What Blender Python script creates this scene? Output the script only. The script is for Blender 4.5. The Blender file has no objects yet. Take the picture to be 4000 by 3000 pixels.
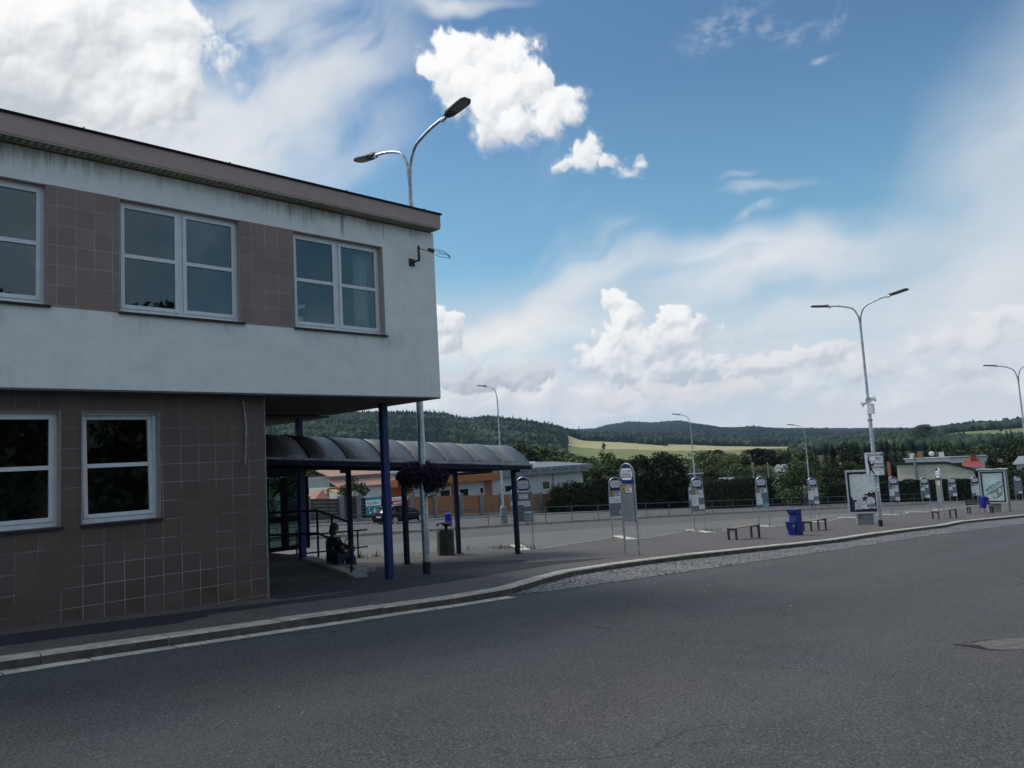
import bpy, bmesh, math, random
import numpy as np
from mathutils import Vector, Matrix
random.seed(7); RNG = np.random.default_rng(7)
SC = bpy.context.scene
COL = SC.collection
rad = math.radians

# ------------------------------------------------------------------ camera
# world: X along the street (u), Y away from the street (v), Z up; camera 1.8 m above the road
F_PX, CXP, CYP = 1671.0, 1106.0, 829.5
PITCH, ROLL, AZ = .0985033, .0562439, .786007
_cp, _sp, _cr, _sr = math.cos(PITCH), math.sin(PITCH), math.cos(ROLL), math.sin(ROLL)
_E1 = np.array([math.sin(AZ), math.cos(AZ), 0.]); _E2 = np.array([-math.cos(AZ), math.sin(AZ), 0.])
def _uv(a): return np.array([a @ _E1, a @ _E2, a[2]])
_f = np.array([0, _cp, _sp]); _u = np.array([0, -_sp, _cp]); _r = np.array([1., 0, 0])
CR, CU, CF = _uv(_r*_cr - _u*_sr), _uv(_r*_sr + _u*_cr), _uv(_f)
HEAD = _uv(np.array([0., 1., 0.])); SIDE = _uv(np.array([1., 0., 0.]))
CAM = np.array([0., 0., 1.8])
cam = bpy.data.cameras.new('camera'); camo = bpy.data.objects.new('camera', cam); COL.objects.link(camo)
cam.sensor_width = 36; cam.lens = 36*F_PX/2212; cam.clip_start = .1; cam.clip_end = 30000
camo.matrix_world = Matrix(((CR[0], CU[0], -CF[0], CAM[0]), (CR[1], CU[1], -CF[1], CAM[1]), (CR[2], CU[2], -CF[2], CAM[2]), (0, 0, 0, 1)))
SC.camera = camo

# ------------------------------------------------------------------ measuring helpers (photo measured at 2212 px width)
def ray(x, y): return CR*(x-CXP)/F_PX - CU*(y-CYP)/F_PX + CF
def onpl(x, y, n, c):
    d = ray(x, y); return CAM + d*((c - n @ CAM)/(n @ d))
GU, GV, G0 = -.0546, -.0130, .124
def gz(u, v, a=0): return G0 + GU*u + GV*v + a        # pavement plane; road is 0.12 lower
def G(x, y, a=0): return onpl(x, y, np.array([-GU, -GV, 1.]), G0+a)
def ONV(x, y, v): return onpl(x, y, np.array([0, 1., 0]), v)
def ONU(x, y, u): return onpl(x, y, np.array([1., 0, 0]), u)
def AT(x, y, D):
    d = ray(x, y); return CAM + d*(D/(d @ HEAD))
def px_of(P):
    c = np.array(P) - CAM; k = c @ CF
    return CXP + F_PX*(c @ CR)/k, CYP - F_PX*(c @ CU)/k
def col_az(x):      # compass bearing (about the camera) of a photo column at the horizon
    lo, hi = 0, 1659
    for _ in range(40):
        m = (lo+hi)/2
        if ray(x, m)[2] > 0: lo = m
        else: hi = m
    d = ray(x, lo); return math.atan2(d @ SIDE, d @ HEAD), lo

# ------------------------------------------------------------------ light
SUN_EL, SUN_BEAR = rad(50), rad(-62)      # bearing from the camera heading, negative = left
sdir = HEAD*math.cos(SUN_BEAR)*math.cos(SUN_EL) + SIDE*math.sin(SUN_BEAR)*math.cos(SUN_EL) + np.array([0, 0, math.sin(SUN_EL)])
sl = bpy.data.lights.new('sun', 'SUN'); sl.energy = 1.75; sl.angle = rad(24); sl.color = (1, .95, .87)
so = bpy.data.objects.new('sun', sl); COL.objects.link(so)
so.rotation_euler = Vector(sdir).to_track_quat('Z', 'Y').to_euler()
SC.view_settings.view_transform = 'Standard'; SC.view_settings.look = 'None'
SC.view_settings.exposure = 0.5; SC.view_settings.gamma = 1.0
SC.cycles.max_bounces = 8; SC.cycles.transparent_max_bounces = 12

# node expression helper
class X:
    nt = None
    def __init__(s, sock): s.s = sock
    @staticmethod
    def m(op, *a, clamp=False):
        n = X.nt.nodes.new('ShaderNodeMath'); n.operation = op; n.use_clamp = clamp
        for i, q in enumerate(a):
            if isinstance(q, X): X.nt.links.new(q.s, n.inputs[i])
            else: n.inputs[i].default_value = q
        return X(n.outputs[0])
    def __add__(s, o): return X.m('ADD', s, o)
    __radd__ = __add__
    def __sub__(s, o): return X.m('SUBTRACT', s, o)
    def __rsub__(s, o): return X.m('SUBTRACT', o, s)
    def __mul__(s, o): return X.m('MULTIPLY', s, o)
    __rmul__ = __mul__
    def __truediv__(s, o): return X.m('DIVIDE', s, o)
    def clamp(s): return X.m('ADD', s, 0.0, clamp=True)
    def sstep(s, a, b):
        n = X.nt.nodes.new('ShaderNodeMapRange'); n.interpolation_type = 'SMOOTHSTEP'
        X.nt.links.new(s.s, n.inputs[0]); n.inputs[1].default_value = a; n.inputs[2].default_value = b
        n.inputs[3].default_value = 0; n.inputs[4].default_value = 1
        return X(n.outputs[0])
def nmix(fac, a, b):
    n = X.nt.nodes.new('ShaderNodeMix'); n.data_type = 'RGBA'; n.clamp_factor = True
    for i, q in ((0, fac), (6, a), (7, b)):
        if isinstance(q, X): X.nt.links.new(q.s, n.inputs[i])
        elif i == 0: n.inputs[0].default_value = q
        else: n.inputs[i].default_value = (*q, 1)
    return X(n.outputs[2])
def nnoise(vec, scale, detail=4, rough=.55, dist=0., out=0):
    n = X.nt.nodes.new('ShaderNodeTexNoise'); X.nt.links.new(vec, n.inputs['Vector'])
    n.inputs['Scale'].default_value = scale; n.inputs['Detail'].default_value = detail
    n.inputs['Roughness'].default_value = rough; n.inputs['Distortion'].default_value = dist
    return X(n.outputs[out])
def nmap(vec, loc=(0, 0, 0), scale=(1, 1, 1), rot=(0, 0, 0)):
    n = X.nt.nodes.new('ShaderNodeMapping'); X.nt.links.new(vec, n.inputs[0])
    n.inputs[1].default_value = loc; n.inputs[2].default_value = rot; n.inputs[3].default_value = scale
    return n.outputs[0]
def ncomb(a, b, c):
    n = X.nt.nodes.new('ShaderNodeCombineXYZ')
    for i, q in enumerate((a, b, c)):
        if isinstance(q, X): X.nt.links.new(q.s, n.inputs[i])
        else: n.inputs[i].default_value = q
    return n.outputs[0]
def nsep(vec):
    n = X.nt.nodes.new('ShaderNodeSeparateXYZ'); X.nt.links.new(vec, n.inputs[0])
    return [X(o) for o in n.outputs]

# ------------------------------------------------------------------ sky: clear Nishita sky under a layer of cirrus and cumulus
W = bpy.data.worlds.new('World'); SC.world = W; W.use_nodes = True
nt = W.node_tree; X.nt = nt
for n in list(nt.nodes): nt.nodes.remove(n)
sky = nt.nodes.new('ShaderNodeTexSky'); sky.sky_type = 'NISHITA'; sky.sun_disc = False
sky.sun_elevation = SUN_EL; sky.sun_rotation = math.atan2(sdir[0], sdir[1])
sky.altitude = 400; sky.air_density = 1.0; sky.dust_density = .6; sky.ozone_density = 2.5
tc = nt.nodes.new('ShaderNodeTexCoord'); D = tc.outputs['Generated']
dx, dy, dz = nsep(D)
fw = dx*float(HEAD[0]) + dy*float(HEAD[1]); rt = dx*float(SIDE[0]) + dy*float(SIDE[1])
AZI = X.m('ARCTAN2', rt, fw); ELE = X.m('ARCSINE', X.m('MINIMUM', X.m('MAXIMUM', dz, -1.0), 1.0))
def sk(x, y):
    d = ray(x, y); d = d/np.linalg.norm(d)
    return math.atan2(d @ SIDE, d @ HEAD), math.asin(d[2])
ae = ncomb(AZI, ELE, 0.0)
big = nnoise(D, 3.2, 7, .6)
# cloud layer worked out on a bearing / elevation grid (units: 1/1671 rad, i.e. one photo pixel near the centre)
GX0, GX1, GY0, GY1, GS = -1420., 1420., -1180., 90., 1.4
def _perlin_tables(seed):
    r = np.random.default_rng(seed); p = r.permutation(256); a = r.uniform(0, 2*np.pi, 256)
    return np.concatenate([p, p]), np.cos(a).astype(np.float32), np.sin(a).astype(np.float32)
_PT = {}
def perlin(x, y, seed):
    if seed not in _PT: _PT[seed] = _perlin_tables(seed)
    p, ca, sa = _PT[seed]
    xi = np.floor(x).astype(np.int32); yi = np.floor(y).astype(np.int32); xf = (x-xi).astype(np.float32); yf = (y-yi).astype(np.float32)
    u = xf*xf*xf*(xf*(xf*6-15)+10); v = yf*yf*yf*(yf*(yf*6-15)+10); X0 = xi & 255; X1 = (xi+1) & 255; Y0 = yi & 255; Y1 = (yi+1) & 255
    def g(a, b, dx_, dy_): h = p[p[a]+b]; return ca[h]*dx_ + sa[h]*dy_
    n0 = g(X0, Y0, xf, yf); n1 = g(X1, Y0, xf-1, yf); m0 = g(X0, Y1, xf, yf-1); m1 = g(X1, Y1, xf-1, yf-1)
    a = n0+(n1-n0)*u; b = m0+(m1-m0)*u; return (a+(b-a)*v)*1.5
def fbm(x, y, per, octs, gain=.5, seed=0, kind='fbm'):
    s = 0; a = 1.; tot = 0; f = 1./per
    for o in range(octs):
        n = perlin(x*f+o*17.3, y*f-o*9.1, seed+o)
        s = s + a*(np.abs(n)*2-.55 if kind == 'billow' else n); tot += a; a *= gain; f *= 2.03
    return s/tot
def sst(x, a, b): t = np.clip((x-a)/(b-a), 0, 1); return t*t*(3-2*t)
def blur(a, r):
    for _ in range(2):
        for ax in (0, 1):
            c = np.cumsum(np.concatenate([np.repeat(np.take(a, [0], ax), r+1, ax), a, np.repeat(np.take(a, [-1], ax), r, ax)], ax), ax, dtype=np.float64)
            n = a.shape[ax]; a = ((np.take(c, range(2*r+1, 2*r+1+n), ax) - np.take(c, range(0, n), ax))/(2*r+1)).astype(np.float32)
    return a
def sky_layer(pt):
    """pt(x, y) -> grid coordinates of a photo point"""
    xs = np.arange(GX0, GX1, GS, dtype=np.float32); ys = np.arange(GY0, GY1, GS, dtype=np.float32); Xg, Yg = np.meshgrid(xs, ys)
    wx = fbm(Xg, Yg, 300, 4, .5, 11)*90; wy = fbm(Xg, Yg, 300, 4, .5, 23)*70
    Xw, Yw = Xg+wx, Yg+wy
    rgb = np.zeros(Xg.shape+(3,), np.float32); al = np.zeros(Xg.shape, np.float32)
    # --- thin veils
    def rot(x, y, a): c, s = np.cos(a), np.sin(a); return x*c+y*s, y*c-x*s
    def ell(x, y, rx, ry, a=0, X_=None, Y_=None):
        x0, y0 = pt(x, y); u, v = rot((Xw if X_ is None else X_)-x0, (Yw if Y_ is None else Y_)-y0, a); return np.sqrt((u/rx)**2+(v/ry)**2)
    u1, v1 = rot(Xw, Yw, -.55); s1 = fbm(u1/2.6, v1, 150, 6, .52, 31)*.9+.5
    u2, v2 = rot(Xw, Yw, -.10); s2 = fbm(u2/4.5, v2, 90, 6, .5, 41)*.9+.5
    fine = fbm(Xg, Yg, 60, 5, .55, 51)
    veil = np.zeros_like(al)
    def add(v):
        nonlocal veil; veil = 1-(1-veil)*(1-np.clip(v, 0, 1))
    def E(b, i, o): return 1-sst(ell(*b), i, o)
    add(E((60, 330, 620, 170, -.05), .4, 1.15)*np.clip(.55+s1*.6, 0, .96))
    add(E((300, 290, 380, 150, .05), .35, 1.2)*np.clip(.35+s1*.8, 0, .95))
    add(E((690, 140, 260, 120, -.35), .15, 1.2)*sst(s1, .02, .60)*.97)
    add(E((560, 50, 270, 90, -.3), .1, 1.2)*sst(s1, .10, .70)*.9)
    add(E((610, 215, 200, 55, -.45), .2, 1.2)*sst(s1, .15, .70)*.95)
    add(E((545, 320, 190, 60, -.55), .2, 1.2)*sst(s1, .15, .65)*.9)
    add(E((740, 300, 190, 140, -.4), .1, 1.2)*sst(s1, .2, .9)*.5)
    add(E((900, 0, 260, 26, .03), .2, 1.2)*sst(s2, .1, .7)*.95)
    add(E((2360, 620, 760, 250, -.62), .1, 1.15)*np.clip(.42+s2*.75, 0, .88))
    add(E((2330, 330, 420, 260, -.9), .1, 1.2)*np.clip(.42+s1*.75, 0, .85))
    add(E((1650, 550, 400, 75, .02), .1, 1.2)*np.clip(.25+s2*1.1, 0, .95))
    add(E((1580, 600, 250, 40, -.10), .1, 1.2)*np.clip(.15+s2*1.2, 0, .95))
    add(E((1330, 560, 110, 85, -.7), .1, 1.25)*sst(s1, .1, .8)*.75)
    add(E((1230, 640, 150, 40, -.45), .1, 1.25)*sst(s1, .1, .7)*.8)
    add(E((1080, 700, 260, 60, -.12), .2, 1.25)*np.clip(.35+s2*.8, 0, .95))
    mot = fbm(*[q/(1, 1)[0] for q in rot(Xg*1.0, Yg*1.8, -.5)], 34, 4, .55, 61)
    add(E((1545, 62, 140, 60, -.2), .1, 1.1)*np.clip(.25+mot*1.1, 0, 1)*.42)
    add(E((1690, 62, 130, 30, .1), .1, 1.1)*np.clip(.2+mot*1.1, 0, 1)*.35)
    add(E((1800, 35, 55, 20, -.6), .1, 1.1)*sst(fine, -.15, .4)*.5); add(E((1755, 132, 40, 13, .1), .1, 1.1)*sst(fine, -.2, .4)*.5)
    add(E((1590, 400, 160, 14, .05), .1, 1.1)*sst(s2, .2, .8)*.45); add(E((1590, 378, 60, 8, 0), .1, 1.1)*.3); add(E((1640, 448, 70, 18, -.2), .1, 1.1)*sst(fine, -.3, .4)*.6)
    add(E((1180, 500, 260, 150, -.5), .2, 1.2)*sst(s1, .35, 1.0)*.35)
    hor = sst(Yg, pt(1106, 560)[1], pt(1106, 760)[1]); add(hor*np.clip(.52+s2*.6, 0, .96))
    tone = np.clip(.5+fbm(Xw, Yw, 260, 5, .5, 71)*.9, 0, 1)[..., None]
    rgb = np.array((.62, .675, .735))*(1-tone) + np.array((.80, .82, .845))*tone
    warm = (E((1080, 745, 330, 75), .2, 1.2)[..., None])*.9; rgb = rgb*(1-warm) + np.array((.98, .945, .90))*warm
    low = sst(Yg, pt(1106, 700)[1], pt(1106, 900)[1])[..., None]*.55; rgb = rgb*(1-low) + np.array((.86, .87, .885))*low
    al = veil
    # --- heaps
    def heap(lst, base, top, hi, lo, soft=.10, opa=1., big=85, amp=.75, light=1., dark=0., seed=100, frag=0.):
        nonlocal rgb, al
        c = [pt(b[0], b[1]) for b in lst]
        m = 60; x0 = min(q[0]-b[2] for q, b in zip(c, lst))-m; x1 = max(q[0]+b[2] for q, b in zip(c, lst))+m; y0 = min(q[1]-b[3] for q, b in zip(c, lst))-m; y1 = max(q[1]+b[3] for q, b in zip(c, lst))+m
        i0, i1 = max(0, int((x0-GX0)/GS)), min(len(xs), int((x1-GX0)/GS)+1); j0, j1 = max(0, int((y0-GY0)/GS)), min(len(ys), int((y1-GY0)/GS)+1)
        X_, Y_ = Xg[j0:j1, i0:i1], Yg[j0:j1, i0:i1]
        qx = X_ + fbm(X_, Y_, 60, 3, .5, seed+50)*26; qy = Y_ + fbm(X_, Y_, 60, 3, .5, seed+60)*22
        S = np.full(X_.shape, -9., np.float32)
        for q, b in zip(c, lst):
            d = np.sqrt(((qx-q[0])/b[2])**2+((qy-q[1])/b[3])**2); s = 1-d; k = .22; h = np.clip(.5+.5*(s-S)/k, 0, 1); S = S*(1-h)+s*h+k*h*(1-h)
        bl = fbm(qx, qy, big, 6, .52, seed, 'billow'); bf = fbm(X_, Y_, 18, 4, .6, seed+20)
        D = S + (bl+.05)*amp + bf*(.10+frag)
        # bases fray into flat soft edges
        base_y = pt(lst[0][0], base)[1]; top_y = pt(lst[0][0], top)[1]; t = np.clip((base_y-Y_)/(base_y-top_y), -.5, 1.3)
        sf = soft*(1+2.2*np.clip(.55-t, 0, 1)); wisp = fbm(X_, Y_, 40, 5, .6, seed+71); a = np.maximum(sst(D+wisp*.10, 0.0, sf*1.5), sst(D+.22+wisp*.45, .05, .75)*.45)*opa
        H = np.sqrt(np.clip(D, 0, 1.2))*40 + bl*15*light + bf*1.6
        H1 = blur(H.astype(np.float32), 2); H2 = blur(H.astype(np.float32), 8); lowf = fbm(X_, Y_, big*1.3, 4, .5, seed+33)
        def lam(h, z): gy, gx = np.gradient(h, GS); n = np.sqrt(gx*gx+gy*gy+z*z); return (gx*.50*1 + gy*.72 + z*.48)/n
        sh = .50*lam(H1, .9) + .50*lam(H2, .55)
        ao = blur(bl.astype(np.float32), 9)
        v = .22 + .46*sh + .46*np.clip(t, -.2, 1.1) + .16*ao + .55*lowf - dark
        v = sst(v, .05, 1.0)[..., None]; colr = np.array(lo)*(1-v)+np.array(hi)*v
        edge = np.clip(1-D/.35, 0, 1)[..., None]*.25; colr = colr*(1-edge)+np.array(hi)*.97*edge
        R = rgb[j0:j1, i0:i1]; A = al[j0:j1, i0:i1]; oa = a + A*(1-a)
        rgb[j0:j1, i0:i1] = (colr*a[..., None] + R*(A*(1-a))[..., None])/np.maximum(oa, 1e-4)[..., None]; al[j0:j1, i0:i1] = oa
    W, G_ = (1.0, .975, .95), (.70, .74, .79)
    heap([(1400, 870, 280, 70), (1040, 860, 170, 50), (1160, 850, 130, 55), (1700, 860, 270, 70), (2000, 860, 260, 60), (1000, 890, 200, 50), (2250, 840, 200, 60), (1330, 900, 400, 40)], 930, 790, W, G_, .5, .85, 110, .8, .7, .16, 110)
    heap([(1060, 820, 80, 26), (1155, 802, 64, 26), (985, 828, 60, 30), (1012, 803, 30, 22), (1110, 830, 70, 20)], 860, 780, (.72, .735, .765), (.47, .51, .57), .16, .9, 42, .55, .6, .0, 130)
    heap([(955, 705, 44, 52), (968, 745, 40, 26), (950, 680, 28, 28)], 780, 650, (.95, .95, .94), (.60, .645, .69), .10, 1, 50, .5, 1, 0, 150)
    heap([(1400, 760, 110, 52), (1326, 652, 32, 26), (1352, 690, 42, 36), (1300, 780, 62, 42), (1450, 690, 36, 36), (1500, 705, 52, 28), (1350, 735, 70, 40), (1440, 800, 140, 55), (1530, 800, 90, 42), (1460, 730, 80, 40)], 840, 650, (.99, .98, .965), (.58, .64, .71), .10, 1, 62, .60, 1.0, .12, 170)
    heap([(1740, 775, 120, 30), (1795, 762, 54, 24), (1640, 800, 90, 28), (1850, 800, 60, 24)], 835, 735, (.91, .905, .895), (.60, .64, .69), .14, .9, 60, .6, .9, 0, 190)
    heap([(1590, 838, 70, 26), (1450, 845, 90, 22), (1500, 870, 80, 22), (1320, 875, 70, 20)], 880, 810, (.90, .865, .83), G_, .25, .8, 55, .6, .9, -.1, 210)
    heap([(2090, 735, 120, 32), (2080, 800, 60, 24), (1862, 805, 46, 26), (2170, 690, 80, 30)], 850, 690, (.87, .875, .88), (.62, .66, .71), .3, .8, 60, .6, .9, 0, 230)
    heap([(150, 60, 300, 150), (320, 60, 88, 100), (345, 140, 66, 62), (90, 190, 300, 110), (250, 200, 160, 95), (-100, 60, 260, 160), (300, -10, 100, 80)], 360, -160, (.99, .99, .99), (.54, .585, .62), .17, 1., 150, .42, .75, .06, 250)
    heap([(1080, 205, 120, 62), (985, 112, 80, 46), (1085, 122, 88, 56), (955, 150, 52, 36), (1200, 230, 66, 42), (1105, 275, 96, 50), (1010, 180, 80, 50), (1150, 180, 60, 50)], 350, 60, (.99, .985, .98), (.66, .695, .735), .20, 1., 78, .50, .7, -.06, 270)
    heap([(1262, 328, 48, 30), (1225, 362, 44, 18), (1305, 345, 42, 15), (1250, 350, 50, 22)], 395, 290, (.93, .935, .94), (.66, .70, .74), .3, .96, 45, .6, .9, -.05, 290, .14)
    heap([(1362, 374, 34, 14), (1383, 356, 18, 12)], 395, 335, (.88, .895, .91), (.68, .72, .76), .5, .92, 36, .5, .8, -.1, 310, .14)
    return rgb.astype(np.float32), np.clip(al, 0, 1).astype(np.float32)

_rgb, _al = sky_layer(lambda x, y: (sk(x, y)[0]*F_PX, -sk(x, y)[1]*F_PX)); _rgb = _rgb*.73
_h, _w = _al.shape
cl_img = bpy.data.images.new('cloud layer', _w, _h, alpha=True, float_buffer=True); cl_img.colorspace_settings.name = 'Non-Color'; cl_img.alpha_mode = 'CHANNEL_PACKED'
cl_img.pixels.foreach_set(np.concatenate([_rgb, _al[..., None]], -1)[::-1].astype(np.float32).reshape(-1)); cl_img.update()
ti = nt.nodes.new('ShaderNodeTexImage'); ti.image = cl_img; ti.extension = 'EXTEND'; ti.interpolation = 'Linear'
nt.links.new(ncomb((AZI*F_PX - GX0)/(GX1 - GX0), 1.0 - (ELE*-F_PX - GY0)/(GY1 - GY0), 0.0), ti.inputs[0])
ch = nt.nodes.new('ShaderNodeVectorMath'); ch.operation = 'MULTIPLY'; ch.inputs[1].default_value = (.057, .077, .080)
nt.links.new(sky.outputs[0], ch.inputs[0])
clear = X(ch.outputs[0])
# paler, slightly turquoise air towards the horizon
clear = nmix((1.0 - ELE.sstep(.0, .52))*.75, clear, (.20, .43, .55))
# the part of the sky the photograph does not show carries ordinary broken cloud
inside = (1.0 - (X.m('ABSOLUTE', AZI)).sstep(.76, .84))*(1.0 - ELE.sstep(.62, .70))
bigc = big.sstep(.40, .62)*.95
col = nmix((1.0 - inside)*bigc, clear, nmix(nnoise(D, 7, 5).sstep(.35, .65), (.34, .40, .46), (.78, .81, .84)))
col = nmix(X(ti.outputs['Alpha'])*inside, col, X(ti.outputs['Color']))
bg = nt.nodes.new('ShaderNodeBackground'); nt.links.new(col.s, bg.inputs[0]); bg.inputs[1].default_value = 1.0
wo = nt.nodes.new('ShaderNodeOutputWorld'); nt.links.new(bg.outputs[0], wo.inputs[0])
# ------------------------------------------------------------------ materials
def mat(name, col, rough=.8, var=.2, scale=4., bump=0., bscale=60., metal=0., spec=.4, col2=None, detail=5, speck=0., stretch=(1, 1, 1)):
    m = bpy.data.materials.new(name); m.use_nodes = True; nt = m.node_tree; X.nt = nt
    b = nt.nodes['Principled BSDF']
    tc = nt.nodes.new('ShaderNodeTexCoord'); v = tc.outputs['Object']
    c2 = col2 or tuple(c*(1-var) for c in col); c1 = col if col2 else tuple(min(1, c*(1+var*.6)) for c in col)
    f = nnoise(nmap(v, scale=stretch), scale, detail, .6)
    c = nmix(f.sstep(.32, .68), c1, c2)
    if speck:
        g = nnoise(v, 140, 2, .5).sstep(.60, .70)
        c = nmix(g*speck, c, tuple(min(1, q*3.2) for q in col))
    nt.links.new(c.s, b.inputs['Base Color'])
    r = f*.18 + (rough - .09); nt.links.new(r.s, b.inputs['Roughness'])
    b.inputs['Metallic'].default_value = metal; b.inputs['Specular IOR Level'].default_value = spec
    if bump:
        bn = nt.nodes.new('ShaderNodeBump'); bn.inputs['Strength'].default_value = bump; bn.inputs['Distance'].default_value = .01
        h = nnoise(v, bscale, 5, .65); nt.links.new(h.s, bn.inputs['Height']); nt.links.new(bn.outputs[0], b.inputs['Normal'])
    return m
def shader(name):
    m = bpy.data.materials.new(name); m.use_nodes = True; X.nt = m.node_tree
    b = X.nt.nodes['Principled BSDF']; tc = X.nt.nodes.new('ShaderNodeTexCoord')
    return m, X.nt, b, tc.outputs['Object']
def bumpto(nt, b, h, strength, dist=.01):
    bn = nt.nodes.new('ShaderNodeBump'); bn.inputs['Strength'].default_value = strength; bn.inputs['Distance'].default_value = dist
    nt.links.new(h.s, bn.inputs['Height']); nt.links.new(bn.outputs[0], b.inputs['Normal'])
MT = {}
# asphalt: pale and dark aggregate, wheel tracks, soft wear blotches
def asphalt(name, base, warm, tracks=0., fleck=.55, big=.35):
    m, nt, b, v = shader(name)
    f1 = nnoise(v, 40, 4, .7); f2 = nnoise(v, 34, 4, .6); L = nnoise(v, big, 5, .6); L2 = nnoise(v, 1.7, 4, .6)
    c = nmix(L.sstep(.35, .65), base, warm)
    c = nmix(L2.sstep(.42, .7)*.35, c, tuple(q*.72 for q in base))
    if tracks:
        x, y, z = nsep(v)
        s = X.m('SINE', (y + nnoise(v, .25, 2)*.5)*2.05).sstep(.2, .95)
        c = nmix(s*tracks, c, tuple(q*1.35 for q in base))
    vo = nt.nodes.new('ShaderNodeTexVoronoi'); nt.links.new(v, vo.inputs['Vector']); vo.inputs['Scale'].default_value = 34
    g = (1.0 - X(vo.outputs['Distance']).sstep(.12, .30))*nnoise(v, 22, 2).sstep(.50, .62)
    c = nmix(g*fleck, c, tuple(q*3.0 for q in warm))
    d = f1.sstep(.53, .64)
    c = nmix(d*.85, c, tuple(q*.30 for q in base)); c = nmix((1.0 - f1.sstep(.36, .46))*.75, c, tuple(q*2.1 for q in warm))
    seam = nnoise(nmap(v, rot=(0, 0, .06), scale=(.05, 1.1, 1)), 1.0, 5, .6).sstep(.56, .70); c = nmix(seam*.30, c, tuple(q*1.5 for q in base))
    ce = nt.nodes.new('ShaderNodeTexVoronoi'); ce.feature = 'DISTANCE_TO_EDGE'; ce.inputs['Scale'].default_value = .42
    cv = nt.nodes.new('ShaderNodeVectorMath'); cv.operation = 'MULTIPLY_ADD'; wv = nt.nodes.new('ShaderNodeTexNoise'); nt.links.new(v, wv.inputs['Vector']); wv.inputs['Scale'].default_value = 1.3; wv.inputs['Detail'].default_value = 6; nt.links.new(wv.outputs['Color'], cv.inputs[0]); cv.inputs[1].default_value = (.9, .9, .0); nt.links.new(v, cv.inputs[2]); nt.links.new(cv.outputs[0], ce.inputs['Vector'])
    crk = (1.0 - X(ce.outputs['Distance']).sstep(.001, .007))*nnoise(v, .22, 3).sstep(.52, .60); c = nmix(crk*.7, c, tuple(q*.3 for q in base))
    oil = nnoise(v, .9, 6, .7).sstep(.62, .74); c = nmix(oil*.45, c, tuple(q*.55 for q in base))
    nt.links.new(c.s, b.inputs['Base Color']); b.inputs['Roughness'].default_value = .85; b.inputs['Specular IOR Level'].default_value = .28
    bumpto(nt, b, f1 + f2*.8, .8, .012)
    return m
MT['road'] = asphalt('road asphalt', (.068, .072, .078), (.088, .083, .078), .34, .85)
MT['pave'] = asphalt('pavement asphalt', (.105, .097, .094), (.125, .113, .106), 0, .5, .8)
MT['patch'] = asphalt('fresh asphalt patch and shade', (.030, .032, .037), (.036, .037, .041), 0, .35, .9)
MT['lane'] = asphalt('bus lane asphalt', (0.0924, 0.0924, 0.0950), (0.1100, 0.1056, 0.1021), .1, .4, .3)
MT['bay'] = asphalt('bus bay sett paving', (0.1320, 0.1320, 0.1250), (0.1540, 0.1496, 0.1364), 0, .5, .5)
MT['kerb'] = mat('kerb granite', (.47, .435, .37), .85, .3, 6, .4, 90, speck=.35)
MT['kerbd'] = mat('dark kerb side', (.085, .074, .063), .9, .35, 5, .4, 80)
MT['gritm'] = mat('pale grit', (.30, .27, .21), .9, .5, 40)
MT['railp'] = mat('grey blue rail paint', (.075, .09, .125), .5, .3, 6, .1, 40)
MT['gutter'] = mat('gutter stone', (.58, .55, .47), .85, .3, 5, .4, 70)
MT['white'] = mat('worn white line paint', (.36, .36, .34), .8, .3, 6)
# cobbles
m, nt, b, v = shader('cobblestones'); vo = nt.nodes.new('ShaderNodeTexVoronoi'); vo.feature = 'DISTANCE_TO_EDGE'
vv = nmap(v, scale=(1, .85, 1)); nt.links.new(vv, vo.inputs['Vector']); vo.inputs['Scale'].default_value = 7.5; vo.inputs['Randomness'].default_value = .75
v2 = nt.nodes.new('ShaderNodeTexVoronoi'); nt.links.new(vv, v2.inputs['Vector']); v2.inputs['Scale'].default_value = 7.5; v2.inputs['Randomness'].default_value = .75
e = X(vo.outputs['Distance']).sstep(.015, .13); cr, cg, cb = nsep(v2.outputs['Color'])
c = nmix(cr, (.17, .185, .19), (.29, .30, .29)); c = nmix(nnoise(v, .6, 4).sstep(.4, .65)*.35, c, (.20, .19, .17)); c = nmix(e, (.022, .022, .02), c)
nt.links.new(c.s, b.inputs['Base Color']); b.inputs['Roughness'].default_value = .75
bumpto(nt, b, e + nnoise(v, 30, 3)*.3, 1.0, .05); MT['cobble'] = m
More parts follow.
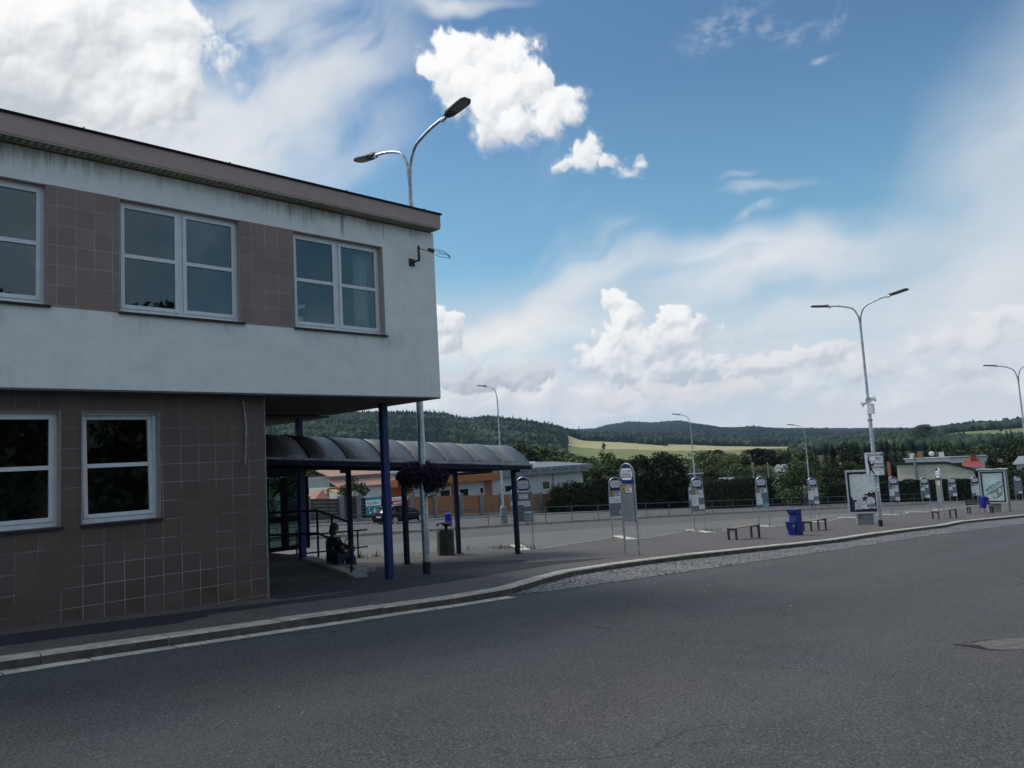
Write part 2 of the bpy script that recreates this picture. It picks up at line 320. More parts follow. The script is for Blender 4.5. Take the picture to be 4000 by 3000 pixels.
# stucco with rain streaks under the eave and under the sills
def stucco(name, base, z_top=None, streak=(.095, .10, .078), blotch=.25):
    m, nt, b, v = shader(name); x, y, z = nsep(v)
    n1 = nnoise(v, 2.6, 7, .7); n2 = nnoise(nmap(v, scale=(1, 1, 2.2)), 26, 6, .7)
    c = nmix(n1.sstep(.35, .7), base, tuple(q*.90 for q in base)); c = nmix(n2.sstep(.5, .75)*blotch, c, tuple(q*.78 for q in base))
    if z_top:
        s = nnoise(nmap(v, scale=(11, 11, 1.1)), 1, 7, .7, .5); k = nnoise(v, .8, 4)
        d = (z - (z_top - .58))/.58
        msk = (d.sstep(.0, 1.1)*.8 + (s - .5)*1.3 + (k - .5)*1.8 - .22).sstep(.10, 1.0)
        c = nmix(msk*.80, c, streak); s3 = nnoise(nmap(v, scale=(14, 14, .5)), 1, 6, .65).sstep(.52, .78)*nnoise(v, .7, 4).sstep(.42, .65); c = nmix(s3*.30, c, tuple(q*.55 for q in base))
        ru = nmap(v); x1 = (1.0 - X.m('ABSOLUTE', x - 8.42 + (nnoise(v, 6, 2) - .5)*.06).sstep(.012, .055))*(z - 6.35).sstep(.0, .3); x2 = (1.0 - X.m('ABSOLUTE', x - 9.42).sstep(.006, .03))*(z - 6.45).sstep(.0, .3)
        c = nmix((x1 + x2*.7)*.55, c, (.16, .10, .07))
        # damp below the window sills
        s2 = nnoise(nmap(v, scale=(5, 5, .8)), 1, 5, .6)
        d2 = (1.0 - X.m('ABSOLUTE', z - (z_top - 2.50)).sstep(.0, .34))*s2.sstep(.50, .78)
        c = nmix(d2*.5, c, tuple(q*.4 for q in base))
    nt.links.new(c.s, b.inputs['Base Color']); b.inputs['Roughness'].default_value = .95; b.inputs['Specular IOR Level'].default_value = .2
    bumpto(nt, b, nnoise(v, 55, 6, .7) + nnoise(nmap(v, scale=(10, 10, 40)), 1, 3)*.5, .5, .008)
    return m
MT['stucco'] = stucco('white stucco', (.77, .77, .75), 6.92, blotch=.35)
MT['pink'] = stucco('dusty pink stucco', (.42, .315, .30), None, blotch=.3)
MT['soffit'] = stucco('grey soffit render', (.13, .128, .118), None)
# 30 cm tiles, thin pale joints
def tiles(name, su, sz, u0, z0, base, base2, joint=(.36, .335, .32), w=.0115, dirt=True):
    m, nt, b, v = shader(name); x, y, z = nsep(v)
    xx = x + y
    fu = X.m('FRACT', (xx - u0)/su + 100.0); fz = X.m('FRACT', (z - z0)/sz + 100.0)
    lu = X.m('MINIMUM', fu, 1.0 - fu)*su; lz = X.m('MINIMUM', fz, 1.0 - fz)*sz
    cu = X.m('FLOOR', (xx - u0)/su + 100.0); cz = X.m('FLOOR', (z - z0)/sz + 100.0)
    wn = nt.nodes.new('ShaderNodeTexWhiteNoise'); wn.noise_dimensions = '2D'
    nt.links.new(ncomb(cu, cz, 0.0), wn.inputs['Vector'])
    c = nmix(X(wn.outputs[0]), base, base2)
    c = nmix(nnoise(v, 60, 4).sstep(.45, .7)*.35, c, tuple(q*.7 for q in base))
    fade = nnoise(v, 1.1, 4, .6).sstep(.36, .60)
    j = X.m('MAXIMUM', 1.0 - lu.sstep(w*.25, w*.62), 1.0 - lz.sstep(w*.25, w*.62))
    if dirt:
        d = (1.0 - z.sstep(-.2, .55))*nnoise(v, 2.2, 5, .65).sstep(.35, .7)
        c = nmix(d*.6, c, (.055, .032, .02))
        wear = (1.0 - z.sstep(1.2, 3.3)*.75)*fade
        jc = nmix(wear, base, joint)
    else: jc = nmix(fade*.8 + .2, base, joint)
    c = nmix(j*(.85), c, jc)
    nt.links.new(c.s, b.inputs['Base Color']); b.inputs['Roughness'].default_value = .55; b.inputs['Specular IOR Level'].default_value = .35
    bumpto(nt, b, (1.0 - j)*1.0 + nnoise(v, 90, 3)*.12, .5, .004)
    return m
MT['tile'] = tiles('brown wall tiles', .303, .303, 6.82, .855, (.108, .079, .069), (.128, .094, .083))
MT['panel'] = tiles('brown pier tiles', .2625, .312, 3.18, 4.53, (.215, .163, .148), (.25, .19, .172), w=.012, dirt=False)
# perforated eave strip
m, nt, b, v = shader('perforated eave board'); x, y, z = nsep(v)
fx = X.m('FRACT', x/.105 + 100.0); fy = X.m('FRACT', (y - 12.76)/.062 + 100.0)
hol = ((1.0 - X.m('ABSOLUTE', fx - .5).sstep(.20, .30))*(1.0 - X.m('ABSOLUTE', fy - .5).sstep(.20, .30)))
hol = hol*y.sstep(12.755, 12.76)*(1.0 - y.sstep(12.94, 12.945))
c = nmix(nnoise(v, 3, 5).sstep(.35, .7), (.36, .345, .27), (.27, .26, .20)); c = nmix(hol, c, (.004, .004, .004))
nt.links.new(c.s, b.inputs['Base Color']); b.inputs['Roughness'].default_value = .9; MT['perf'] = m
MT['pvc'] = mat('white window plastic', (.62, .66, .68), .45, .06, 8, 0)
MT['sill'] = mat('dark sill sheet', (.018, .016, .017), .6, .3, 9)
MT['navy'] = mat('navy painted steel', (.007, .012, .036), .55, .3, 5, .1, 40, spec=.18)
MT['blue'] = mat('blue painted column', (.012, .029, .145), .38, .25, 2.2, .12, 60)
MT['darknavy'] = mat('dark navy steel', (.004, .005, .013), .55, .3, 5, spec=.15)
MT['galv'] = mat('galvanised steel', (.40, .43, .46), .42, .35, 7, .08, 60, metal=.75)
MT['galvd'] = mat('weathered galvanised steel', (.27, .29, .31), .5, .35, 7, .08, 60, metal=.5)
MT['lampg'] = mat('dark lamp casting', (.03, .033, .04), .5, .2, 9)
MT['lampglass'] = mat('lamp lens', (.16, .17, .17), .18, .15, 20)
MT['black'] = mat('black rubber', (.012, .012, .013), .6, .3, 8)
MT['iron'] = mat('dark brown iron', (.035, .028, .026), .6, .35, 12)
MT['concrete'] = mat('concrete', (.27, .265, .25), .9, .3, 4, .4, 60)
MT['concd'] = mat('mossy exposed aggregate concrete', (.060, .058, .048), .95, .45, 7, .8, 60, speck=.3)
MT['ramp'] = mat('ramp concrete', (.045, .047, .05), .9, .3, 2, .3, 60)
MT['plank'] = mat('bench plank', (.24, .20, .165), .75, .3, 3, .2, 30, stretch=(2, 30, 30))
MT['binblue'] = mat('blue plastic bin', (.010, .022, .30), .38, .18, 5)
MT['binblued'] = mat('blue steel bin', (.008, .014, .17), .45, .22, 4, .08, 40)
MT['signblue'] = mat('sign blue', (.014, .035, .17), .4, .12, 6)
MT['signwhite'] = mat('sign white', (.86, .87, .87), .5, .08, 8)
MT['grey'] = mat('grey sign board', (.165, .195, .215), .55, .14, 4)
MT['yellow'] = mat('yellow number disc', (.55, .33, .03), .5, .12, 9)
MT['paper'] = mat('timetable paper', (.80, .82, .82), .7, .12, 14)
MT['teal'] = mat('teal notice', (.26, .46, .46), .6, .25, 16)
MT['ink'] = mat('black ink', (.015, .016, .02), .6, .1, 5)
MT['red'] = mat('red banner', (.50, .03, .045), .6, .12, 5)
MT['cyan'] = mat('turquoise banner', (.02, .27, .36), .6, .14, 5)
MT['purple'] = mat('purple print', (.07, .035, .13), .6, .3, 9)
MT['trainteal'] = mat('sea green print', (.05, .26, .25), .6, .25, 9)
MT['greyprint'] = mat('grey print', (.24, .28, .28), .6, .3, 14)
MT['poster'] = mat('faded torn poster paper', (.72, .76, .71), .7, .16, 5, .3, 20)
MT['poster2'] = mat('pale green poster paper', (.58, .70, .67), .7, .16, 5)
MT['caseframe'] = mat('light grey poster case', (.52, .54, .55), .5, .12, 6)
MT['wood'] = mat('orange stained boards', (.38, .135, .045), .65, .35, 2, .2, 30, stretch=(1, 1, 22))
MT['wood2'] = mat('brown stained boards', (.30, .128, .056), .7, .4, 2, .2, 30, stretch=(1, 1, 18))
MT['wooddk'] = mat('grey weathered boards', (.062, .052, .046), .85, .4, 2, .2, 30, stretch=(1, 1, 16))
MT['block'] = mat('grey split block', (.20, .21, .215), .9, .35, 5, .6, 30)
MT['wallw'] = mat('white house render', (.66, .66, .64), .9, .12, 2, .2, 40)
MT['wallg'] = mat('pale grey house render', (.50, .52, .54), .9, .12, 2, .2, 40)
MT['cream'] = mat('cream barn render', (.62, .57, .48), .9, .14, 1.5, .2, 40)
MT['membrane'] = mat('grey roof membrane', (.20, .22, .245), .6, .2, 3)
MT['roofdk'] = mat('dark roof sheet', (.035, .033, .033), .6, .3, 3)
MT['zinc'] = mat('zinc roof', (.30, .32, .34), .5, .2, 3, metal=.3)
MT['bark'] = mat('bark', (.060, .048, .037), .95, .4, 8, .8, 20)
MT['hair'] = mat('dark brown hair', (.014, .010, .008), .6, .4, 30, stretch=(1, 1, .2))
MT['skin'] = mat('skin', (.40, .24, .17), .55, .1, 20)
MT['jeans'] = mat('dark blue denim', (.020, .026, .060), .9, .3, 40)
MT['bag'] = mat('dark leather', (.02, .012, .014), .45, .3, 10)
MT['carpaint'] = mat('dark blue black car paint', (.004, .005, .009), .25, .2, 3, spec=.12)
MT['rim'] = mat('alloy rim', (.55, .56, .58), .3, .1, 9, metal=.8)
MT['plate'] = mat('licence plate', (.70, .71, .70), .4, .05, 9)
MT['tail'] = mat('tail light red', (.22, .01, .012), .25, .2, 9)
MT['brick'] = mat('orange chimney brick', (.36, .16, .09), .9, .35, 9, .3, 30)
MT['redroof'] = mat('red roof tiles', (.30, .055, .045), .7, .3, 4, .3, 12, stretch=(1, 8, 1))
MT['soil'] = mat('dry verge soil', (.145, .125, .092), .95, .35, 3, .6, 30, speck=.3)
MT['curtain'] = mat('white curtain cloth', (.66, .68, .68), .9, .12, 8, stretch=(14, 14, .6))
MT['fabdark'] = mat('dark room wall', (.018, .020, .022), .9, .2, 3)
# pantile roof with rows
def tilerow(name, c1, c2, sc):
    m, nt, b, v = shader(name); x, y, z = nsep(v)
    fz = X.m('FRACT', (z + nnoise(v, 1.5, 2)*.03)*sc + 100.0); r = fz.sstep(.0, .22)
    c = nmix(nnoise(v, 5, 5).sstep(.35, .7), c1, c2); c = nmix(1.0 - r, c, tuple(q*.35 for q in c1))
    nt.links.new(c.s, b.inputs['Base Color']); b.inputs['Roughness'].default_value = .75; bumpto(nt, b, fz + X.m('SINE', (x+y)*20.0)*.3, .8, .03)
    return m
MT['pantile'] = tilerow('faded clay pantiles', (.48, .29, .22), (.36, .20, .15), 6.5)
MT['pantiler'] = tilerow('red clay pantiles', (.36, .16, .115), (.28, .12, .09), 4.2)
# smoked polycarbonate sheet
m, nt, b, v = shader('smoked polycarbonate')
n = nnoise(nmap(v, scale=(3, 1, 1)), 1.5, 6, .6); c = nmix(n.sstep(.35, .68), (.15, .16, .175), (.23, .228, .222))
nt.links.new(c.s, b.inputs['Base Color']); r = n*.25 + .30; nt.links.new(r.s, b.inputs['Roughness']); b.inputs['Specular IOR Level'].default_value = .55
b.inputs['Alpha'].default_value = .93; MT['poly'] = m
# window glass: mostly reflection over a darkened view in
def glass(name, tint, alpha, refl=1.0):
    m = bpy.data.materials.new(name); m.use_nodes = True; nt = m.node_tree; X.nt = nt
    for n in list(nt.nodes): nt.nodes.remove(n)
    o = nt.nodes.new('ShaderNodeOutputMaterial'); tr = nt.nodes.new('ShaderNodeBsdfTransparent'); gl = nt.nodes.new('ShaderNodeBsdfGlossy')
    tr.inputs[0].default_value = (*tint, 1); gl.inputs['Roughness'].default_value = .015; gl.inputs[0].default_value = (.82*refl, .95*refl, 1.0*refl, 1)
    fr = nt.nodes.new('ShaderNodeFresnel'); fr.inputs[0].default_value = 1.62
    tc = nt.nodes.new('ShaderNodeTexCoord'); n = nnoise(tc.outputs['Object'], 1.2, 2)
    f = (X(fr.outputs[0])*2.0 + (n - .5)*.03).clamp()
    mx = nt.nodes.new('ShaderNodeMixShader'); nt.links.new(f.s, mx.inputs[0]); nt.links.new(tr.outputs[0], mx.inputs[1]); nt.links.new(gl.outputs[0], mx.inputs[2])
    nt.links.new(mx.outputs[0], o.inputs[0]); return m
MT['glass'] = glass('window glass', (.82, .90, .90), .5)
MT['glassclear'] = glass('partition glass', (.45, .58, .57), .2, .35)
MT['carglass'] = mat('car glass', (.006, .008, .009), .12, .2, 3, spec=.3)
MT['housepane'] = mat('house window pane', (.02, .023, .026), .08, .3, 3, spec=.8)
# foliage: leaf colours vary leaf by leaf
def leafmat(name, c1, c2, c3, rough=.6):
    m, nt, b, v = shader(name)
    wn = nnoise(v, 7.5, 3, .7); w2 = nnoise(v, 3.0, 3, .6)
    c = nmix(wn.sstep(.35, .65), tuple(q*.7 for q in c1), tuple(q*1.15 for q in c2)); c = nmix(w2.sstep(.5, .66)*.7, c, tuple(q*1.3 for q in c3))
    nt.links.new(c.s, b.inputs['Base Color']); b.inputs['Roughness'].default_value = rough; b.inputs['Specular IOR Level'].default_value = .25
    return m
MT['leafd'] = leafmat('dark broadleaf foliage', (0.0181, 0.0320, 0.0112), (0.0320, 0.0487, 0.0153), (0.0445, 0.0591, 0.0208))
MT['leafm'] = leafmat('green broadleaf foliage', (0.0468, 0.0811, 0.0250), (0.0749, 0.1123, 0.0354), (0.0936, 0.1248, 0.0468))
MT['leafl'] = leafmat('olive green foliage', (0.0840, 0.1104, 0.0408), (0.1260, 0.1500, 0.0600), (0.1560, 0.1680, 0.0720))
MT['needle'] = leafmat('spruce needles', (0.0075, 0.0140, 0.0070), (0.0131, 0.0215, 0.0098), (0.0169, 0.0257, 0.0103))
MT['thuja'] = leafmat('thuja hedge foliage', (0.0155, 0.0259, 0.0103), (0.0259, 0.0388, 0.0147), (0.0345, 0.0475, 0.0173))
MT['grass'] = leafmat('verge weeds', (.10, .12, .045), (.16, .16, .07), (.20, .18, .09))
MT['petal'] = leafmat('dark purple petunias', (.026, .012, .040), (.042, .018, .055), (.020, .028, .014))
def forest(name, c1, c2, c3):
    m, nt, b, v = shader(name)
    a = nnoise(v, .035, 3, .6); f = nnoise(v, .16, 4, .7); g = nnoise(v, .008, 4, .6)
    c = nmix(f.sstep(.35, .65), c1, c2); c = nmix(a.sstep(.50, .66)*.75, c, c3); c = nmix(g.sstep(.52, .62)*.5, c, tuple(q*.6 for q in c1))
    nt.links.new(c.s, b.inputs['Base Color']); b.inputs['Roughness'].default_value = .9; b.inputs['Specular IOR Level'].default_value = .1
    return m
MT['fconif'] = forest('conifer forest', (0.0106, 0.0221, 0.0173), (0.0182, 0.0332, 0.0235), (0.0470, 0.0752, 0.0451))
MT['fbroad'] = forest('mixed forest', (0.0270, 0.0476, 0.0299), (0.0439, 0.0686, 0.0379), (0.1016, 0.1365, 0.0822))
# blouse with pale strokes
m, nt, b, v = shader('dark patterned blouse'); s = nnoise(nmap(v, scale=(22, 22, 7)), 1, 3, .6, .8)
c = nmix(s.sstep(.60, .66), (.014, .013, .018), (.36, .28, .26)); nt.links.new(c.s, b.inputs['Base Color']); b.inputs['Roughness'].default_value = .9; MT['blouse'] = m
# ------------------------------------------------------------------ mesh builder
class MB:
    def __init__(s): s.v = []; s.f = []; s.mi = []; s.cur = 0; s.M = None
    def add(s, vs, fs):
        o = len(s.v)
        if s.M is not None: vs = [tuple(s.M @ Vector(q)) for q in vs]
        s.v += [tuple(map(float, q)) for q in vs]; s.f += [tuple(i+o for i in f) for f in fs]; s.mi += [s.cur]*len(fs); return s
    def box(s, x0, x1, y0, y1, z0, z1):
        return s.add([(x0, y0, z0), (x1, y0, z0), (x1, y1, z0), (x0, y1, z0), (x0, y0, z1), (x1, y0, z1), (x1, y1, z1), (x0, y1, z1)],
                     [(0, 3, 2, 1), (4, 5, 6, 7), (0, 1, 5, 4), (1, 2, 6, 5), (2, 3, 7, 6), (3, 0, 4, 7)])
    def obox(s, c, d, rz=0, ry=0, rx=0):
        M = Matrix.Translation(c) @ Matrix.Rotation(rz, 4, 'Z') @ Matrix.Rotation(ry, 4, 'Y') @ Matrix.Rotation(rx, 4, 'X')
        P = [M @ Vector((a*d[0]/2, b*d[1]/2, e*d[2]/2)) for e in (-1, 1) for a, b in ((-1, -1), (1, -1), (1, 1), (-1, 1))]
        return s.add(P, [(0, 3, 2, 1), (4, 5, 6, 7), (0, 1, 5, 4), (1, 2, 6, 5), (2, 3, 7, 6), (3, 0, 4, 7)])
    def cbox(s, x0, x1, y0, y1, z0, z1, c=.01):     # box with chamfered vertical and top edges
        def ring(x0, x1, y0, y1, z, c): return [(x0+c, y0, z), (x1-c, y0, z), (x1, y0+c, z), (x1, y1-c, z), (x1-c, y1, z), (x0+c, y1, z), (x0, y1-c, z), (x0, y0+c, z)]
        V = ring(x0, x1, y0, y1, z0, c) + ring(x0, x1, y0, y1, z1-c, c) + ring(x0+c, x1-c, y0+c, y1-c, z1, c)
        F = [tuple(range(7, -1, -1)), tuple(range(16, 24))]
        for k in (0, 8):
            for i in range(8): j = (i+1) % 8; F.append((k+i, k+j, k+8+j, k+8+i))
        return s.add(V, F)
    def tube(s, pts, r, seg=8, caps=True):
        P = [Vector(p) for p in pts]; n = len(P); rr = r if isinstance(r, (list, tuple)) else [r]*n
        V = []; F = []; t0 = (P[1]-P[0]).normalized(); a = Vector((0, 0, 1)) if abs(t0.z) < .9 else Vector((1, 0, 0))
        N = t0.cross(a).normalized()
        for i in range(n):
            t = (P[min(i+1, n-1)] - P[max(i-1, 0)]).normalized(); N = (N - t*N.dot(t)).normalized(); B = t.cross(N)
            for k in range(seg):
                an = 2*math.pi*k/seg; V.append(P[i] + (N*math.cos(an) + B*math.sin(an))*rr[i])
        for i in range(n-1):
            for k in range(seg): j = (k+1) % seg; F.append((i*seg+k, i*seg+j, (i+1)*seg+j, (i+1)*seg+k))
        if caps: F += [tuple(range(seg-1, -1, -1)), tuple(range((n-1)*seg, n*seg))]
        return s.add(V, F)
    def lathe(s, prof, c=(0, 0, 0), seg=16, axis='Z'):
        V = []; F = []; n = len(prof)
        for r, z in prof:
            for k in range(seg):
                a = 2*math.pi*k/seg
                q = (r*math.cos(a), r*math.sin(a), z)
                if axis == 'X': q = (z, q[0], q[1])
                if axis == 'Y': q = (q[0], z, q[1])
                V.append((q[0]+c[0], q[1]+c[1], q[2]+c[2]))
        for i in range(n-1):
            for k in range(seg): j = (k+1) % seg; F.append((i*seg+k, i*seg+j, (i+1)*seg+j, (i+1)*seg+k))
        F += [tuple(range(seg-1, -1, -1)), tuple(range((n-1)*seg, n*seg))]
        return s.add(V, F)
    def prism(s, poly, d, plane='XZ', o=0.):      # polygon extruded: XZ -> along y from o to o+d ; YZ -> along x ; XY -> along z
        n = len(poly)
        def q(p, k): return {'XZ': (p[0], k, p[1]), 'YZ': (k, p[0], p[1]), 'XY': (p[0], p[1], k)}[plane]
        V = [q(p, o) for p in poly] + [q(p, o+d) for p in poly]
        F = [tuple(range(n-1, -1, -1)), tuple(range(n, 2*n))] + [(i, (i+1) % n, n+(i+1) % n, n+i) for i in range(n)]
        return s.add(V, F)
    def slab(s, poly, a_top, a_bot):              # ground slab following the slope
        n = len(poly); V = [(u, v, gz(u, v, a_top)) for u, v in poly] + [(u, v, gz(u, v, a_bot)) for u, v in poly]
        F = [tuple(range(n))] + [(i, n+i, n+(i+1) % n, (i+1) % n) for i in range(n)]
        return s.add(V, F)
    def ell(s, c, r, seg=12, rings=8):
        V = []; F = []
        for i in range(rings+1):
            t = math.pi*i/rings
            for k in range(seg):
                a = 2*math.pi*k/seg; V.append((c[0]+r[0]*math.sin(t)*math.cos(a), c[1]+r[1]*math.sin(t)*math.sin(a), c[2]-r[2]*math.cos(t)))
        for i in range(rings):
            for k in range(seg): j = (k+1) % seg; F.append((i*seg+k, i*seg+j, (i+1)*seg+j, (i+1)*seg+k))
        return s.add(V, F)
    def build(s, name, mats, parent=None, smooth=False, loc=None, bevel=0):
        me = bpy.data.meshes.new(name)
        V = s.v if loc is None else [(a-loc[0], b-loc[1], c-loc[2]) for a, b, c in s.v]
        me.from_pydata(V, [], s.f); ms = mats if isinstance(mats, (list, tuple)) else [mats]
        for m in ms: me.materials.append(MT[m] if isinstance(m, str) else m)
        if len(ms) > 1: me.polygons.foreach_set('material_index', s.mi)
        bm = bmesh.new(); bm.from_mesh(me); bmesh.ops.remove_doubles(bm, verts=bm.verts, dist=1e-5); bmesh.ops.recalc_face_normals(bm, faces=bm.faces)
        bm.to_mesh(me); bm.free()
        if smooth: me.shade_smooth()
        o = bpy.data.objects.new(name, me); COL.objects.link(o)
        if loc is not None: o.location = loc
        if parent: o.parent = parent
        if smooth:
            md = o.modifiers.new('edge', 'EDGE_SPLIT'); md.split_angle = rad(38)
        if bevel:
            md = o.modifiers.new('bevel', 'BEVEL'); md.width = bevel; md.segments = 2; md.limit_method = 'ANGLE'
        return o
def tag(o, label=None, cat=None, group=None, kind=None):
    if label: o['label'] = label
    if cat: o['category'] = cat
    if group: o['group'] = group
    if kind: o['kind'] = kind
    return o
def empty(name, loc, rz=0, label=None, cat=None, group=None):
    o = bpy.data.objects.new(name, None); COL.objects.link(o); o.location = tuple(map(float, loc)); o.rotation_euler = (0, 0, rz); o.empty_display_size = .2
    return tag(o, label, cat, group)
def struct(o): o['kind'] = 'structure'; return o
def copy_tree(o, parent=None):
    c = o.copy(); COL.objects.link(c)
    if parent: c.parent = parent
    for ch in list(o.children): copy_tree(ch, c)
    return c
_tc = {}
def text_mesh(txt, size, bold=0.0, ex=.002, align='CENTER', sp=1.0):
    k = (txt, size, bold, ex, align, sp)
    if k not in _tc:
        cu = bpy.data.curves.new('t', 'FONT'); cu.body = txt; cu.size = size; cu.extrude = ex; cu.align_x = align; cu.align_y = 'CENTER'; cu.offset = bold; cu.space_character = sp
        cu.resolution_u = 2
        o = bpy.data.objects.new('t', cu); COL.objects.link(o); dg = bpy.context.evaluated_depsgraph_get(); dg.update()
        me = bpy.data.meshes.new_from_object(o.evaluated_get(dg)); bpy.data.objects.remove(o); _tc[k] = me
    return _tc[k]
def lettering(txt, size, m, loc, rz=0, parent=None, bold=0., align='CENTER', sp=1.0, name='lettering', sx=1., rx=math.pi/2):
    me = text_mesh(txt, size, bold, .002, align, sp).copy(); me.materials.clear(); me.materials.append(MT[m])
    o = bpy.data.objects.new(name, me); COL.objects.link(o); o.location = loc; o.rotation_euler = (rx, 0, rz); o.scale = (sx, 1, 1); o.parent = parent
    return o

# ------------------------------------------------------------------ ground
kerbline = [(-16, 10.62), (2.14, 10.6), (4.67, 10.6), (8.93, 10.5), (9.85, 10.5), (10.9, 10.9), (12.3, 11.5), (13.6, 11.9), (14.9, 12.05), (16.3, 12.1), (18.5, 12.05), (20.9, 11.78), (26.4, 11.3), (32, 11.5), (37.6, 11.3), (39, 11.4), (42, 11.7), (49.5, 10.95), (60, 10.4), (95, 9.3)]
saw = [(20.0, 20.0), (18.1, 17.7), (26.1, 20.2), (24.13, 17.9), (31.43, 20.06), (29.44, 17.77), (36.6, 19.95), (35.1, 17.9), (41.9, 19.8), (40.5, 17.9), (47.4, 19.7), (46.2, 17.9), (52.6, 19.5), (51.4, 17.8), (57.7, 19.4), (56.8, 17.8), (63.2, 19.3), (62.2, 17.7), (74, 19.2), (95, 18.5)]
def off(pl, d):
    out = []
    for i, p in enumerate(pl):
        a = pl[max(i-1, 0)]; b = pl[min(i+1, len(pl)-1)]; t = np.array(b)-np.array(a); t = t/np.linalg.norm(t); out.append((p[0]-t[1]*d, p[1]+t[0]*d))
    return out
struct(MB().add([(u, v, gz(u, v, -.12)) for u, v in ((-40, -34), (110, -34), (110, 60), (-40, 60))], [(0, 1, 2, 3)]).build('road', 'road'))
kin = off(kerbline, .29)
struct(MB().slab(kin + list(reversed([(-16, 20.2), (12, 20.2)] + saw)), .0, -.14).build('pavement', 'pave'))
# kerb stones
K = MB()
pts = [np.array(p) for p in kerbline]; seg = [(pts[i], pts[i+1]) for i in range(len(pts)-1)]
def walk(pl, step, jitter=.0):
    out = [np.array(pl[0])]; rest = step
    for i in range(len(pl)-1):
        a, b = np.array(pl[i]), np.array(pl[i+1]); L = np.linalg.norm(b-a); p = 0
        while L-p > rest: p += rest; out.append(a+(b-a)*p/L); rest = step*(1+random.uniform(-jitter, jitter))
        rest -= L-p
    out.append(np.array(pl[-1])); return out
ks = walk(kerbline, 1.62, .12)
for i in range(len(ks)-1):
    a, b = ks[i], ks[i+1]; L = np.linalg.norm(b-a)
    if L < .1: continue
    t = (b-a)/L; n = np.array((-t[1], t[0])); a2 = a+t*.008; b2 = b-t*.008; dzz = random.uniform(-.006, .006); h = .012+dzz
    P = [(a2, h-.02, -.16), (b2, h-.02, -.16)]
    V = []
    for q in (a2, b2):
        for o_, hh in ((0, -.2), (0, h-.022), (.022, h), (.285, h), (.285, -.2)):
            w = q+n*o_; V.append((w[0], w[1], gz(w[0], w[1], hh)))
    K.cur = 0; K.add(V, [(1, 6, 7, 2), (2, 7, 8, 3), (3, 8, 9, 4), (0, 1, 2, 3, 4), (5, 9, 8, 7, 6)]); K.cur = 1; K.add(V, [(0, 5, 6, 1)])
struct(K.build('kerb', ['kerb', 'kerbd']))
# flat gutter stones along the left part of the kerb
Gt = MB(); gl_ = walk([(-16, 10.37), (2.1, 10.36), (3.3, 10.4), (9.0, 10.28), (10.1, 10.3)], .92, .08)
for i in range(len(gl_)-1):
    a, b = gl_[i], gl_[i+1]; t = (b-a)/max(1e-6, np.linalg.norm(b-a)); n = np.array((-t[1], t[0])); a = a+t*.012; b = b-t*.012; w = .24+random.uniform(-.02, .01)
    Q = [a - n*random.uniform(0, .015), b - n*random.uniform(0, .015), b+n*w, a+n*w]; h = random.uniform(.002, .010)
    Gt.add([(q[0], q[1], gz(q[0], q[1], -.12+h)) for q in Q] + [(q[0], q[1], gz(q[0], q[1], -.16)) for q in Q], [(0, 1, 2, 3), (0, 4, 5, 1), (1, 5, 6, 2), (3, 2, 6, 7), (0, 3, 7, 4)])
struct(Gt.build('gutter', 'gutter'))
cob = [(10.1, 10.62), (11.4, 10.32), (15.2, 10.24), (18, 10.17), (23.5, 9.95), (30, 10.0), (42, 9.3), (60, 8.9), (95, 7.8)]
ck = [p for p in kerbline if p[0] > 10]
struct(MB().add([(u, v, gz(u, v, -.112)) for u, v in cob + list(reversed(ck))], [tuple(range(len(cob)+len(ck)))]).build('cobblestones', 'cobble'))
# darker repair strip, then a dark sheet painting in shade under the overhang
struct(MB().add([(u, v, gz(u, v, .005)) for u, v in [(-16, 11.75), (4.6, 11.72), (4.75, 11.85), (5.15, 12.0), (5.2, 12.2), (8.6, 12.32), (10.2, 12.55), (12.6, 13.0), (14.6, 13.35), (16.8, 13.3), (16.3, 13.6), (14.5, 14.4), (12.9, 14.9), (11.6, 13.9), (9.4, 13.15), (7.2, 12.75), (-16, 12.55)]], [tuple(range(17))]).build('asphalt_patch_and_shade', 'patch'))
struct(MB().add([(u, v, gz(u, v, .007)) for u, v in [(6.86, 13.0), (9.4, 13.16), (11.6, 13.92), (12.9, 14.92), (14.4, 14.42), (15.2, 15.0), (13.6, 16.4), (11.5, 16.9), (11.0, 18.6), (10.5, 19.6), (10.36, 15.7), (9.6, 15.2), (6.86, 15.3)]], [tuple(range(13))]).build('asphalt_patch_and_shade', 'patch'))  # dark asphalt widened so the overhang's shade sits in the ground colour
struct(MB().add([(u, v, gz(u, v, -.1155)) for u, v in [(9.95, 2.98), (10.15, 2.86), (10.30, 2.82), (10.45, 2.74), (10.9, 2.45), (10.95, 2.2), (10.5, 2.15), (10.1, 2.3), (9.9, 2.48), (9.85, 2.66), (10.02, 2.78)]], [tuple(range(11))]).build('worn_patch', mat('worn gravel patch', (.135, .127, .118), .95, .3, 7, 1.0, 60, speck=.5)))
pr = MB(); pv = [(9.90, 3.02), (10.1, 2.93), (10.32, 2.86), (10.46, 2.79), (10.45, 2.74), (10.30, 2.82), (10.15, 2.86), (9.95, 2.98), (10.02, 2.78), (9.85, 2.66), (9.9, 2.48), (9.86, 2.49), (9.80, 2.68)]
pr.add([(u, v, gz(u, v, -.1165)) for u, v in pv], [tuple(range(len(pv)))]); struct(pr.build('pothole_edge', mat('broken asphalt edge', (.020, .019, .018), .95, .3, 9, 1.0, 60)))
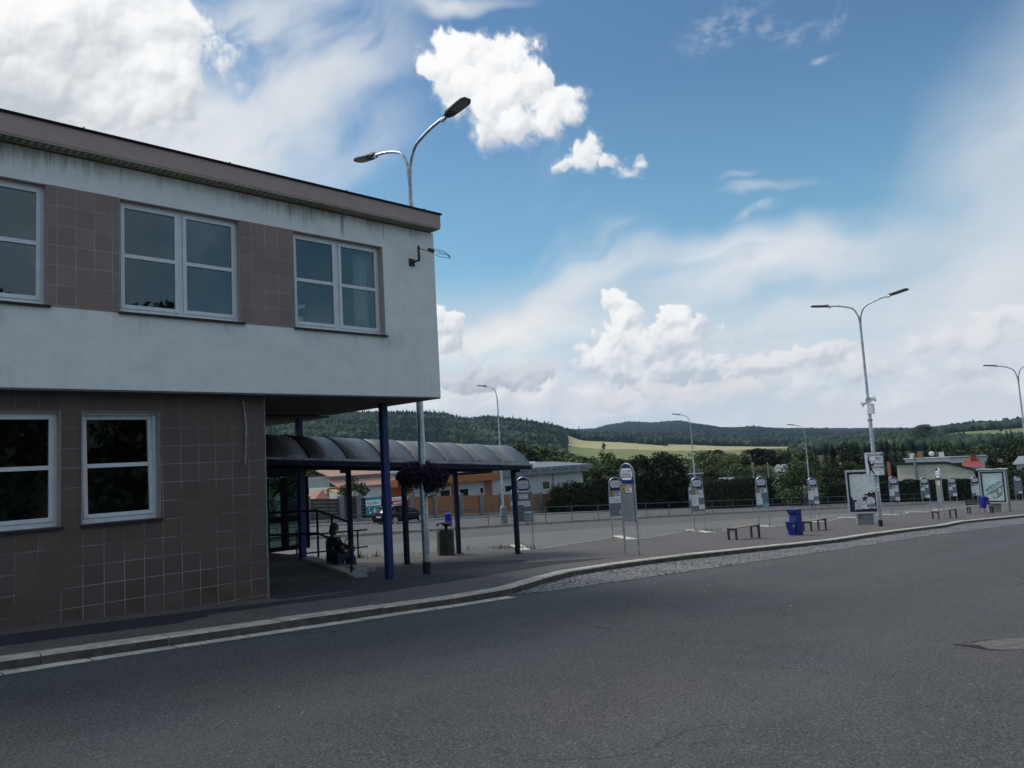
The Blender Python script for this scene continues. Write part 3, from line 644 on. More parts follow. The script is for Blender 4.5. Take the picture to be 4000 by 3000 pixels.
# bus bay and lane
lane = [(-16, 28.0), (20, 27.9), (31, 28.0), (38.5, 27.4), (44, 26.7), (52.8, 25.5), (66, 23.6), (95, 21)]
struct(MB().add([(u, v, gz(u, v, -.114)) for u, v in [(-16, 20.0), (12, 20.0)] + [(q[0], q[1]-.3) for q in saw] + list(reversed(lane))], [tuple(range(2+len(saw)+len(lane)))]).build('bus_bay', 'bay'))
rail_l = [(-16, 35.2), (20.5, 35.4), (27.5, 35.9), (34.4, 36.2), (41, 36.0), (50, 35.2), (61, 33.6), (76, 30.4), (86, 27.4)]
struct(MB().add([(u, v, gz(u, v, -.108)) for u, v in lane + list(reversed([(q[0], q[1]-.4) for q in rail_l + [(95, 25)]]))], [tuple(range(len(lane)+len(rail_l)+1))]).build('bus_lane', 'lane'))
# white kerb ends of the boarding platforms
Wk = MB()
for i in range(0, len(saw)-2, 2):
    a, b = np.array(saw[i]), np.array(saw[i+1]); t = (b-a)/np.linalg.norm(b-a); n = np.array((-t[1], t[0])); Q = [a, b, b+n*.42, a+n*.42]
    if (n @ np.array((1., 0))) > 0: Q = [a, b, b-n*.42, a-n*.42]
    Wk.add([(q[0], q[1], gz(q[0], q[1], .012)) for q in Q] + [(q[0], q[1], gz(q[0], q[1], -.15)) for q in Q], [(0, 1, 2, 3), (0, 4, 5, 1), (1, 5, 6, 2), (2, 6, 7, 3), (3, 7, 4, 0)])
struct(Wk.build('platform_kerb', 'gutter'))
Wl = MB()
for i in range(1, len(saw)-3, 2):
    a, b = np.array(saw[i]), np.array(saw[i+1]); t = (b-a)/np.linalg.norm(b-a); n = np.array((-t[1], t[0])); a = a+t*.4; b = b-t*1.4
    Q = [a-n*.08, b-n*.08, b+n*.0, a+n*.0]; Wl.add([(q[0], q[1], gz(q[0], q[1], .006)) for q in Q], [(0, 1, 2, 3)])
struct(Wl.build('platform_edge_line', 'white'))
# verge with kerb under the railing, street behind it
vk = off(rail_l, -.45); vb = off(rail_l, .75)
struct(MB().slab(vk + list(reversed(vb)), .02, -.14).build('verge', 'soil'))
kv = MB()
for i in range(len(vk)-1):
    a, b = np.array(vk[i]), np.array(vk[i+1]); t = (b-a)/np.linalg.norm(b-a); n = np.array((-t[1], t[0]))
    Q = [a-n*.02, b-n*.02, b+n*.14, a+n*.14]; kv.add([(q[0], q[1], gz(q[0], q[1], .03)) for q in Q] + [(q[0], q[1], gz(q[0], q[1], -.14)) for q in Q], [(0, 1, 2, 3), (0, 4, 5, 1), (2, 6, 7, 3)])
struct(kv.build('verge_kerb', 'concrete'))
struct(MB().add([(u, v, gz(u, v, -.095)) for u, v in vb + [(95, 60), (-30, 60)]], [tuple(range(len(vb)+2))]).build('back_street', 'lane'))

# terrain: valley, fields and hills measured along bearings from the camera
TB = [  # photo column : ground height in photo rows at 900, 1500, 2200, 3500, 5200 m
 (-400, 1000, 971, 960, 960, 960), (400, 985, 931, 950, 950, 950), (575, 985, 911, 940, 940, 935), (700, 985, 901, 930, 940, 930), (841, 985, 900, 925, 930, 925), (908, 985, 900, 925, 928, 925), (964, 985, 903, 925, 928, 925), (991, 985, 912, 928, 930, 925), (1023, 984, 914, 930, 930, 925), (1055, 984, 910, 930, 930, 925), (1100, 984, 913, 932, 932, 925), (1156, 983, 921, 934, 934, 925), (1212, 982, 933, 942, 940, 930), (1257, 982, 951, 946, 940, 932), (1290, 982, 953, 946, 938, 930), (1317, 982, 954, 946, 938, 922), (1362, 982, 955, 948, 938, 914.5), (1411, 982, 957, 950, 938, 917), (1450, 983, 959, 952, 934, 914), (1474, 983, 960, 953, 928, 912.5), (1497, 983, 961, 954, 924, 918), (1542, 983, 963, 956, 929, 925), (1562, 982, 964, 956, 934, 928), (1632, 981, 965, 956, 928.5, 930), (1684, 979, 965, 956, 934, 930), (1717, 978, 964.5, 955, 937.5, 930), (1751, 975, 962, 953, 934, 930), (1813, 970, 957, 951, 942, 930), (1878, 966, 952, 948, 941, 930), (1905, 964, 949, 947, 936, 930), (1973, 966, 944, 940, 938, 930), (2029, 968, 940, 931, 936, 930), (2051, 968, 936, 931, 932, 930), (2090, 967, 932, 925, 926, 928), (2159, 964, 928, 921, 922, 925), (2212, 959, 924, 917, 920, 922), (2500, 948, 908, 905, 908, 910), (2900, 925, 900, 900, 900, 900)]
TD = np.array([110, 170, 260, 520, 900, 1500, 2200, 3500, 5200.])
taz = []; tz = []
for r in TB:
    a, hy = col_az(max(-400, min(2900, r[0]))); taz.append(a); zz = []
    for d, y in zip((900, 1500, 2200, 3500, 5200), r[1:]):
        P = AT(r[0], y, d*math.cos(a)); zz.append(P[2])
    tz.append(zz)
taz = np.array(taz); tz = np.array(tz)
def ground_h(b, d):
    """terrain height at bearing b (rad from heading) and distance d, arrays"""
    b = np.asarray(b, float); d = np.asarray(d, float)
    uv = d[..., None]*(np.cos(b)[..., None]*HEAD[:2] + np.sin(b)[..., None]*SIDE[:2])
    near = gz(uv[..., 0], uv[..., 1], -.32)
    far = np.stack([np.interp(b, taz, tz[:, k]) for k in range(5)], -1)
    n110 = gz(110*(np.cos(b)*HEAD[0]+np.sin(b)*SIDE[0]), 110*(np.cos(b)*HEAD[1]+np.sin(b)*SIDE[1]), -.32)
    n110 = np.clip(n110, -9, 6)
    col = [n110, n110*.6-4.2, np.full_like(b, -9.0), np.full_like(b, -7.5)] + [far[..., k] for k in range(5)]
    h = np.zeros_like(d); C = np.stack(col, -1)
    for k in range(len(TD)-1):
        m = (d >= TD[k]) & (d < TD[k+1]); t = (d-TD[k])/(TD[k+1]-TD[k])
        h = np.where(m, C[..., k]*(1-t) + C[..., k+1]*t, h)
    h = np.where(d >= TD[-1], C[..., -1], h)
    return np.where(d < 100, near, np.where(d < 110, near*(110-d)/10 + C[..., 0]*(d-100)/10, h))
bs = np.concatenate([np.linspace(-math.pi, -1.0, 26)[:-1], np.linspace(-1.0, 1.0, 321), np.linspace(1.0, math.pi, 26)[1:]])
ds = np.concatenate([[0.0], np.linspace(20, 100, 9), np.linspace(110, 520, 24), np.linspace(540, 2300, 75), np.linspace(2360, 5200, 40), [5300]])
BB, DD = np.meshgrid(bs, ds, indexing='ij'); Z = ground_h(BB, np.minimum(DD, 5300)); Z = Z - np.where(DD > 5300, (DD-5300)*.06, 0)
UU = DD*(np.cos(BB)*HEAD[0]+np.sin(BB)*SIDE[0]); VV = DD*(np.cos(BB)*HEAD[1]+np.sin(BB)*SIDE[1])
ni, nj = BB.shape; Vt = np.stack([UU, VV, Z], -1).reshape(-1, 3)
idx = np.arange(ni*nj).reshape(ni, nj); Ft = np.stack([idx[:-1, :-1], idx[1:, :-1], idx[1:, 1:], idx[:-1, 1:]], -1).reshape(-1, 4)
me = bpy.data.meshes.new('terrain'); me.from_pydata(Vt.tolist(), [], Ft.tolist()); me.shade_smooth()
# fields: ripe grain, meadow, forest floor  (world-space regions, stored as face materials)
def mk_field(name, c1, c2, c3):
    m, nt, b, v = shader(name); r = nnoise(nmap(v, rot=(0, 0, .5), scale=(.3, 3, 1)), .03, 4, .6); q = nnoise(v, .012, 5, .6)
    c = nmix(r.sstep(.3, .7), c1, c2); c = nmix(q.sstep(.5, .7)*.7, c, c3); nt.links.new(c.s, b.inputs['Base Color']); b.inputs['Roughness'].default_value = .95; b.inputs['Specular IOR Level'].default_value = .1
    return m
me.materials.append(mk_field('forest floor', (.030, .048, .022), (.045, .066, .028), (.06, .08, .03)))
me.materials.append(mk_field('ripe grain', (.43, .38, .20), (.37, .33, .17), (.47, .42, .24)))
me.materials.append(mk_field('meadow', (.195, .215, .085), (.165, .195, .070), (.24, .25, .11)))
me.materials.append(mk_field('valley ground', (.07, .09, .04), (.10, .11, .05), (.05, .07, .03)))
cb = (BB[:-1, :-1]+BB[1:, :-1])/2; cd = (DD[:-1, :-1]+DD[:-1, 1:])/2
COLB = {x: col_az(x)[0] for x in (400, 1000, 1223, 1240, 1327, 1440, 1582, 1720, 1760, 1880, 1960, 2040, 2090, 2212)}
def land(b, d):
    """0 forest, 1 grain, 2 meadow, 3 valley"""
    b = np.asarray(b); d = np.asarray(d); o = np.full(b.shape, 3)
    o = np.where(d > 620, 0, o)
    left = b < COLB[1223] + .0*(d)
    mid = (b >= COLB[1223]) & (b < COLB[1760])
    edge = np.interp(b, [COLB[1223], COLB[1327], COLB[1440], COLB[1440]+.002, COLB[1582], COLB[1760]], [1500, 1480, 1330, 1470, 1510, 1490])
    grn = np.interp(b, [COLB[1223], COLB[1240], COLB[1440], COLB[1582], COLB[1720]], [1120, 1110, 1060, 1150, 1420])
    o = np.where(mid & (d > 700) & (d < edge), np.where(d > grn, 1, 2), o)
    o = np.where(left & (b > COLB[1000]) & (d > 700) & (d < 700 + (b-COLB[1000])/(COLB[1223]-COLB[1000])*210), 2, o)
    o = np.where((b >= COLB[1760]) & (b < COLB[1880]+.01) & (d > 980) & (d < 1120), 1, o)
    o = np.where((b >= COLB[1760]) & (b < COLB[1960]) & (d > 1290) & (d < 1420), 2, o)
    o = np.where((b > COLB[2040]) & (d > 1130 - (b-COLB[2040])*1800) & (d < 1500), 2, o)
    o = np.where((b > COLB[2090]-.004) & (d > 1750) & (d < 2300), 2, o)
    return o
me.polygons.foreach_set('material_index', land(cb, cd).reshape(-1).astype(np.int32))
ter = bpy.data.objects.new('terrain', me); COL.objects.link(ter); struct(ter)
# ------------------------------------------------------------------ far forests: two merged woods (conifers, broadleaf), too many trees to count
def np_obj(name, V, F, m, smooth=False, parent=None):
    me = bpy.data.meshes.new(name); k = F.shape[1]
    me.vertices.add(len(V)); me.vertices.foreach_set('co', np.ascontiguousarray(V, np.float32).reshape(-1))
    me.loops.add(F.size); me.loops.foreach_set('vertex_index', np.ascontiguousarray(F, np.int32).reshape(-1))
    me.polygons.add(len(F)); me.polygons.foreach_set('loop_start', np.arange(0, F.size, k, dtype=np.int32))
    me.update(calc_edges=True); me.validate()
    for mm in (m if isinstance(m, list) else [m]): me.materials.append(MT[mm] if isinstance(mm, str) else mm)
    if smooth: me.shade_smooth()
    o = bpy.data.objects.new(name, me); COL.objects.link(o)
    if parent: o.parent = parent
    return o
def conif_proto(n=7, tiers=3):
    V = []; F = []
    for t in range(tiers):
        z0 = .08 + t*.28; z1 = min(1.0, z0+.46) if t < tiers-1 else 1.0; r = (1 - t*.30)
        o = len(V)
        for k in range(n): a = 2*math.pi*k/n + t*.5; V.append((r*math.cos(a), r*math.sin(a), z0))
        V.append((0, 0, z1))
        for k in range(n): F.append((o+k, o+(k+1) % n, o+n))
    return np.array(V), np.array(F)
def ico_proto(sub=2):
    bm = bmesh.new(); bmesh.ops.create_icosphere(bm, subdivisions=sub, radius=1); bm.verts.ensure_lookup_table()
    V = np.array([v.co[:] for v in bm.verts]); F = np.array([[v.index for v in f.verts] for f in bm.faces]); bm.free(); return V, F
PC = [conif_proto(7, 3), conif_proto(6, 3)]; PB = ico_proto(2); PB1 = ico_proto(1)
fpts = []
def scatter(b0, b1, d0, d1, sp, size):
    nd = int((d1-d0)/sp)
    for i in range(nd):
        d = d0 + sp*i; n = max(1, int((b1-b0)*d/sp)); b = b0 + (np.arange(n)+RNG.uniform(-.45, .45, n))*(b1-b0)/n; dd = d + RNG.uniform(-.5, .5, n)*sp
        fpts.append(np.stack([b, dd, np.full(n, size)], -1))
bL, bR = -.52, .64
scatter(bL, COLB[1223]+.01, 640, 1620, 6.6, 1.0)
scatter(COLB[1223]-.02, bR, 1290, 2350, 9.0, 1.05)
scatter(COLB[1720], bR, 630, 1330, 6.6, .8)
scatter(bL, bR, 2350, 5250, 23, 2.0)
fp = np.concatenate(fpts); fp = fp[land(fp[:, 0], fp[:, 1]) == 0]
def pn(x, y): return np.sin(x*.021+1.3)*np.sin(y*.017+.4) + .6*np.sin(x*.047+y*.031) + .4*np.sin(x*.11-y*.09+2)
fu = fp[:, 1]*(np.cos(fp[:, 0])*HEAD[0]+np.sin(fp[:, 0])*SIDE[0]); fv = fp[:, 1]*(np.cos(fp[:, 0])*HEAD[1]+np.sin(fp[:, 0])*SIDE[1]); fz = ground_h(fp[:, 0], fp[:, 1])
spec = pn(fu, fv) + RNG.normal(0, .45, len(fp))
rightside = fp[:, 0] > COLB[1720]
con = (spec > np.where(rightside & (fp[:, 1] < 2300), 1.0, -.15))
def plant(sel, proto, h, w, name, m, squash=False):
    V0, F0 = proto; n = int(sel.sum()); P = np.stack([fu[sel], fv[sel], fz[sel]], -1); S = fp[sel, 2]
    H = h*S*RNG.uniform(.72, 1.22, n); Wd = w*S*RNG.uniform(.75, 1.25, n); rot = RNG.uniform(0, 6.28, n)
    J = 1 + RNG.normal(0, .16, (n, len(V0), 1)); Vv = V0[None]*J
    c, s = np.cos(rot)[:, None], np.sin(rot)[:, None]
    x = (Vv[..., 0]*c - Vv[..., 1]*s)*Wd[:, None]; y = (Vv[..., 0]*s + Vv[..., 1]*c)*Wd[:, None]
    z = Vv[..., 2]*H[:, None] if not squash else (Vv[..., 2]*.5+.5)*H[:, None]
    out = np.stack([x+P[:, 0:1], y+P[:, 1:2], z+P[:, 2:3]-.5], -1).reshape(-1, 3)
    F = (F0[None] + (np.arange(n)*len(V0))[:, None, None]).reshape(-1, F0.shape[1])
    return np_obj(name, out, F, m)
farsel = fp[:, 1] > 2350
tag(plant(con & ~farsel, PC[0], 12.5, 3.6, 'forest', 'fconif'), 'dark conifer forest covering the hills behind the bus station', 'forest', kind='stuff')
tag(plant(~con & ~farsel, PB, 11, 5.0, 'forest', 'fbroad', True), 'lighter broadleaf woods mixed into the hillside forest', 'forest', kind='stuff')
tag(plant(farsel, PB1, 8, 8.0, 'forest', 'fconif', True), 'hazy blue wooded ridge on the far horizon', 'forest', kind='stuff')

# ------------------------------------------------------------------ tree kinds (meshes of leaf clumps and limbs, unit height)
def leaf_cloud(centers, radii, n, size, seed, flat=.0):
    r = np.random.default_rng(seed); centers = np.array(centers); radii = np.array(radii)
    w = radii.prod(1)**(2/3); w = w/w.sum(); k = r.choice(len(centers), n, p=w)
    d = r.normal(size=(n, 3)); d /= np.linalg.norm(d, axis=1)[:, None]; rr = r.uniform(.45, 1.0, n)**.6
    P = centers[k] + d*radii[k]*rr[:, None]
    N = d*.7 + r.normal(size=(n, 3))*.6 + np.array([0, 0, .25]); N /= np.linalg.norm(N, axis=1)[:, None]
    A = np.cross(N, r.normal(size=(n, 3))); A /= np.linalg.norm(A, axis=1)[:, None]; B = np.cross(N, A)
    s = size*r.uniform(.6, 1.4, n)[:, None]
    V = np.stack([P - A*s, P + B*s*.55 + N*s*.12, P + A*s, P - B*s*.55 + N*s*.12], 1).reshape(-1, 3)
    F = np.arange(n*4).reshape(n, 4); return V, F
def clumps(seed, n, rx, rz, zc, cr):
    r = np.random.default_rng(seed); C = []; R = []
    for i in range(n):
        a = r.uniform(0, 6.28); t = r.uniform(-1, 1); q = math.sqrt(max(0, 1-t*t))*r.uniform(.45, .95)
        C.append((rx*q*math.cos(a), rx*q*math.sin(a), zc + rz*t*.9)); s = cr*r.uniform(.7, 1.35); R.append((s, s, s*.8))
    return C, R
def trunk_mesh(h, r, limbs, seed, spread):
    rr = random.Random(seed); b = MB(); p = [(0, 0, -.03)]; x = y = 0
    for i in range(1, 6): x += rr.uniform(-.012, .012); y += rr.uniform(-.012, .012); p.append((x, y, h*i/5))
    b.tube(p, [r*1.25, r, r*.85, r*.7, r*.5, r*.2], 7)
    for i in range(limbs):
        z = h*rr.uniform(.35, .9); a = rr.uniform(0, 6.28); L = spread*rr.uniform(.6, 1)
        b.tube([(0, 0, z), (L*.5*math.cos(a), L*.5*math.sin(a), z+L*.35), (L*math.cos(a), L*math.sin(a), z+L*.55)], [r*.45, r*.3, r*.1], 5)
    return b
TREES = {}
def make_kind(kind, parts):
    TREES[kind] = parts
def me_of(o): m = o.data; bpy.data.objects.remove(o); return m
for kd, seed, n, rx, rz, zc, cr, leaves, size, m in (
        ('broad1', 3, 26, .30, .34, .60, .115, 3600, .020, 'leafd'), ('broad2', 5, 22, .34, .31, .62, .13, 3600, .020, 'leafm'), ('broad3', 9, 30, .27, .38, .58, .10, 3600, .019, 'leafd'),
        ('light1', 12, 24, .36, .36, .55, .14, 3600, .020, 'leafl'), ('bush', 15, 24, .55, .44, .46, .22, 3400, .026, 'leafm'), ('bushd', 18, 26, .60, .44, .46, .22, 3400, .026, 'leafd')):
    C, R = clumps(seed, n, rx, rz, zc, cr); V, F = leaf_cloud(C, R, leaves, size, seed)
    cm = me_of(np_obj('crown', V, F, m)); bush = kd.startswith('bush')
    tm = me_of(trunk_mesh(.35 if bush else .62, .022, 6, seed, .2).build('trunk', 'bark'))
    make_kind(kd, (cm, tm))
# open, twiggy small tree with bare shoots on top
C, R = clumps(31, 22, .30, .30, .50, .10); C += [(.05, 0, .86), (-.08, .03, .82), (.10, .05, .80), (0, -.05, .93), (-.14, 0, .76), (.17, 0, .74)]; R += [(.035, .035, .06)]*6
V, F = leaf_cloud(C, R, 3600, .019, 31); make_kind('twiggy', (me_of(np_obj('crown', V, F, 'leafm')), me_of(trunk_mesh(.85, .018, 9, 31, .2).build('trunk', 'bark'))))
# spruce: whorls of drooping boughs
def spruce(seed, w, droop, tiers, m, bare=.1):
    r = np.random.default_rng(seed); Vs = []; Fs = []; o = 0
    for t in range(tiers):
        z = bare + (1-bare)*(t/tiers)**.92; L = w*(1 - (t/tiers))**.85 + .012
        nb = max(5, int(11*(1-t/tiers)+4)); a0 = r.uniform(0, 6.28)
        for k in range(nb):
            a = a0 + 6.28*k/nb + r.uniform(-.25, .25); l = L*r.uniform(.75, 1.15); ca, sa = math.cos(a), math.sin(a)
            m_ = 5
            for q in range(m_):
                s = (q+.6)/m_; x = l*s; zz = z - droop*l*s*s + r.uniform(-.006, .006); ww = (.030+.25*l*(1-s)*.35)*r.uniform(.8, 1.3)
                c = np.array((x*ca, x*sa, zz)); tdir = np.array((ca, sa, -droop*s)); sd = np.array((-sa, ca, r.uniform(-.3, .3)))
                Vs += [c - tdir*l*.16, c + sd*ww + np.array((0, 0, -.012)), c + tdir*l*.18, c - sd*ww + np.array((0, 0, -.012))]; Fs.append((o, o+1, o+2, o+3)); o += 4
    cm = me_of(np_obj('crown', np.array(Vs), np.array(Fs), m)); tm = me_of(MB().tube([(0, 0, -.02), (0, 0, .5), (0, 0, .99)], [.016, .010, .002], 6).build('trunk', 'bark')); return cm, tm
make_kind('spruce1', spruce(41, .19, .35, 26, 'needle')); make_kind('spruce2', spruce(44, .24, .25, 24, 'needle', .06)); make_kind('spruce3', spruce(47, .15, .45, 28, 'needle', .12))
# pine: bare trunk with flat dark tufts
C, R = clumps(52, 16, .24, .20, .76, .10); V, F = leaf_cloud(C, R, 2800, .017, 52); make_kind('pine', (me_of(np_obj('crown', V, F, 'needle')), me_of(trunk_mesh(.85, .016, 8, 52, .18).build('trunk', 'bark'))))
# columnar thuja
C = [(random.uniform(-.05, .05), random.uniform(-.05, .05), .08+.86*i/13) for i in range(14)]; R = [(.20*(1-(i/13)**2.2*.85),)*2 + (.10,) for i in range(14)]
V, F = leaf_cloud(C, R, 3000, .026, 61); make_kind('thuja', (me_of(np_obj('crown', V, F, 'thuja')), me_of(MB().tube([(0, 0, -.02), (0, 0, .6)], [.02, .006], 6).build('trunk', 'bark'))))
# tall dense hedge tree with leafy skin to the ground
C, R = clumps(66, 40, .26, .44, .50, .11); V, F = leaf_cloud(C, R, 5200, .020, 66); make_kind('hedgetree', (me_of(np_obj('crown', V, F, 'thuja')), me_of(trunk_mesh(.6, .02, 4, 66, .15).build('trunk', 'bark'))))
def tree(kind, loc, h, wid, label, cat='tree', name=None, group=None, rz=None):
    cm, tm = TREES[kind]
    nm = name or {'spruce': 'spruce_tree', 'pine': 'pine_tree', 'thuja': 'thuja_tree', 'bush': 'bush', 'bushd': 'bush'}.get(kind.rstrip('0123456789'), 'leafy_tree')
    e = empty(nm, loc, random.uniform(0, 6.28) if rz is None else rz, label, cat, group); e.scale = (h*wid, h*wid, h)
    for n_, me_ in (('crown', cm), ('trunk', tm)):
        o = bpy.data.objects.new(n_, me_); COL.objects.link(o); o.parent = e
    return e
def tree_px(kind, x, D, ytop, label, wid=1., cat='tree', name=None, group=None, sink=0.):
    """stands on the ground D metres ahead at photo column x, its top reaching photo row ytop"""
    a, hy = col_az(x); P = AT(x, ytop, D); d = math.hypot(P[0], P[1]); b = math.atan2(P[:2] @ SIDE[:2], P[:2] @ HEAD[:2])
    z = float(ground_h(np.array([b]), np.array([d]))[0]) + (.2 if d < 100 else 0); return tree(kind, (P[0], P[1], z-sink), P[2]-z+sink, wid, label, cat, name, group)
# ------------------------------------------------------------------ office building over the street
ZS, ZT = 3.26, 6.92                      # underside and top of the upper storey wall
VU, VL, UE, UL = 13.0, 13.35, 10.77, 6.82
bld = empty('office_building', (0, VL, gz(0, VL)), 0, 'two storey office block with white stucco upper floor overhanging a brown tiled ground floor', 'building')
BO = Vector(bld.location)
def bpart(mb, name, m, parent=None, smooth=False, bevel=0):
    o = mb.build(name, m, None, smooth, None, bevel); o.parent = parent or bld; o.matrix_parent_inverse = Matrix.Translation(-BO) if not parent else Matrix.Identity(4)
    return o
wins = [(-1.0, 1.06), (1.13, 3.18), (4.21, 6.26), (7.31, 9.35)]
WZ0, WZ1 = 4.53, 6.40
w = MB()
w.box(-7, UE, VU, VU+.30, ZS, WZ0); w.box(-7, UE, VU, VU+.30, WZ1, ZT); w.box(wins[-1][1]+.0, UE, VU, VU+.30, WZ0, WZ1)
w.box(UE-.30, UE, VU+.30, 17.5, ZS, ZT); w.box(UE-.30, UE, 17.5, 21.2, ZS-.05, ZT); w.box(-7, UE-.30, 20.9, 21.2, ZS-.05, ZT)
bpart(w, 'upper_wall', 'stucco')
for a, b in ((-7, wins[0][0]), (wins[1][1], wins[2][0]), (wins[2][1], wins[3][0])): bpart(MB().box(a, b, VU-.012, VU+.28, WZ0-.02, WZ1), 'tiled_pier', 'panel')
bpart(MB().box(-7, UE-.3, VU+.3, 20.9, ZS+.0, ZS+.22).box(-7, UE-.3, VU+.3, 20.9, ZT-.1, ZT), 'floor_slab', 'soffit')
fa = MB(); fa.box(-7, UE+.0, VU-.27, VU+.2, 6.975, 7.27).box(UE-.25, UE+.0, VU+.2, 21.3, 6.975, 7.27)
bpart(fa, 'fascia', 'pink')
bpart(MB().box(-7, UE-.02, VU-.262, VU+.2, 6.945, 6.974), 'perforated_eave', 'perf')
bpart(MB().box(-7, UE-.25, VU+.2, 21.2, 7.12, 7.2), 'roof', 'roofdk')
rt = MB(); rt.box(-7, UE+.03, VU-.305, VU-.1, 7.272, 7.305).box(-.10+UE, UE+.035, VU-.1, 21.3, 7.272, 7.305)
for u in (-4.2, -1.4, 3.6, 5.95, 8.35, 10.3): rt.box(u, u+.018, VU-.31, VU-.26, 7.303, 7.322)
bpart(rt, 'roof_edge_trim', 'darknavy')
# soffit boards under the overhang
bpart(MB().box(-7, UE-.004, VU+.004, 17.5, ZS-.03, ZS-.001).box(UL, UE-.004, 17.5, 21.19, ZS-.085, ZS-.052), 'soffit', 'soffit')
# ground floor with window openings
lz0 = -1.6
LW = [(1.40, 3.45), (3.76, 4.93)]; LZ0, LZ1 = 1.19, 2.95
g = MB(); g.box(-7, UL, VL, VL+.3, lz0, LZ0).box(-7, UL, VL, VL+.3, LZ1, ZS-.03)
for a, b in ((-7, LW[0][0]), (LW[0][1], LW[1][0]), (LW[1][1], UL)): g.box(a, b, VL, VL+.3, LZ0, LZ1)
g.box(UL-.3, UL, VL+.3, 21.2, lz0, ZS-.03); g.box(-7, UL-.3, 20.9, 21.2, lz0, ZS-.03)
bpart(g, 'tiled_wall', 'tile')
bpart(MB().box(UL-.004, UL+.012, VL-.012, VL+.004, -.45, ZS-.035), 'corner_trim', 'greyprint')
# dark rooms behind the glass
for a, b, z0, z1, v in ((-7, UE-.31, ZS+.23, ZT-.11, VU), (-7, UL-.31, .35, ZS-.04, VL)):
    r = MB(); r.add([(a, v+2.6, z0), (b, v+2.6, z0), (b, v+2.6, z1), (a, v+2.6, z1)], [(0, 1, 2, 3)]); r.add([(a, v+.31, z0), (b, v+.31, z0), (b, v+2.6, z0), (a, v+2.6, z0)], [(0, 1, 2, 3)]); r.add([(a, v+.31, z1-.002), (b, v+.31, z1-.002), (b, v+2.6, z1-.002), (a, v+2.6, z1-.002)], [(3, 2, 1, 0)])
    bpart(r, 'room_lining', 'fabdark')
def window(a, b, z0, z1, v, split=True, tilt=False):
    """frame set 0.13 behind the wall face, mullion and sash bars, pane, dark sill, brown reveal"""
    d = v+.12; f = MB(); t = .055
    f.box(a, a+t, d, d+.07, z0, z1).box(b-t, b, d, d+.07, z0, z1).box(a+t, b-t, d, d+.07, z1-t, z1).box(a+t, b-t, d, d+.07, z0, z0+.075)
    xs = [(a+t, (a+b)/2-.0), ((a+b)/2, b-t)] if split else [(a+t, b-t)]
    if split: f.box((a+b)/2-.035, (a+b)/2+.035, d+.002, d+.068, z0+.075, z1-t)
    for k in range(3 if split else 2): u = a+(b-a)*(.16+.3*k); f.box(u, u+.035, d-.006, d+.001, z0+.022, z0+.034)
    o = bpart(f, 'window', 'pvc')
    for x0, x1 in xs:
        if split: x0 = x0 if x0 == a+t else x0+.036; x1 = x1 if x1 == b-t else x1-.036
        s = MB(); z_0, z_1 = z0+.077, z1-t-.002; w_ = .062; e = d-.018; zm = z_0+(z_1-z_0)*.505
        def piece(q):
            q.box(x0+.002, x0+w_, e, e+.06, z_0, z_1).box(x1-w_, x1-.002, e, e+.06, z_0, z_1).box(x0+w_, x1-w_, e, e+.06, z_1-w_, z_1).box(x0+w_, x1-w_, e, e+.06, z_0, z_0+w_).box(x0+w_, x1-w_, e, e+.06, zm-.032, zm+.032)
        pn_ = MB()
        if tilt:      # sash tipped into the room at the top
            M = Matrix.Translation((0, e+.03, z_0)) @ Matrix.Rotation(rad(-3.2), 4, 'X') @ Matrix.Translation((0, -e-.03, -z_0)); s.M = M; pn_.M = M
        piece(s); pn_.add([(x0+w_, e+.03, z_0+w_), (x1-w_, e+.03, z_0+w_), (x1-w_, e+.03, z_1-w_), (x0+w_, e+.03, z_1-w_)], [(0, 1, 2, 3)])
        bpart(s, 'sash', 'pvc', o); bpart(pn_, 'pane', 'glass', o)
    bpart(MB().box(a-.02, b+.05, v-.06, d+.0, z0-.045, z0-.012), 'sill', 'sill', o)
    rv = MB(); rv.box(a-.001, a+.012, v+.004, d-.002, z0-.01, z1).box(b-.012, b+.001, v+.004, d-.002, z0-.01, z1).box(a+.012, b-.012, v+.004, d-.002, z1-.012, z1-.001)
    bpart(rv, 'reveal', 'pink', o)
    bpart(MB().box(b+.002, b+.014, v-.018, v+.003, z0-.01, z1), 'edge_trim', 'greyprint', o); bpart(MB().box(a-.014, a-.002, v-.018, v+.003, z0-.01, z1), 'edge_trim', 'greyprint', o)
for a, b in wins: window(a, b, WZ0, WZ1, VU)
window(*LW[0], LZ0, LZ1, VL); window(*LW[1], LZ0, LZ1, VL, False, True)
def wlight(): pass
# columns carrying the overhang
for u, v, z0 in ((10.12, 14.25, gz(10.1, 14.25)-.03), (10.12, 17.95, gz(10.1, 17.95))):
    c = MB(); c.cbox(u-.078, u+.078, v-.078, v+.078, z0, ZS-.031, .014); c.cbox(u-.13, u+.13, v-.13, v+.13, z0, z0+.035, .01); bpart(c, 'column', 'blue')
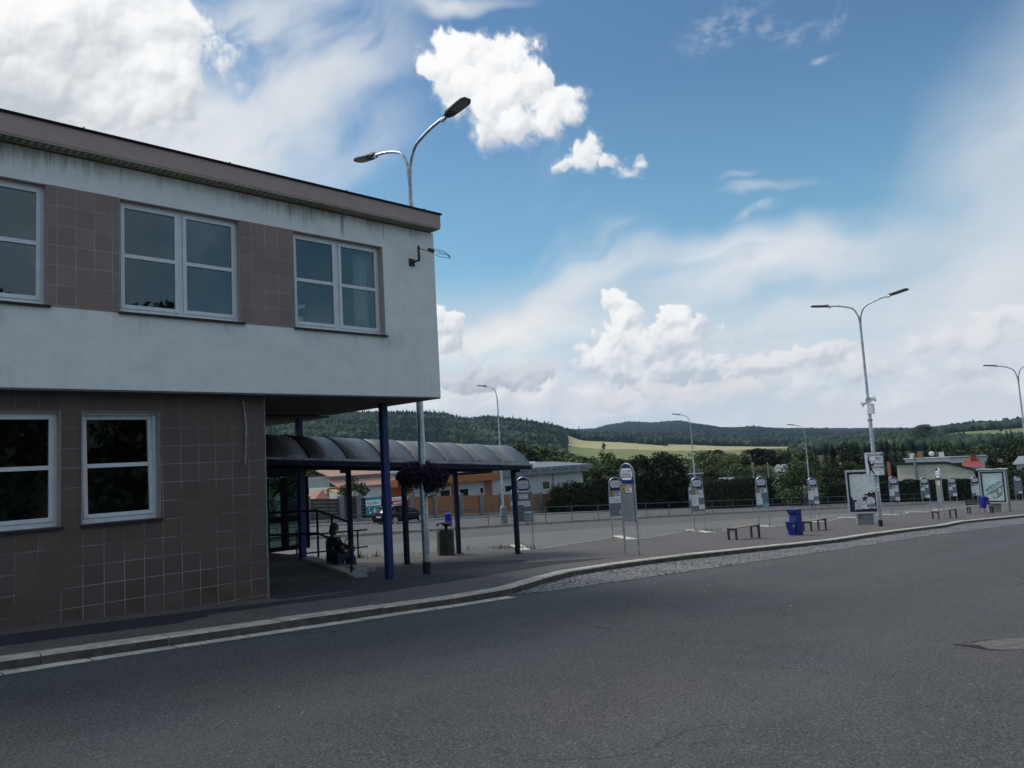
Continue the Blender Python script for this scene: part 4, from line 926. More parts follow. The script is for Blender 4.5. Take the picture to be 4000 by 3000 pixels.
# things behind and on the walls
cu = MB(); n = 26; us = [8.92+.34*i/n for i in range(n+1)]
for i in range(n):
    o0, o1 = .035*math.sin(i*1.5), .035*math.sin((i+1)*1.5)
    cu.add([(us[i], VU+.42+o0, WZ0+.05), (us[i+1], VU+.42+o1, WZ0+.05), (us[i+1]-.12*0, VU+.42+o1, WZ1-.1), (us[i], VU+.42+o0, WZ1-.1)], [(0, 1, 2, 3)])
tag(cu.build('curtain', 'curtain', None, True), 'white curtain hanging inside the upper window nearest the corner', 'curtain')
tag(MB().obox((7.62, VU+.50, WZ0+.20), (.34, .03, .26), .2, .0, -.25).build('paper_sheet', 'paper'), 'white paper sheet standing behind the lower left pane of the end window', 'paper')
tag(MB().obox((7.66, VU+.62, WZ0+.52), (.50, .03, .07), .15, -.22, 0).build('strip_lamp', 'paper'), 'slanted white strip seen through the end window above the paper', 'strip')
tag(MB().obox((8.98, VU+.36, WZ0+.23), (.24, .012, .26), 0, 0, -.1).build('notice', 'greyprint'), 'small printed notice on the inner sill of the end window', 'notice')
tag(MB().obox((8.55, VU+.42, WZ0+.16), (.55, .10, .14)).build('flower_box', 'pantile'), 'long reddish flower box on the sill of the end window', 'flower box')
tag(MB().tube([tuple(ONV(*q, VL-.03)) for q in ((525, 866), (528, 890), (530, 904), (531.5, 920), (531, 960), (529.5, 1004))], .017, 6).build('cable_conduit', 'greyprint', None, True), 'pale bent cable conduit running down the brown tiled wall', 'conduit')
# TV antenna on a bracket near the corner
ant = empty('wall_antenna', (ONV(889, 568, VU)[0], VU, ONV(889, 568, VU)[2]), 0, 'dark bracket antenna with two looped rods on the white wall corner', 'antenna')
b = MB(); b.box(-.10, .10, -.03, 0, -.10, .12); b.box(-.022, .022, -.34, -.03, -.02, .025); b.box(-.026, .026, -.39, -.338, -.03, .44); b.build('bracket', 'iron', ant)
b = MB(); b.tube([(0, -.37, .36), (.50, -.40, .32)], .012, 6); b.obox((.45, -.40, .36), (.20, .08, .08), 0, .15); b.build('boom', 'iron', ant)
b = MB()
def loop(c, L, h, ax):
    P = []
    for i in range(9): a = math.pi*i/8; P.append((c[0]+L+h*math.sin(a)*1.0, c[1]-ax*(L+.2*math.sin(a)), c[2]+h*math.cos(a)))
    return [(c[0], c[1], c[2]+h)] + P + [(c[0], c[1], c[2]-h)]
b.tube([(.5, -.4, .42), (.75, -.38, .44), (1.0, -.36, .42), (1.15, -.35, .36), (1.22, -.35, .28), (1.21, -.35, .24)], .008, 5); b.tube([(.5, -.4, .38), (.8, -.38, .38), (1.05, -.36, .36), (1.18, -.35, .30), (1.21, -.35, .24)], .008, 5)
b.tube([(.40, -.4, .34), (.38, -.5, .26), (.44, -.6, .18), (.6, -.66, .12), (.9, -.70, .12), (.96, -.70, .15), (.94, -.70, .20), (.7, -.68, .21), (.5, -.62, .24)], .008, 5)
b.build('looped_rod', 'iron', ant, True)
ant.scale = (.72, .72, .72)
MB().tube([(-.02, -.03, -.08), (-.05, -.05, -.2), (0, -.03, -.22)], .006, 5).build('cable', 'greyprint', ant)
# ------------------------------------------------------------------ entrance platform, ramp and steps
PZ = -2.14 + 1.8
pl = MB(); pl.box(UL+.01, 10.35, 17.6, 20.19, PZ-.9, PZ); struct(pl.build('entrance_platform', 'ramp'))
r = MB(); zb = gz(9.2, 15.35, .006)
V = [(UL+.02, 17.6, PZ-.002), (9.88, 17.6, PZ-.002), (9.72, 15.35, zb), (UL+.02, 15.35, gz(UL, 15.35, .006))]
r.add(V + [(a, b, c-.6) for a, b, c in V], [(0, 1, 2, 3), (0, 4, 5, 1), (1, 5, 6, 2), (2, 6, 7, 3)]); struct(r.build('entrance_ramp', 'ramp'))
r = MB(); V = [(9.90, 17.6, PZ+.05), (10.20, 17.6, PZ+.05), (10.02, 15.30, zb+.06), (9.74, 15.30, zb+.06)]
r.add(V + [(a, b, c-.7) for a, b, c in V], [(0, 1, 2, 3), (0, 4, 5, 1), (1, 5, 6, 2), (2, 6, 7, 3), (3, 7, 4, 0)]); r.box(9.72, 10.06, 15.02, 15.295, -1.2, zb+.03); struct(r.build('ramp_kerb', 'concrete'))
s = MB(); s.box(10.20, 10.56, 15.75, 17.6, -1.2, PZ-.13); s.box(10.562, 10.92, 15.95, 17.6, -1.2, gz(10.7, 16.5)+.12); struct(s.build('entrance_steps', 'concrete'))
# handrail beside the ramp
hr = empty('handrail', (10.15, 17.3, PZ), 0, 'navy steel handrail sloping down beside the entrance ramp', 'handrail')
def hp(name, pts, rr, m='navy'):
    b = MB(); b.tube(pts, rr, 8); o = b.build(name, m, hr, True); o.matrix_parent_inverse = Matrix.Translation((-10.15, -17.3, -PZ)); return o
a0, a1, a2 = (10.16, 17.26, PZ), (9.98, 16.3, (PZ+zb)/2+.02), (9.86, 15.34, zb)
for q, hh in ((a0, 1.18), (a1, 1.14), (a2, 1.18)): hp('post', [(q[0], q[1], q[2]+.03), (q[0], q[1], q[2]+hh)], .028)
for hh in (1.18, .62): hp('rail', [(9.4, 18.4, PZ+hh), (10.16, 17.26, PZ+hh), (9.86, 15.34, zb+hh)], .03)
# low railing on the far side of the platform
P1 = G(690, 1197); rr = empty('platform_railing', (11.9, 20.6, gz(11.9, 20.6)), 0, 'dark two bar railing behind the entrance platform', 'railing')
def RP(name, pts, r_):
    b = MB(); b.tube(pts, r_, 7); o = b.build(name, 'darknavy', rr, True); o.matrix_parent_inverse = Matrix.Translation(-Vector(rr.location)); return o
ra = ONV(690, 1144, 20.6); rb = ONV(793, 1144, 20.6)
RP('rail', [(6.9, 20.6, ra[2]), (rb[0], 20.6, rb[2])], .026); RP('rail', [(6.9, 20.6, ra[2]-.52), (rb[0], 20.6, rb[2]-.52)], .024)
for x in (640, 772):
    q = ONV(x, 1144, 20.6); RP('post', [(q[0], 20.6, q[2]), (q[0], 20.6, gz(q[0], 20.6)-.05)], .026)
# glazed screen at the platform
gs = empty('glass_screen', (8.6, 20.1, PZ), 0, 'dark framed glass screen between the tiled wall and the rear blue column', 'screen')
f = MB(); zt = 1.02+.0
xs = [ONV(x, 1150, 20.1)[0] for x in (574, 581, 609, 622, 646, 664)]
b = MB(); H0, H1 = PZ, .82
for a_, b_ in ((xs[0]-2.2, xs[1]), (xs[2], xs[3]), (xs[4], xs[5]+.05)): b.box(a_-8.6, b_-8.6, -.05, .05, 0, H1+1.2)
for z0, z1 in ((0, .12), (.78, .95), (2.05, H1+1.5)): b.box(xs[0]-2.2-8.6, xs[5]-8.6, -.045, .045, z0, z1)
b.build('frame', 'darknavy', gs)
for a_, b_ in ((xs[1], xs[2]), (xs[3], xs[4])):
    for z0, z1 in ((.12, .78), (.95, 2.05)):
        MB().box(a_-8.6, b_-8.6, -.006, .006, z0, z1).build('pane', 'glassclear', gs)

# ------------------------------------------------------------------ barrel vaulted bus shelter
cn = empty('bus_shelter', (14.5, 17.9, gz(14.5, 17.9)), 0, 'long barrel vaulted shelter with smoked roof sheets on navy posts', 'shelter')
def cpart(mb, name, m, smooth=False, par=None):
    o = mb.build(name, m, par or cn, smooth)
    if not par: o.matrix_parent_inverse = Matrix.Translation(-Vector(cn.location))
    return o
VF, VBK, ZE0 = 16.55, 19.25, None
def ze(u): return 1.8 + .16 - .0615*(u-11.95)          # eave height, falls with the street
U0, U1 = 5.2, 17.15; VC = (VF+VBK)/2; HW = (VBK-VF)/2; RISE = .64
def arc(u, k, n, lift=0., inset=0.):
    y = -1 + 2*k/n; return (u, VC + HW*y, ze(u) + RISE*(1-abs(y)**2.15) + lift)
us = [17.12, 16.0, 14.93, 13.87, 12.78, 11.72, 10.66, 9.6, 8.5, 7.4, 6.3, 5.2]; NR = len(us)
for i in range(NR-1):
    b = MB(); n = 24; V = []; F = []
    for k in range(n+1):
        for u in (us[i+1]+.012, us[i]-.012): V.append(arc(u, k, n, .012))
    for k in range(n): F.append((2*k, 2*k+1, 2*k+3, 2*k+2))
    b.add(V, F); o = cpart(b, 'roof_sheet', 'poly', True); sd = o.modifiers.new('solid', 'SOLIDIFY'); sd.thickness = .012
for i, u in enumerate(us):
    b = MB(); b.tube([arc(u, k, 24, .014) for k in range(25)], .018, 5)
    cpart(b, 'rib', 'galvd' if i < 5 else 'navy', True)
for v in (VF+.04, VBK-.04):
    b = MB(); b.add([(u, v+dv, ze(u)+dz_) for u in (U0, U1+.03) for dv, dz_ in ((-.05, -.15), (.05, -.15), (.05, -.01), (-.05, -.01))], [(0, 1, 2, 3), (7, 6, 5, 4), (0, 4, 5, 1), (1, 5, 6, 2), (2, 6, 7, 3), (3, 7, 4, 0)])
    cpart(b, 'eave_beam', 'navy')
    b = MB(); s_ = -1 if v < VC else 1
    b.add([(u, v+dv*s_, ze(u)+dz_) for u in (U0, U1+.05) for dv, dz_ in ((.052, -.045), (.085, -.03), (.085, .02), (.03, .028))], [(0, 1, 2, 3), (7, 6, 5, 4), (0, 4, 5, 1), (1, 5, 6, 2), (2, 6, 7, 3), (3, 7, 4, 0)])
    for k in range(28): u = U0+.3+k*(U1-U0-.4)/27; b.obox((u, v+.092*s_, ze(u)-.01), (.022, .02, .022))
    cpart(b, 'gutter_strip', 'galvd')
for i in range(0, NR):
    u = us[i]; b = MB(); b.tube([(u-.02, VF+.08, ze(u)-.11), (u-.02, VBK-.08, ze(u)-.11)], .03, 6); cpart(b, 'tie_bar', 'navy', True)
for i in range(NR-1):
    u = (us[i]+us[i+1])/2; b = MB(); b.tube([(u+.5, VF+.1, ze(u)-.10), (u-.5, VBK-.1, ze(u)-.10)], .022, 6); cpart(b, 'brace', 'navy', True)
for u, v in ((16.68, 16.86), (15.86, 18.62), (12.62, 16.95), (12.12, 18.85), (8.6, 18.75)):
    b = MB(); hw = .062; z0 = gz(u, v) if u > 10.4 else PZ; b.cbox(u-hw, u+hw, v-hw, v+hw, z0-.02, ze(u)-.15, .012); b.cbox(u-.11, u+.11, v-.11, v+.11, z0-.01, z0+.02, .006)
    b.box(u-.05, u+.05, min(v, VF+.05), max(v, VF+.05), ze(u)-.24, ze(u)-.151) if v < VC else b.box(u-.05, u+.05, v, VBK-.05, ze(u)-.24, ze(u)-.151)
    cpart(b, 'post', 'navy')

# ------------------------------------------------------------------ street lamps
def lamp_head(par, tip, dirv, drop):
    """flat LED head: dirv = outward horizontal unit vector, tilt upward by drop"""
    e = MB(); d = Vector((dirv[0], dirv[1], drop)).normalized(); s_ = Vector((-dirv[1], dirv[0], 0)); n = d.cross(s_)
    if n.z < 0: n = -n
    o = Vector(tip)
    def q(a, b_, c): return tuple(o + d*a + s_*b_ + n*c)
    out = [(0, -.07), (.12, -.13), (.50, -.155), (.68, -.145), (.78, -.08), (.78, .08), (.68, .145), (.50, .155), (.12, .13), (0, .07)]
    m = len(out); V = [q(a, b_, -.03) for a, b_ in out] + [q(a, b_*1.02, .015) for a, b_ in out] + [q(.04+a*.88, b_*.7, .06) for a, b_ in out]
    F = [tuple(range(m-1, -1, -1)), tuple(range(2*m, 3*m))] + [(k*m+i, k*m+(i+1) % m, (k+1)*m+(i+1) % m, (k+1)*m+i) for k in (0, 1) for i in range(m)]
    h = e.add(V, F).build('lamp_head', 'lampg', par)
    lens = [(.27, -.12), (.50, -.132), (.66, -.122), (.74, -.06), (.74, .06), (.66, .122), (.50, .132), (.27, .12)]
    MB().add([q(a, b_, -.034) for a, b_ in lens] + [q(a, b_, -.031) for a, b_ in lens], [tuple(range(8)), tuple(range(15, 7, -1))] + [(i, (i+1) % 8, 8+(i+1) % 8, 8+i) for i in range(8)]).build('lens', 'lampglass', h)
    c = MB(); c.tube([q(-.16, 0, -.045), q(.03, 0, -.015)], .038, 7); c.obox(q(.02, 0, .055), (.14, .13, .05), math.atan2(dirv[1], dirv[0])); c.build('clamp', 'galv', h)
def lamp(base, H, label, double=True, L=1.55, rise=1.05, arms=None, dirs=((0, -1), (0, 1)), base_m=None, grp=None, r0=.088):
    e = empty('street_lamp', base, 0, label, 'street lamp', grp)
    zf = H - rise; b = MB()
    b.tube([(0, 0, 0), (0, 0, zf*.55), (0, 0, zf*.55+.03), (0, 0, zf+.05)], [r0, r0*.92, r0*.74, r0*.55], 12); b.build('pole', 'galv', e, True)
    MB().tube([(0, 0, -.03), (0, 0, .28)], r0*1.06, 12).build('base_sleeve', 'black' if not base_m else base_m, e, True)
    b = MB(); b.tube([(0, 0, zf*.55-.05), (0, 0, zf*.55+.05)], r0*.98, 10); b.build('collar', 'galv', e, True)
    for d in dirs[:2 if double else 1]:
        P = []; n = 14
        for i in range(n+1):
            t = i/n; a = t*math.pi/2*.92
            x = L*(1-math.cos(a))*.62 + L*.38*max(0, t-.55)/.45*(1.0); z = rise*math.sin(a)*.96 + .04*rise*t
            P.append((d[0]*(.015+x), d[1]*(.015+x), zf + z))
        MB().tube(P, [r0*.52]*3 + [r0*.42]*(n-2), 8).build('arm', 'galv', e, True)
        t = Vector(P[-1])-Vector(P[-3]); t.normalize()
        lamp_head(e, Vector(P[-1])+t*.10, d, .16)
    return e
LG = 'street lamps of the bus station'
def on(u, v, a=0): return (u, v, gz(u, v, a))
near_lamp = lamp(on(11.22, 14.33), 10.40, 'double armed street lamp behind the office corner with flower balls on its pole', True, 1.45, 1.0, grp=LG)
b = MB(); b.box(-.012, .012, -.006, .006, 0, .4)
lamp(on(35.89, 13.35), 10.15, 'double armed street lamp carrying loudspeakers and a white sign beside the poster case', True, 1.40, 1.0, grp=LG)
lamp(on(65.0, 13.6), 10.3, 'double armed street lamp at the far right edge of the bus station', True, 1.3, 1.25, grp=LG)
def single(u, v, H, label, thick=False):
    e = lamp(on(u, v), H, label, False, 1.15, 1.15, dirs=((0, 1),), grp=LG, r0=.075)
    if thick:
        b = MB(); b.lathe([(.26, -.05), (.25, .95), (.22, 1.05), (.16, 1.14), (.10, 1.2)], (0, 0, 0), 14); b.build('base_collar', 'grey', e, True)
    return e
single(36.77, 38.32, 9.45, 'single armed street lamp with thick grey base behind the shelter roof', True)
single(65.0, 41.0, 9.3, 'single armed street lamp rising in front of the blue hill beside the small grey cabin')
single(83.5, 38.2, 8.9, 'farthest single armed street lamp behind the round green bush')
# loudspeakers on the second lamp
ls = empty('loudspeaker_cluster', (35.89, 13.35, 3.63), 0, 'cluster of cream horn loudspeakers with a control box clamped to the lamp pole', 'loudspeaker')
Q = ONU(1879, 866, 35.89); zc = Q[2]-3.63
MB().obox((-.02, -.10, zc-.36), (.24, .22, .46)).obox((-.02, -.216, zc-.28), (.17, .012, .06)).obox((-.02, -.216, zc-.42), (.17, .012, .06)).build('control_box', 'signwhite', ls, bevel=.012)
def horn(ang, z, tilt=0.):
    b = MB(); M = Matrix.Translation((0, 0, z)) @ Matrix.Rotation(ang, 4, 'Z') @ Matrix.Rotation(tilt, 4, 'Y') @ Matrix.Scale(.76, 4); b.M = M
    b.lathe([(.05, .10), (.07, .14), (.08, .18), (.10, .25), (.15, .35), (.185, .40), (.19, .41), (.175, .405), (.11, .32), (.055, .24), (.045, .22), (.04, .26), (.01, .28)], (0, 0, 0), 16, 'X'); b.box(-.06, .14, -.03, .03, -.03, .03)
    o = b.build('horn', 'signwhite', ls, True); return o
vd = math.atan2(-13.35, -35.89)
horn(vd+.1, zc+.02, .0); horn(vd-1.5, zc-.04, .3); horn(vd+1.7, zc+.08, -.05)
MB().tube([(0, 0, zc-.08), (0, 0, zc+.1)], .12, 10).tube([(0, 0, zc-.9), (0, 0, zc-.82)], .11, 10).build('pole_clamp', 'galvd', ls)
# white information sign on the same lamp
c = AT(1891, 1001, 0.0) if False else None
sg = empty('lamp_sign', (35.89, 13.35, 0), 0, 'white sign lettered CENTRUM BIO with a black walking figure on the lamp pole', 'sign')
q = ONU(1890, 1001.5, 35.89); th = math.atan2(q[1], q[0]) + math.pi/2 - .18   # sign faces back up the street towards the viewer
sg.location = (35.89-.14, 13.35-.05, q[2]); sg.rotation_euler = (0, 0, th - math.pi)
b = MB(); b.box(-.36, .36, -.10, .10, -.50, .50); b.build('sign_box', 'signwhite', sg, bevel=.008)
MB().box(-.375, -.36, -.105, .105, -.515, .515).box(.36, .375, -.105, .105, -.515, .515).box(-.36, .36, -.105, .105, .50, .515).box(-.36, .36, -.105, .105, -.515, -.50).build('edge_frame', 'galvd', sg)
MB().box(-.05, .05, .10, .22, -.35, -.29).box(-.05, .05, .10, .22, .29, .35).build('bracket', 'galvd', sg)
lettering('CENTRUM', .155, 'ink', (.05, -.104, .385), 0, sg, .002, sx=.9); lettering('BIO', .155, 'ink', (.2, -.104, .24), 0, sg, .002)
lettering('AKTIVNÍ', .135, 'ink', (.115, -.104, -.02), 0, sg, .003, sx=.85); lettering('ODPOČINEK', .135, 'ink', (.085, -.104, -.17), 0, sg, .003, sx=.72)
b = MB()
b.box(-.2, .32, -.104, -.101, .125, .14); b.box(-.05, .32, -.104, -.101, -.30, -.285)
b.tube([(.18, -.104, -.40), (.24, -.104, -.37), (.2, -.104, -.43), (.28, -.104, -.40)], .009, 5)
b.build('line_mark', 'ink', sg)
b = MB()   # walking figure silhouette
b.prism([(-.235, .30), (-.19, .32), (-.17, .26), (-.20, .20), (-.15, .12), (-.13, .02), (-.07, -.03), (-.01, .06), (.01, .12), (.03, .11), (.0, .0), (-.06, -.11), (-.12, -.07), (-.11, -.2), (-.06, -.32), (.02, -.46), (-.04, -.47), (-.13, -.34), (-.17, -.26), (-.18, -.46), (-.23, -.47), (-.22, -.24), (-.23, -.05), (-.255, .1), (-.25, .2)], .003, 'XZ', -.104)
b.build('walking_figure', 'ink', sg)
MB().box(-.012, .012, -.10, -.085, 0, .4) if False else None
st = empty('pole_sticker_set', (35.8, 13.27, 0), th - math.pi, 'three small white stickers on the lamp pole below the white sign', 'stickers')
for k in range(3):
    z = ONU(1896, 1046+6*k, 35.89)[2]; b = MB(); b.obox((0, -.025, z), (.085, .006, .075)); b.build('sticker', 'signwhite', st)
# hanging flowers on the near lamp
fl = empty('hanging_flowers', (11.22, 14.33, 1.9), 0, 'big dark purple petunia balls hanging on the near lamp pole', 'flowers')
Cs = []; Rs = []
for x, y, r_ in ((894, 1022, .33), (934, 1026, .33), (914, 1022, .36), (882, 1034, .24), (946, 1038, .23), (926, 1050, .19), (868, 1030, .16), (958, 1028, .16)):
    q = ONU(x, y, 11.22 + (-.12 if x < 914 else .08)); Cs.append((q[0]-11.22, q[1]-14.33, q[2]-1.9)); Rs.append((r_*.92, r_*.92, r_*.84))
V, F = leaf_cloud(Cs, Rs, 9000, .032, 77); np_obj('blooms', V, F, 'petal', False, fl)
V, F = leaf_cloud([(c[0], c[1], c[2]-.16) for c in Cs], [(r[0]*.9, r[1]*.9, r[2]*.8) for r in Rs], 900, .032, 78); np_obj('trailing_leaf', V, F, 'leafd', False, fl)
for s_ in (-1, 1):
    q = Cs[0] if s_ < 0 else Cs[1]
    MB().lathe([(.10, -.16), (.20, -.02), (.21, .02), (.19, .02)], (q[0], q[1], q[2]-.02), 12).build('basket', 'black', fl, True)
    MB().tube([(0, 0, q[2]-.05), (q[0], q[1], q[2]-.05)], .02, 6).build('bracket', 'iron', fl)
# ------------------------------------------------------------------ bus stop signs
def stop_sign(u, v, face, label, number=None, name='ČSAD', H=2.35, papers=(), disc='signblue', dark=False, W=.47, low=.886, bw=.57, topb=1.83, num_only=True, a=0., sc=1.):
    """two tube posts joined by an arch, a round blue panel with white name band, grey notice board. face = bearing the board looks to"""
    e = empty('bus_stop_sign', (u, v, gz(u, v, a)), face + math.pi/2, label, 'bus stop sign', 'bus stop signs')
    r = W/2; zs = H - r; b = MB()
    P = [(-r, 0, -.03), (-r, 0, zs)] + [(-r*math.cos(math.pi*k/12), 0, zs + r*math.sin(math.pi*k/12)) for k in range(1, 12)] + [(r, 0, zs), (r, 0, -.03)]
    b.tube(P, .024, 7); b.build('post_frame', 'galv', e, True)
    R = r - .03; n = 20
    disc_poly = [(R*math.cos(math.pi*k/n), zs + R*math.sin(math.pi*k/n)) for k in range(n+1)] + [(-R, zs-R*.55), (-R*.8, zs-R*.98), (R*.8, zs-R*.98), (R, zs-R*.55)]
    MB().prism(disc_poly, .016, 'XZ', -.008).build('round_panel', disc, e)
    Rw = R*.93; wp = []
    for k in range(n*2):
        t = 2*math.pi*k/(n*2); wp.append((Rw*math.cos(t), zs - .01 + max(-Rw*.70, min(Rw*.70, Rw*math.sin(t)))))
    for s_ in (-1, 1):
        MB().prism(wp, .004, 'XZ', -.0125 if s_ < 0 else .0085).build('white_band', 'signwhite', e)
    for s_, o in ((1, -.0145), (-1, .0145)):
        rz = 0 if s_ > 0 else math.pi
        lettering(name, .115*W/.47, 'signblue', (0, o, zs+.060), rz, e, .0, sp=1.2, sx=.9)
        lettering('ZASTÁVKA', .078*W/.47, 'ink', (0, o, zs-.085), rz, e, .0, sx=.86)
        MB().box(-Rw*.86, Rw*.86, o-.001, o+.001, zs-.024, zs-.004).build('name_strip', 'signblue', e)
    b = MB(); b.box(-bw/2, bw/2, -.03, .03, low, topb); b.build('notice_board', 'grey' if not dark else MT['grey'], e, bevel=.004)
    MB().box(-bw/2-.015, bw/2+.015, -.04, .04, topb+.001, topb+.026).build('top_rail', 'galvd', e)
    y = -.032
    if number:
        MB().box(-bw/2+.02, -bw/2+.19, y-.004, y-.0005, topb-.20, topb-.03).build('number_plate', mat('number plate grey', (.25, .27, .25), .6) if 'nplate' not in MT else MT['nplate'], e)
        MB().lathe([(.0, -.003), (.072, -.003), (.072, 0), (0, 0)], (-bw/2+.105, y-.0045, topb-.115), 18, 'Y').build('number_disc', 'yellow', e)
        lettering(number, .13, 'ink', (-bw/2+.105, y-.010, topb-.117), 0, e, .003)
        MB().box(-bw/2+.21, bw/2-.06, y-.004, y-.0005, topb-.21, topb-.03).build('destination_plate', 'paper', e)
        b = MB(); rr = random.Random(hash(label) % 999)
        for k in range(3): b.box(-bw/2+.225, -bw/2+.225+rr.uniform(.10, .22), y-.006, y-.0042, topb-.075-.05*k, topb-.050-.05*k)
        b.build('destination_line', 'ink', e)
    for (x0, x1, z0, z1, m) in papers:
        MB().box(x0, x1, y-.0035, y-.0003, z0, z1).build('timetable', m, e)
        b = MB(); k = z1-.03
        rr = random.Random(int(x0*1e4+z0*977))
        while k > z0+.03: b.box(x0+.02, x0+.02+(x1-x0-.04)*rr.uniform(.4, 1), y-.0042, y-.0036, k-.006, k); k -= .024
        b.build('print_line', 'greyprint', e)
    return e
MT['nplate'] = mat('number plate grey', (.25, .27, .25), .6)
def face_cam(p, d=0.): return math.atan2(-p[1], -p[0]) + d
def sign_px(x, y, label, number, papers, d=0., **k):
    P = G(x, y, k.pop('ga', 0)); return stop_sign(P[0], P[1], face_cam(P, d), label, number, papers=papers, **k)
pA = (-.27, -.03, 1.22, 1.60, 'paper')
sign_px(1138, 1185, 'stop sign lettered ČSAD half hidden behind the last shelter post', None, [(-.16, .16, 1.64, 1.80, 'paper'), (-.24, .0, 1.44, 1.56, 'paper'), (-.02, .22, 1.38, 1.57, 'paper'), (.0, .26, 1.16, 1.22, 'paper'), (-.02, .27, .92, 1.12, 'teal')], -.25)
sign_px(1337, 1165, 'stop sign numbered 2 partly covered by the tall narrow stop sign', '2', [(-.27, .26, 1.38, 1.62, 'paper'), (.1, .13, .95, 1.1, 'paper')], .15)
b2 = (-.27, .02, 1.12, 1.60, 'paper')
sign_px(1513, 1148, 'stop sign numbered 3 standing left of the dark bench', '3', [b2, (.03, .25, 1.47, 1.60, 'paper'), (.03, .27, .97, 1.17, 'poster')], .1)
sign_px(1652, 1138, 'stop sign numbered 4 with a pale teal notice low on its board', '4', [(-.27, -.05, 1.35, 1.60, 'paper'), (-.27, 0, 1.05, 1.35, 'paper'), (.0, .28, .90, 1.10, 'teal')], .1)
sign_px(1762, 1123, 'stop sign numbered 5 standing right behind the blue litter bin', '5', [(-.27, .0, 1.15, 1.62, 'paper'), (.02, .25, 1.32, 1.66, 'paper'), (.03, .27, .90, 1.06, 'paper')], .1)
sign_px(1937, 1112.5, 'stop sign numbered 6 just right of the lamp with loudspeakers', '6', [(-.27, .0, 1.2, 1.6, 'paper'), (.02, .24, 1.45, 1.6, 'paper'), (.03, .27, .90, 1.1, 'paper')], .1)
sign_px(2003, 1103, 'stop sign numbered 7 standing in front of the cream barn wall', '7', [(-.27, -.02, 1.42, 1.62, 'paper'), (.0, .27, .90, 1.12, 'paper')], .1)
sign_px(2062, 1097, 'stop sign numbered 8 between the edge on sign and the poster shelter', '8', [(-.27, .0, 1.38, 1.62, 'paper'), (.0, .27, .93, 1.13, 'paper')], .1)
sign_px(2112, 1096, 'stop sign numbered 9 half hidden by the poster shelter frame', '9', [(-.27, .24, 1.12, 1.62, 'paper'), (.0, .27, .93, 1.1, 'paper')], .1)
sign_px(2204, 1090, 'stop sign with a nearly bare grey board right of the poster shelter', None, [(.0, .26, .95, 1.1, 'paper')], .1)
# tall ICOM sign by the kerb and its twin seen edge on
P = G(1366, 1199); e = stop_sign(P[0], P[1], face_cam(P, -.80), 'tall narrow stop sign lettered ICOM close to the kerb', '8', 'ICOM', 2.55, [], low=.93, topb=1.96, W=.56, bw=.50)
P = G(2037, 1129); stop_sign(P[0], P[1], face_cam(P, -1.18), 'stop sign turned edge on in front of the small bench', '1', 'ICOM', 2.55, [], low=.93, topb=1.96, W=.56, bw=.50)
# stop signs across the lane by the fence and hedge
P = G(1152, 1130); P = P; stop_sign(39.0, 39.5, face_cam((39, 39.5), .1), 'small stop sign behind the railing in front of the orange fence', None, papers=[(-.05, .22, 1.55, 1.78, 'paper'), (-.24, .24, 1.28, 1.48, 'paper'), (-.1, .18, 1.0, 1.2, 'paper')], a=-.1)
q = AT(1496, 1100, 73); stop_sign(q[0], q[1], face_cam(q, .2), 'stop sign in front of the small grey cabin beyond the railing', None, papers=[(-.2, .2, 1.2, 1.7, 'paper')], a=-.1)
q = AT(1741, 1086, 88); stop_sign(q[0], q[1], face_cam(q, .9), 'farthest stop sign left of number 5 in front of the dark hedge', None, papers=[(-.2, .2, 1.0, 1.7, 'paper')], a=-.1)
q = AT(607, 1145, 43); stop_sign(q[0], q[1], face_cam(q, .1), 'stop sign seen through the glass screen beside the tiled corner', None, papers=[(-.2, .2, 1.0, 1.7, 'teal')], a=-.1)

# ------------------------------------------------------------------ benches, bins
def bench(x, y, L, rot, label, back=False):
    P = G(x, y); e = empty('bench', (P[0], P[1], P[2]), rot, label, 'bench', 'benches along the kerb')
    for k in range(3): MB().cbox(-L/2, L/2, -.20+.137*k, -.20+.137*k+.122, .43, .462, .006).build('seat_plank', 'plank', e)
    for sx in (-1, 1):
        for sy in (-1, 1):
            x0 = sx*(L/2-.06); MB().box(x0-.03, x0+.03, sy*.16-.03, sy*.16+.03, -.04, .428).build('leg', 'iron', e)
        MB().box(sx*(L/2-.06)-.028, sx*(L/2-.06)+.028, -.13, .13, .37, .427).build('cross_bar', 'iron', e)
    if back:
        for sx in (-1, 1): b = MB(); b.obox((sx*(L/2-.08), .25, .62), (.05, .04, .48), 0, 0, -.2); b.build('back_post', 'iron', e)
        for k in range(3): b = MB(); b.obox((0, .20+.03*k, .56+.13*k), (L, .03, .10), 0, 0, -.2); b.build('back_slat', 'iron', e)
    return e
bench(1608, 1164, 1.5, -.10, 'dark legged plank bench standing alone between stop signs 3 and 4')
bench(1761, 1146, 1.45, -.02, 'plank bench standing next to the blue litter bin', False)
bench(2041, 1120, 1.7, -.25, 'plank bench behind the edge on stop sign')
P = G(2118, 1108); bench(2118, 1109, 1.4, -.9, 'dark slatted bench with a backrest behind the tilted blue bin', True)
P = G(1719, 1156); lb = empty('litter_bin', tuple(P), -.35, 'tall blue steel litter bin with an open front and lower side basket', 'litter bin'); lb.scale = (.9, .9, .93)
b = MB(); prof = [(-.13, .0), (.22, 0), (.22, 1.02), (-.19, 1.02), (-.19, .94), (-.07, .84), (-.11, .55)]; b.prism(prof, .42, 'XZ', -.21); b.build('body', 'binblued', lb, bevel=.012)
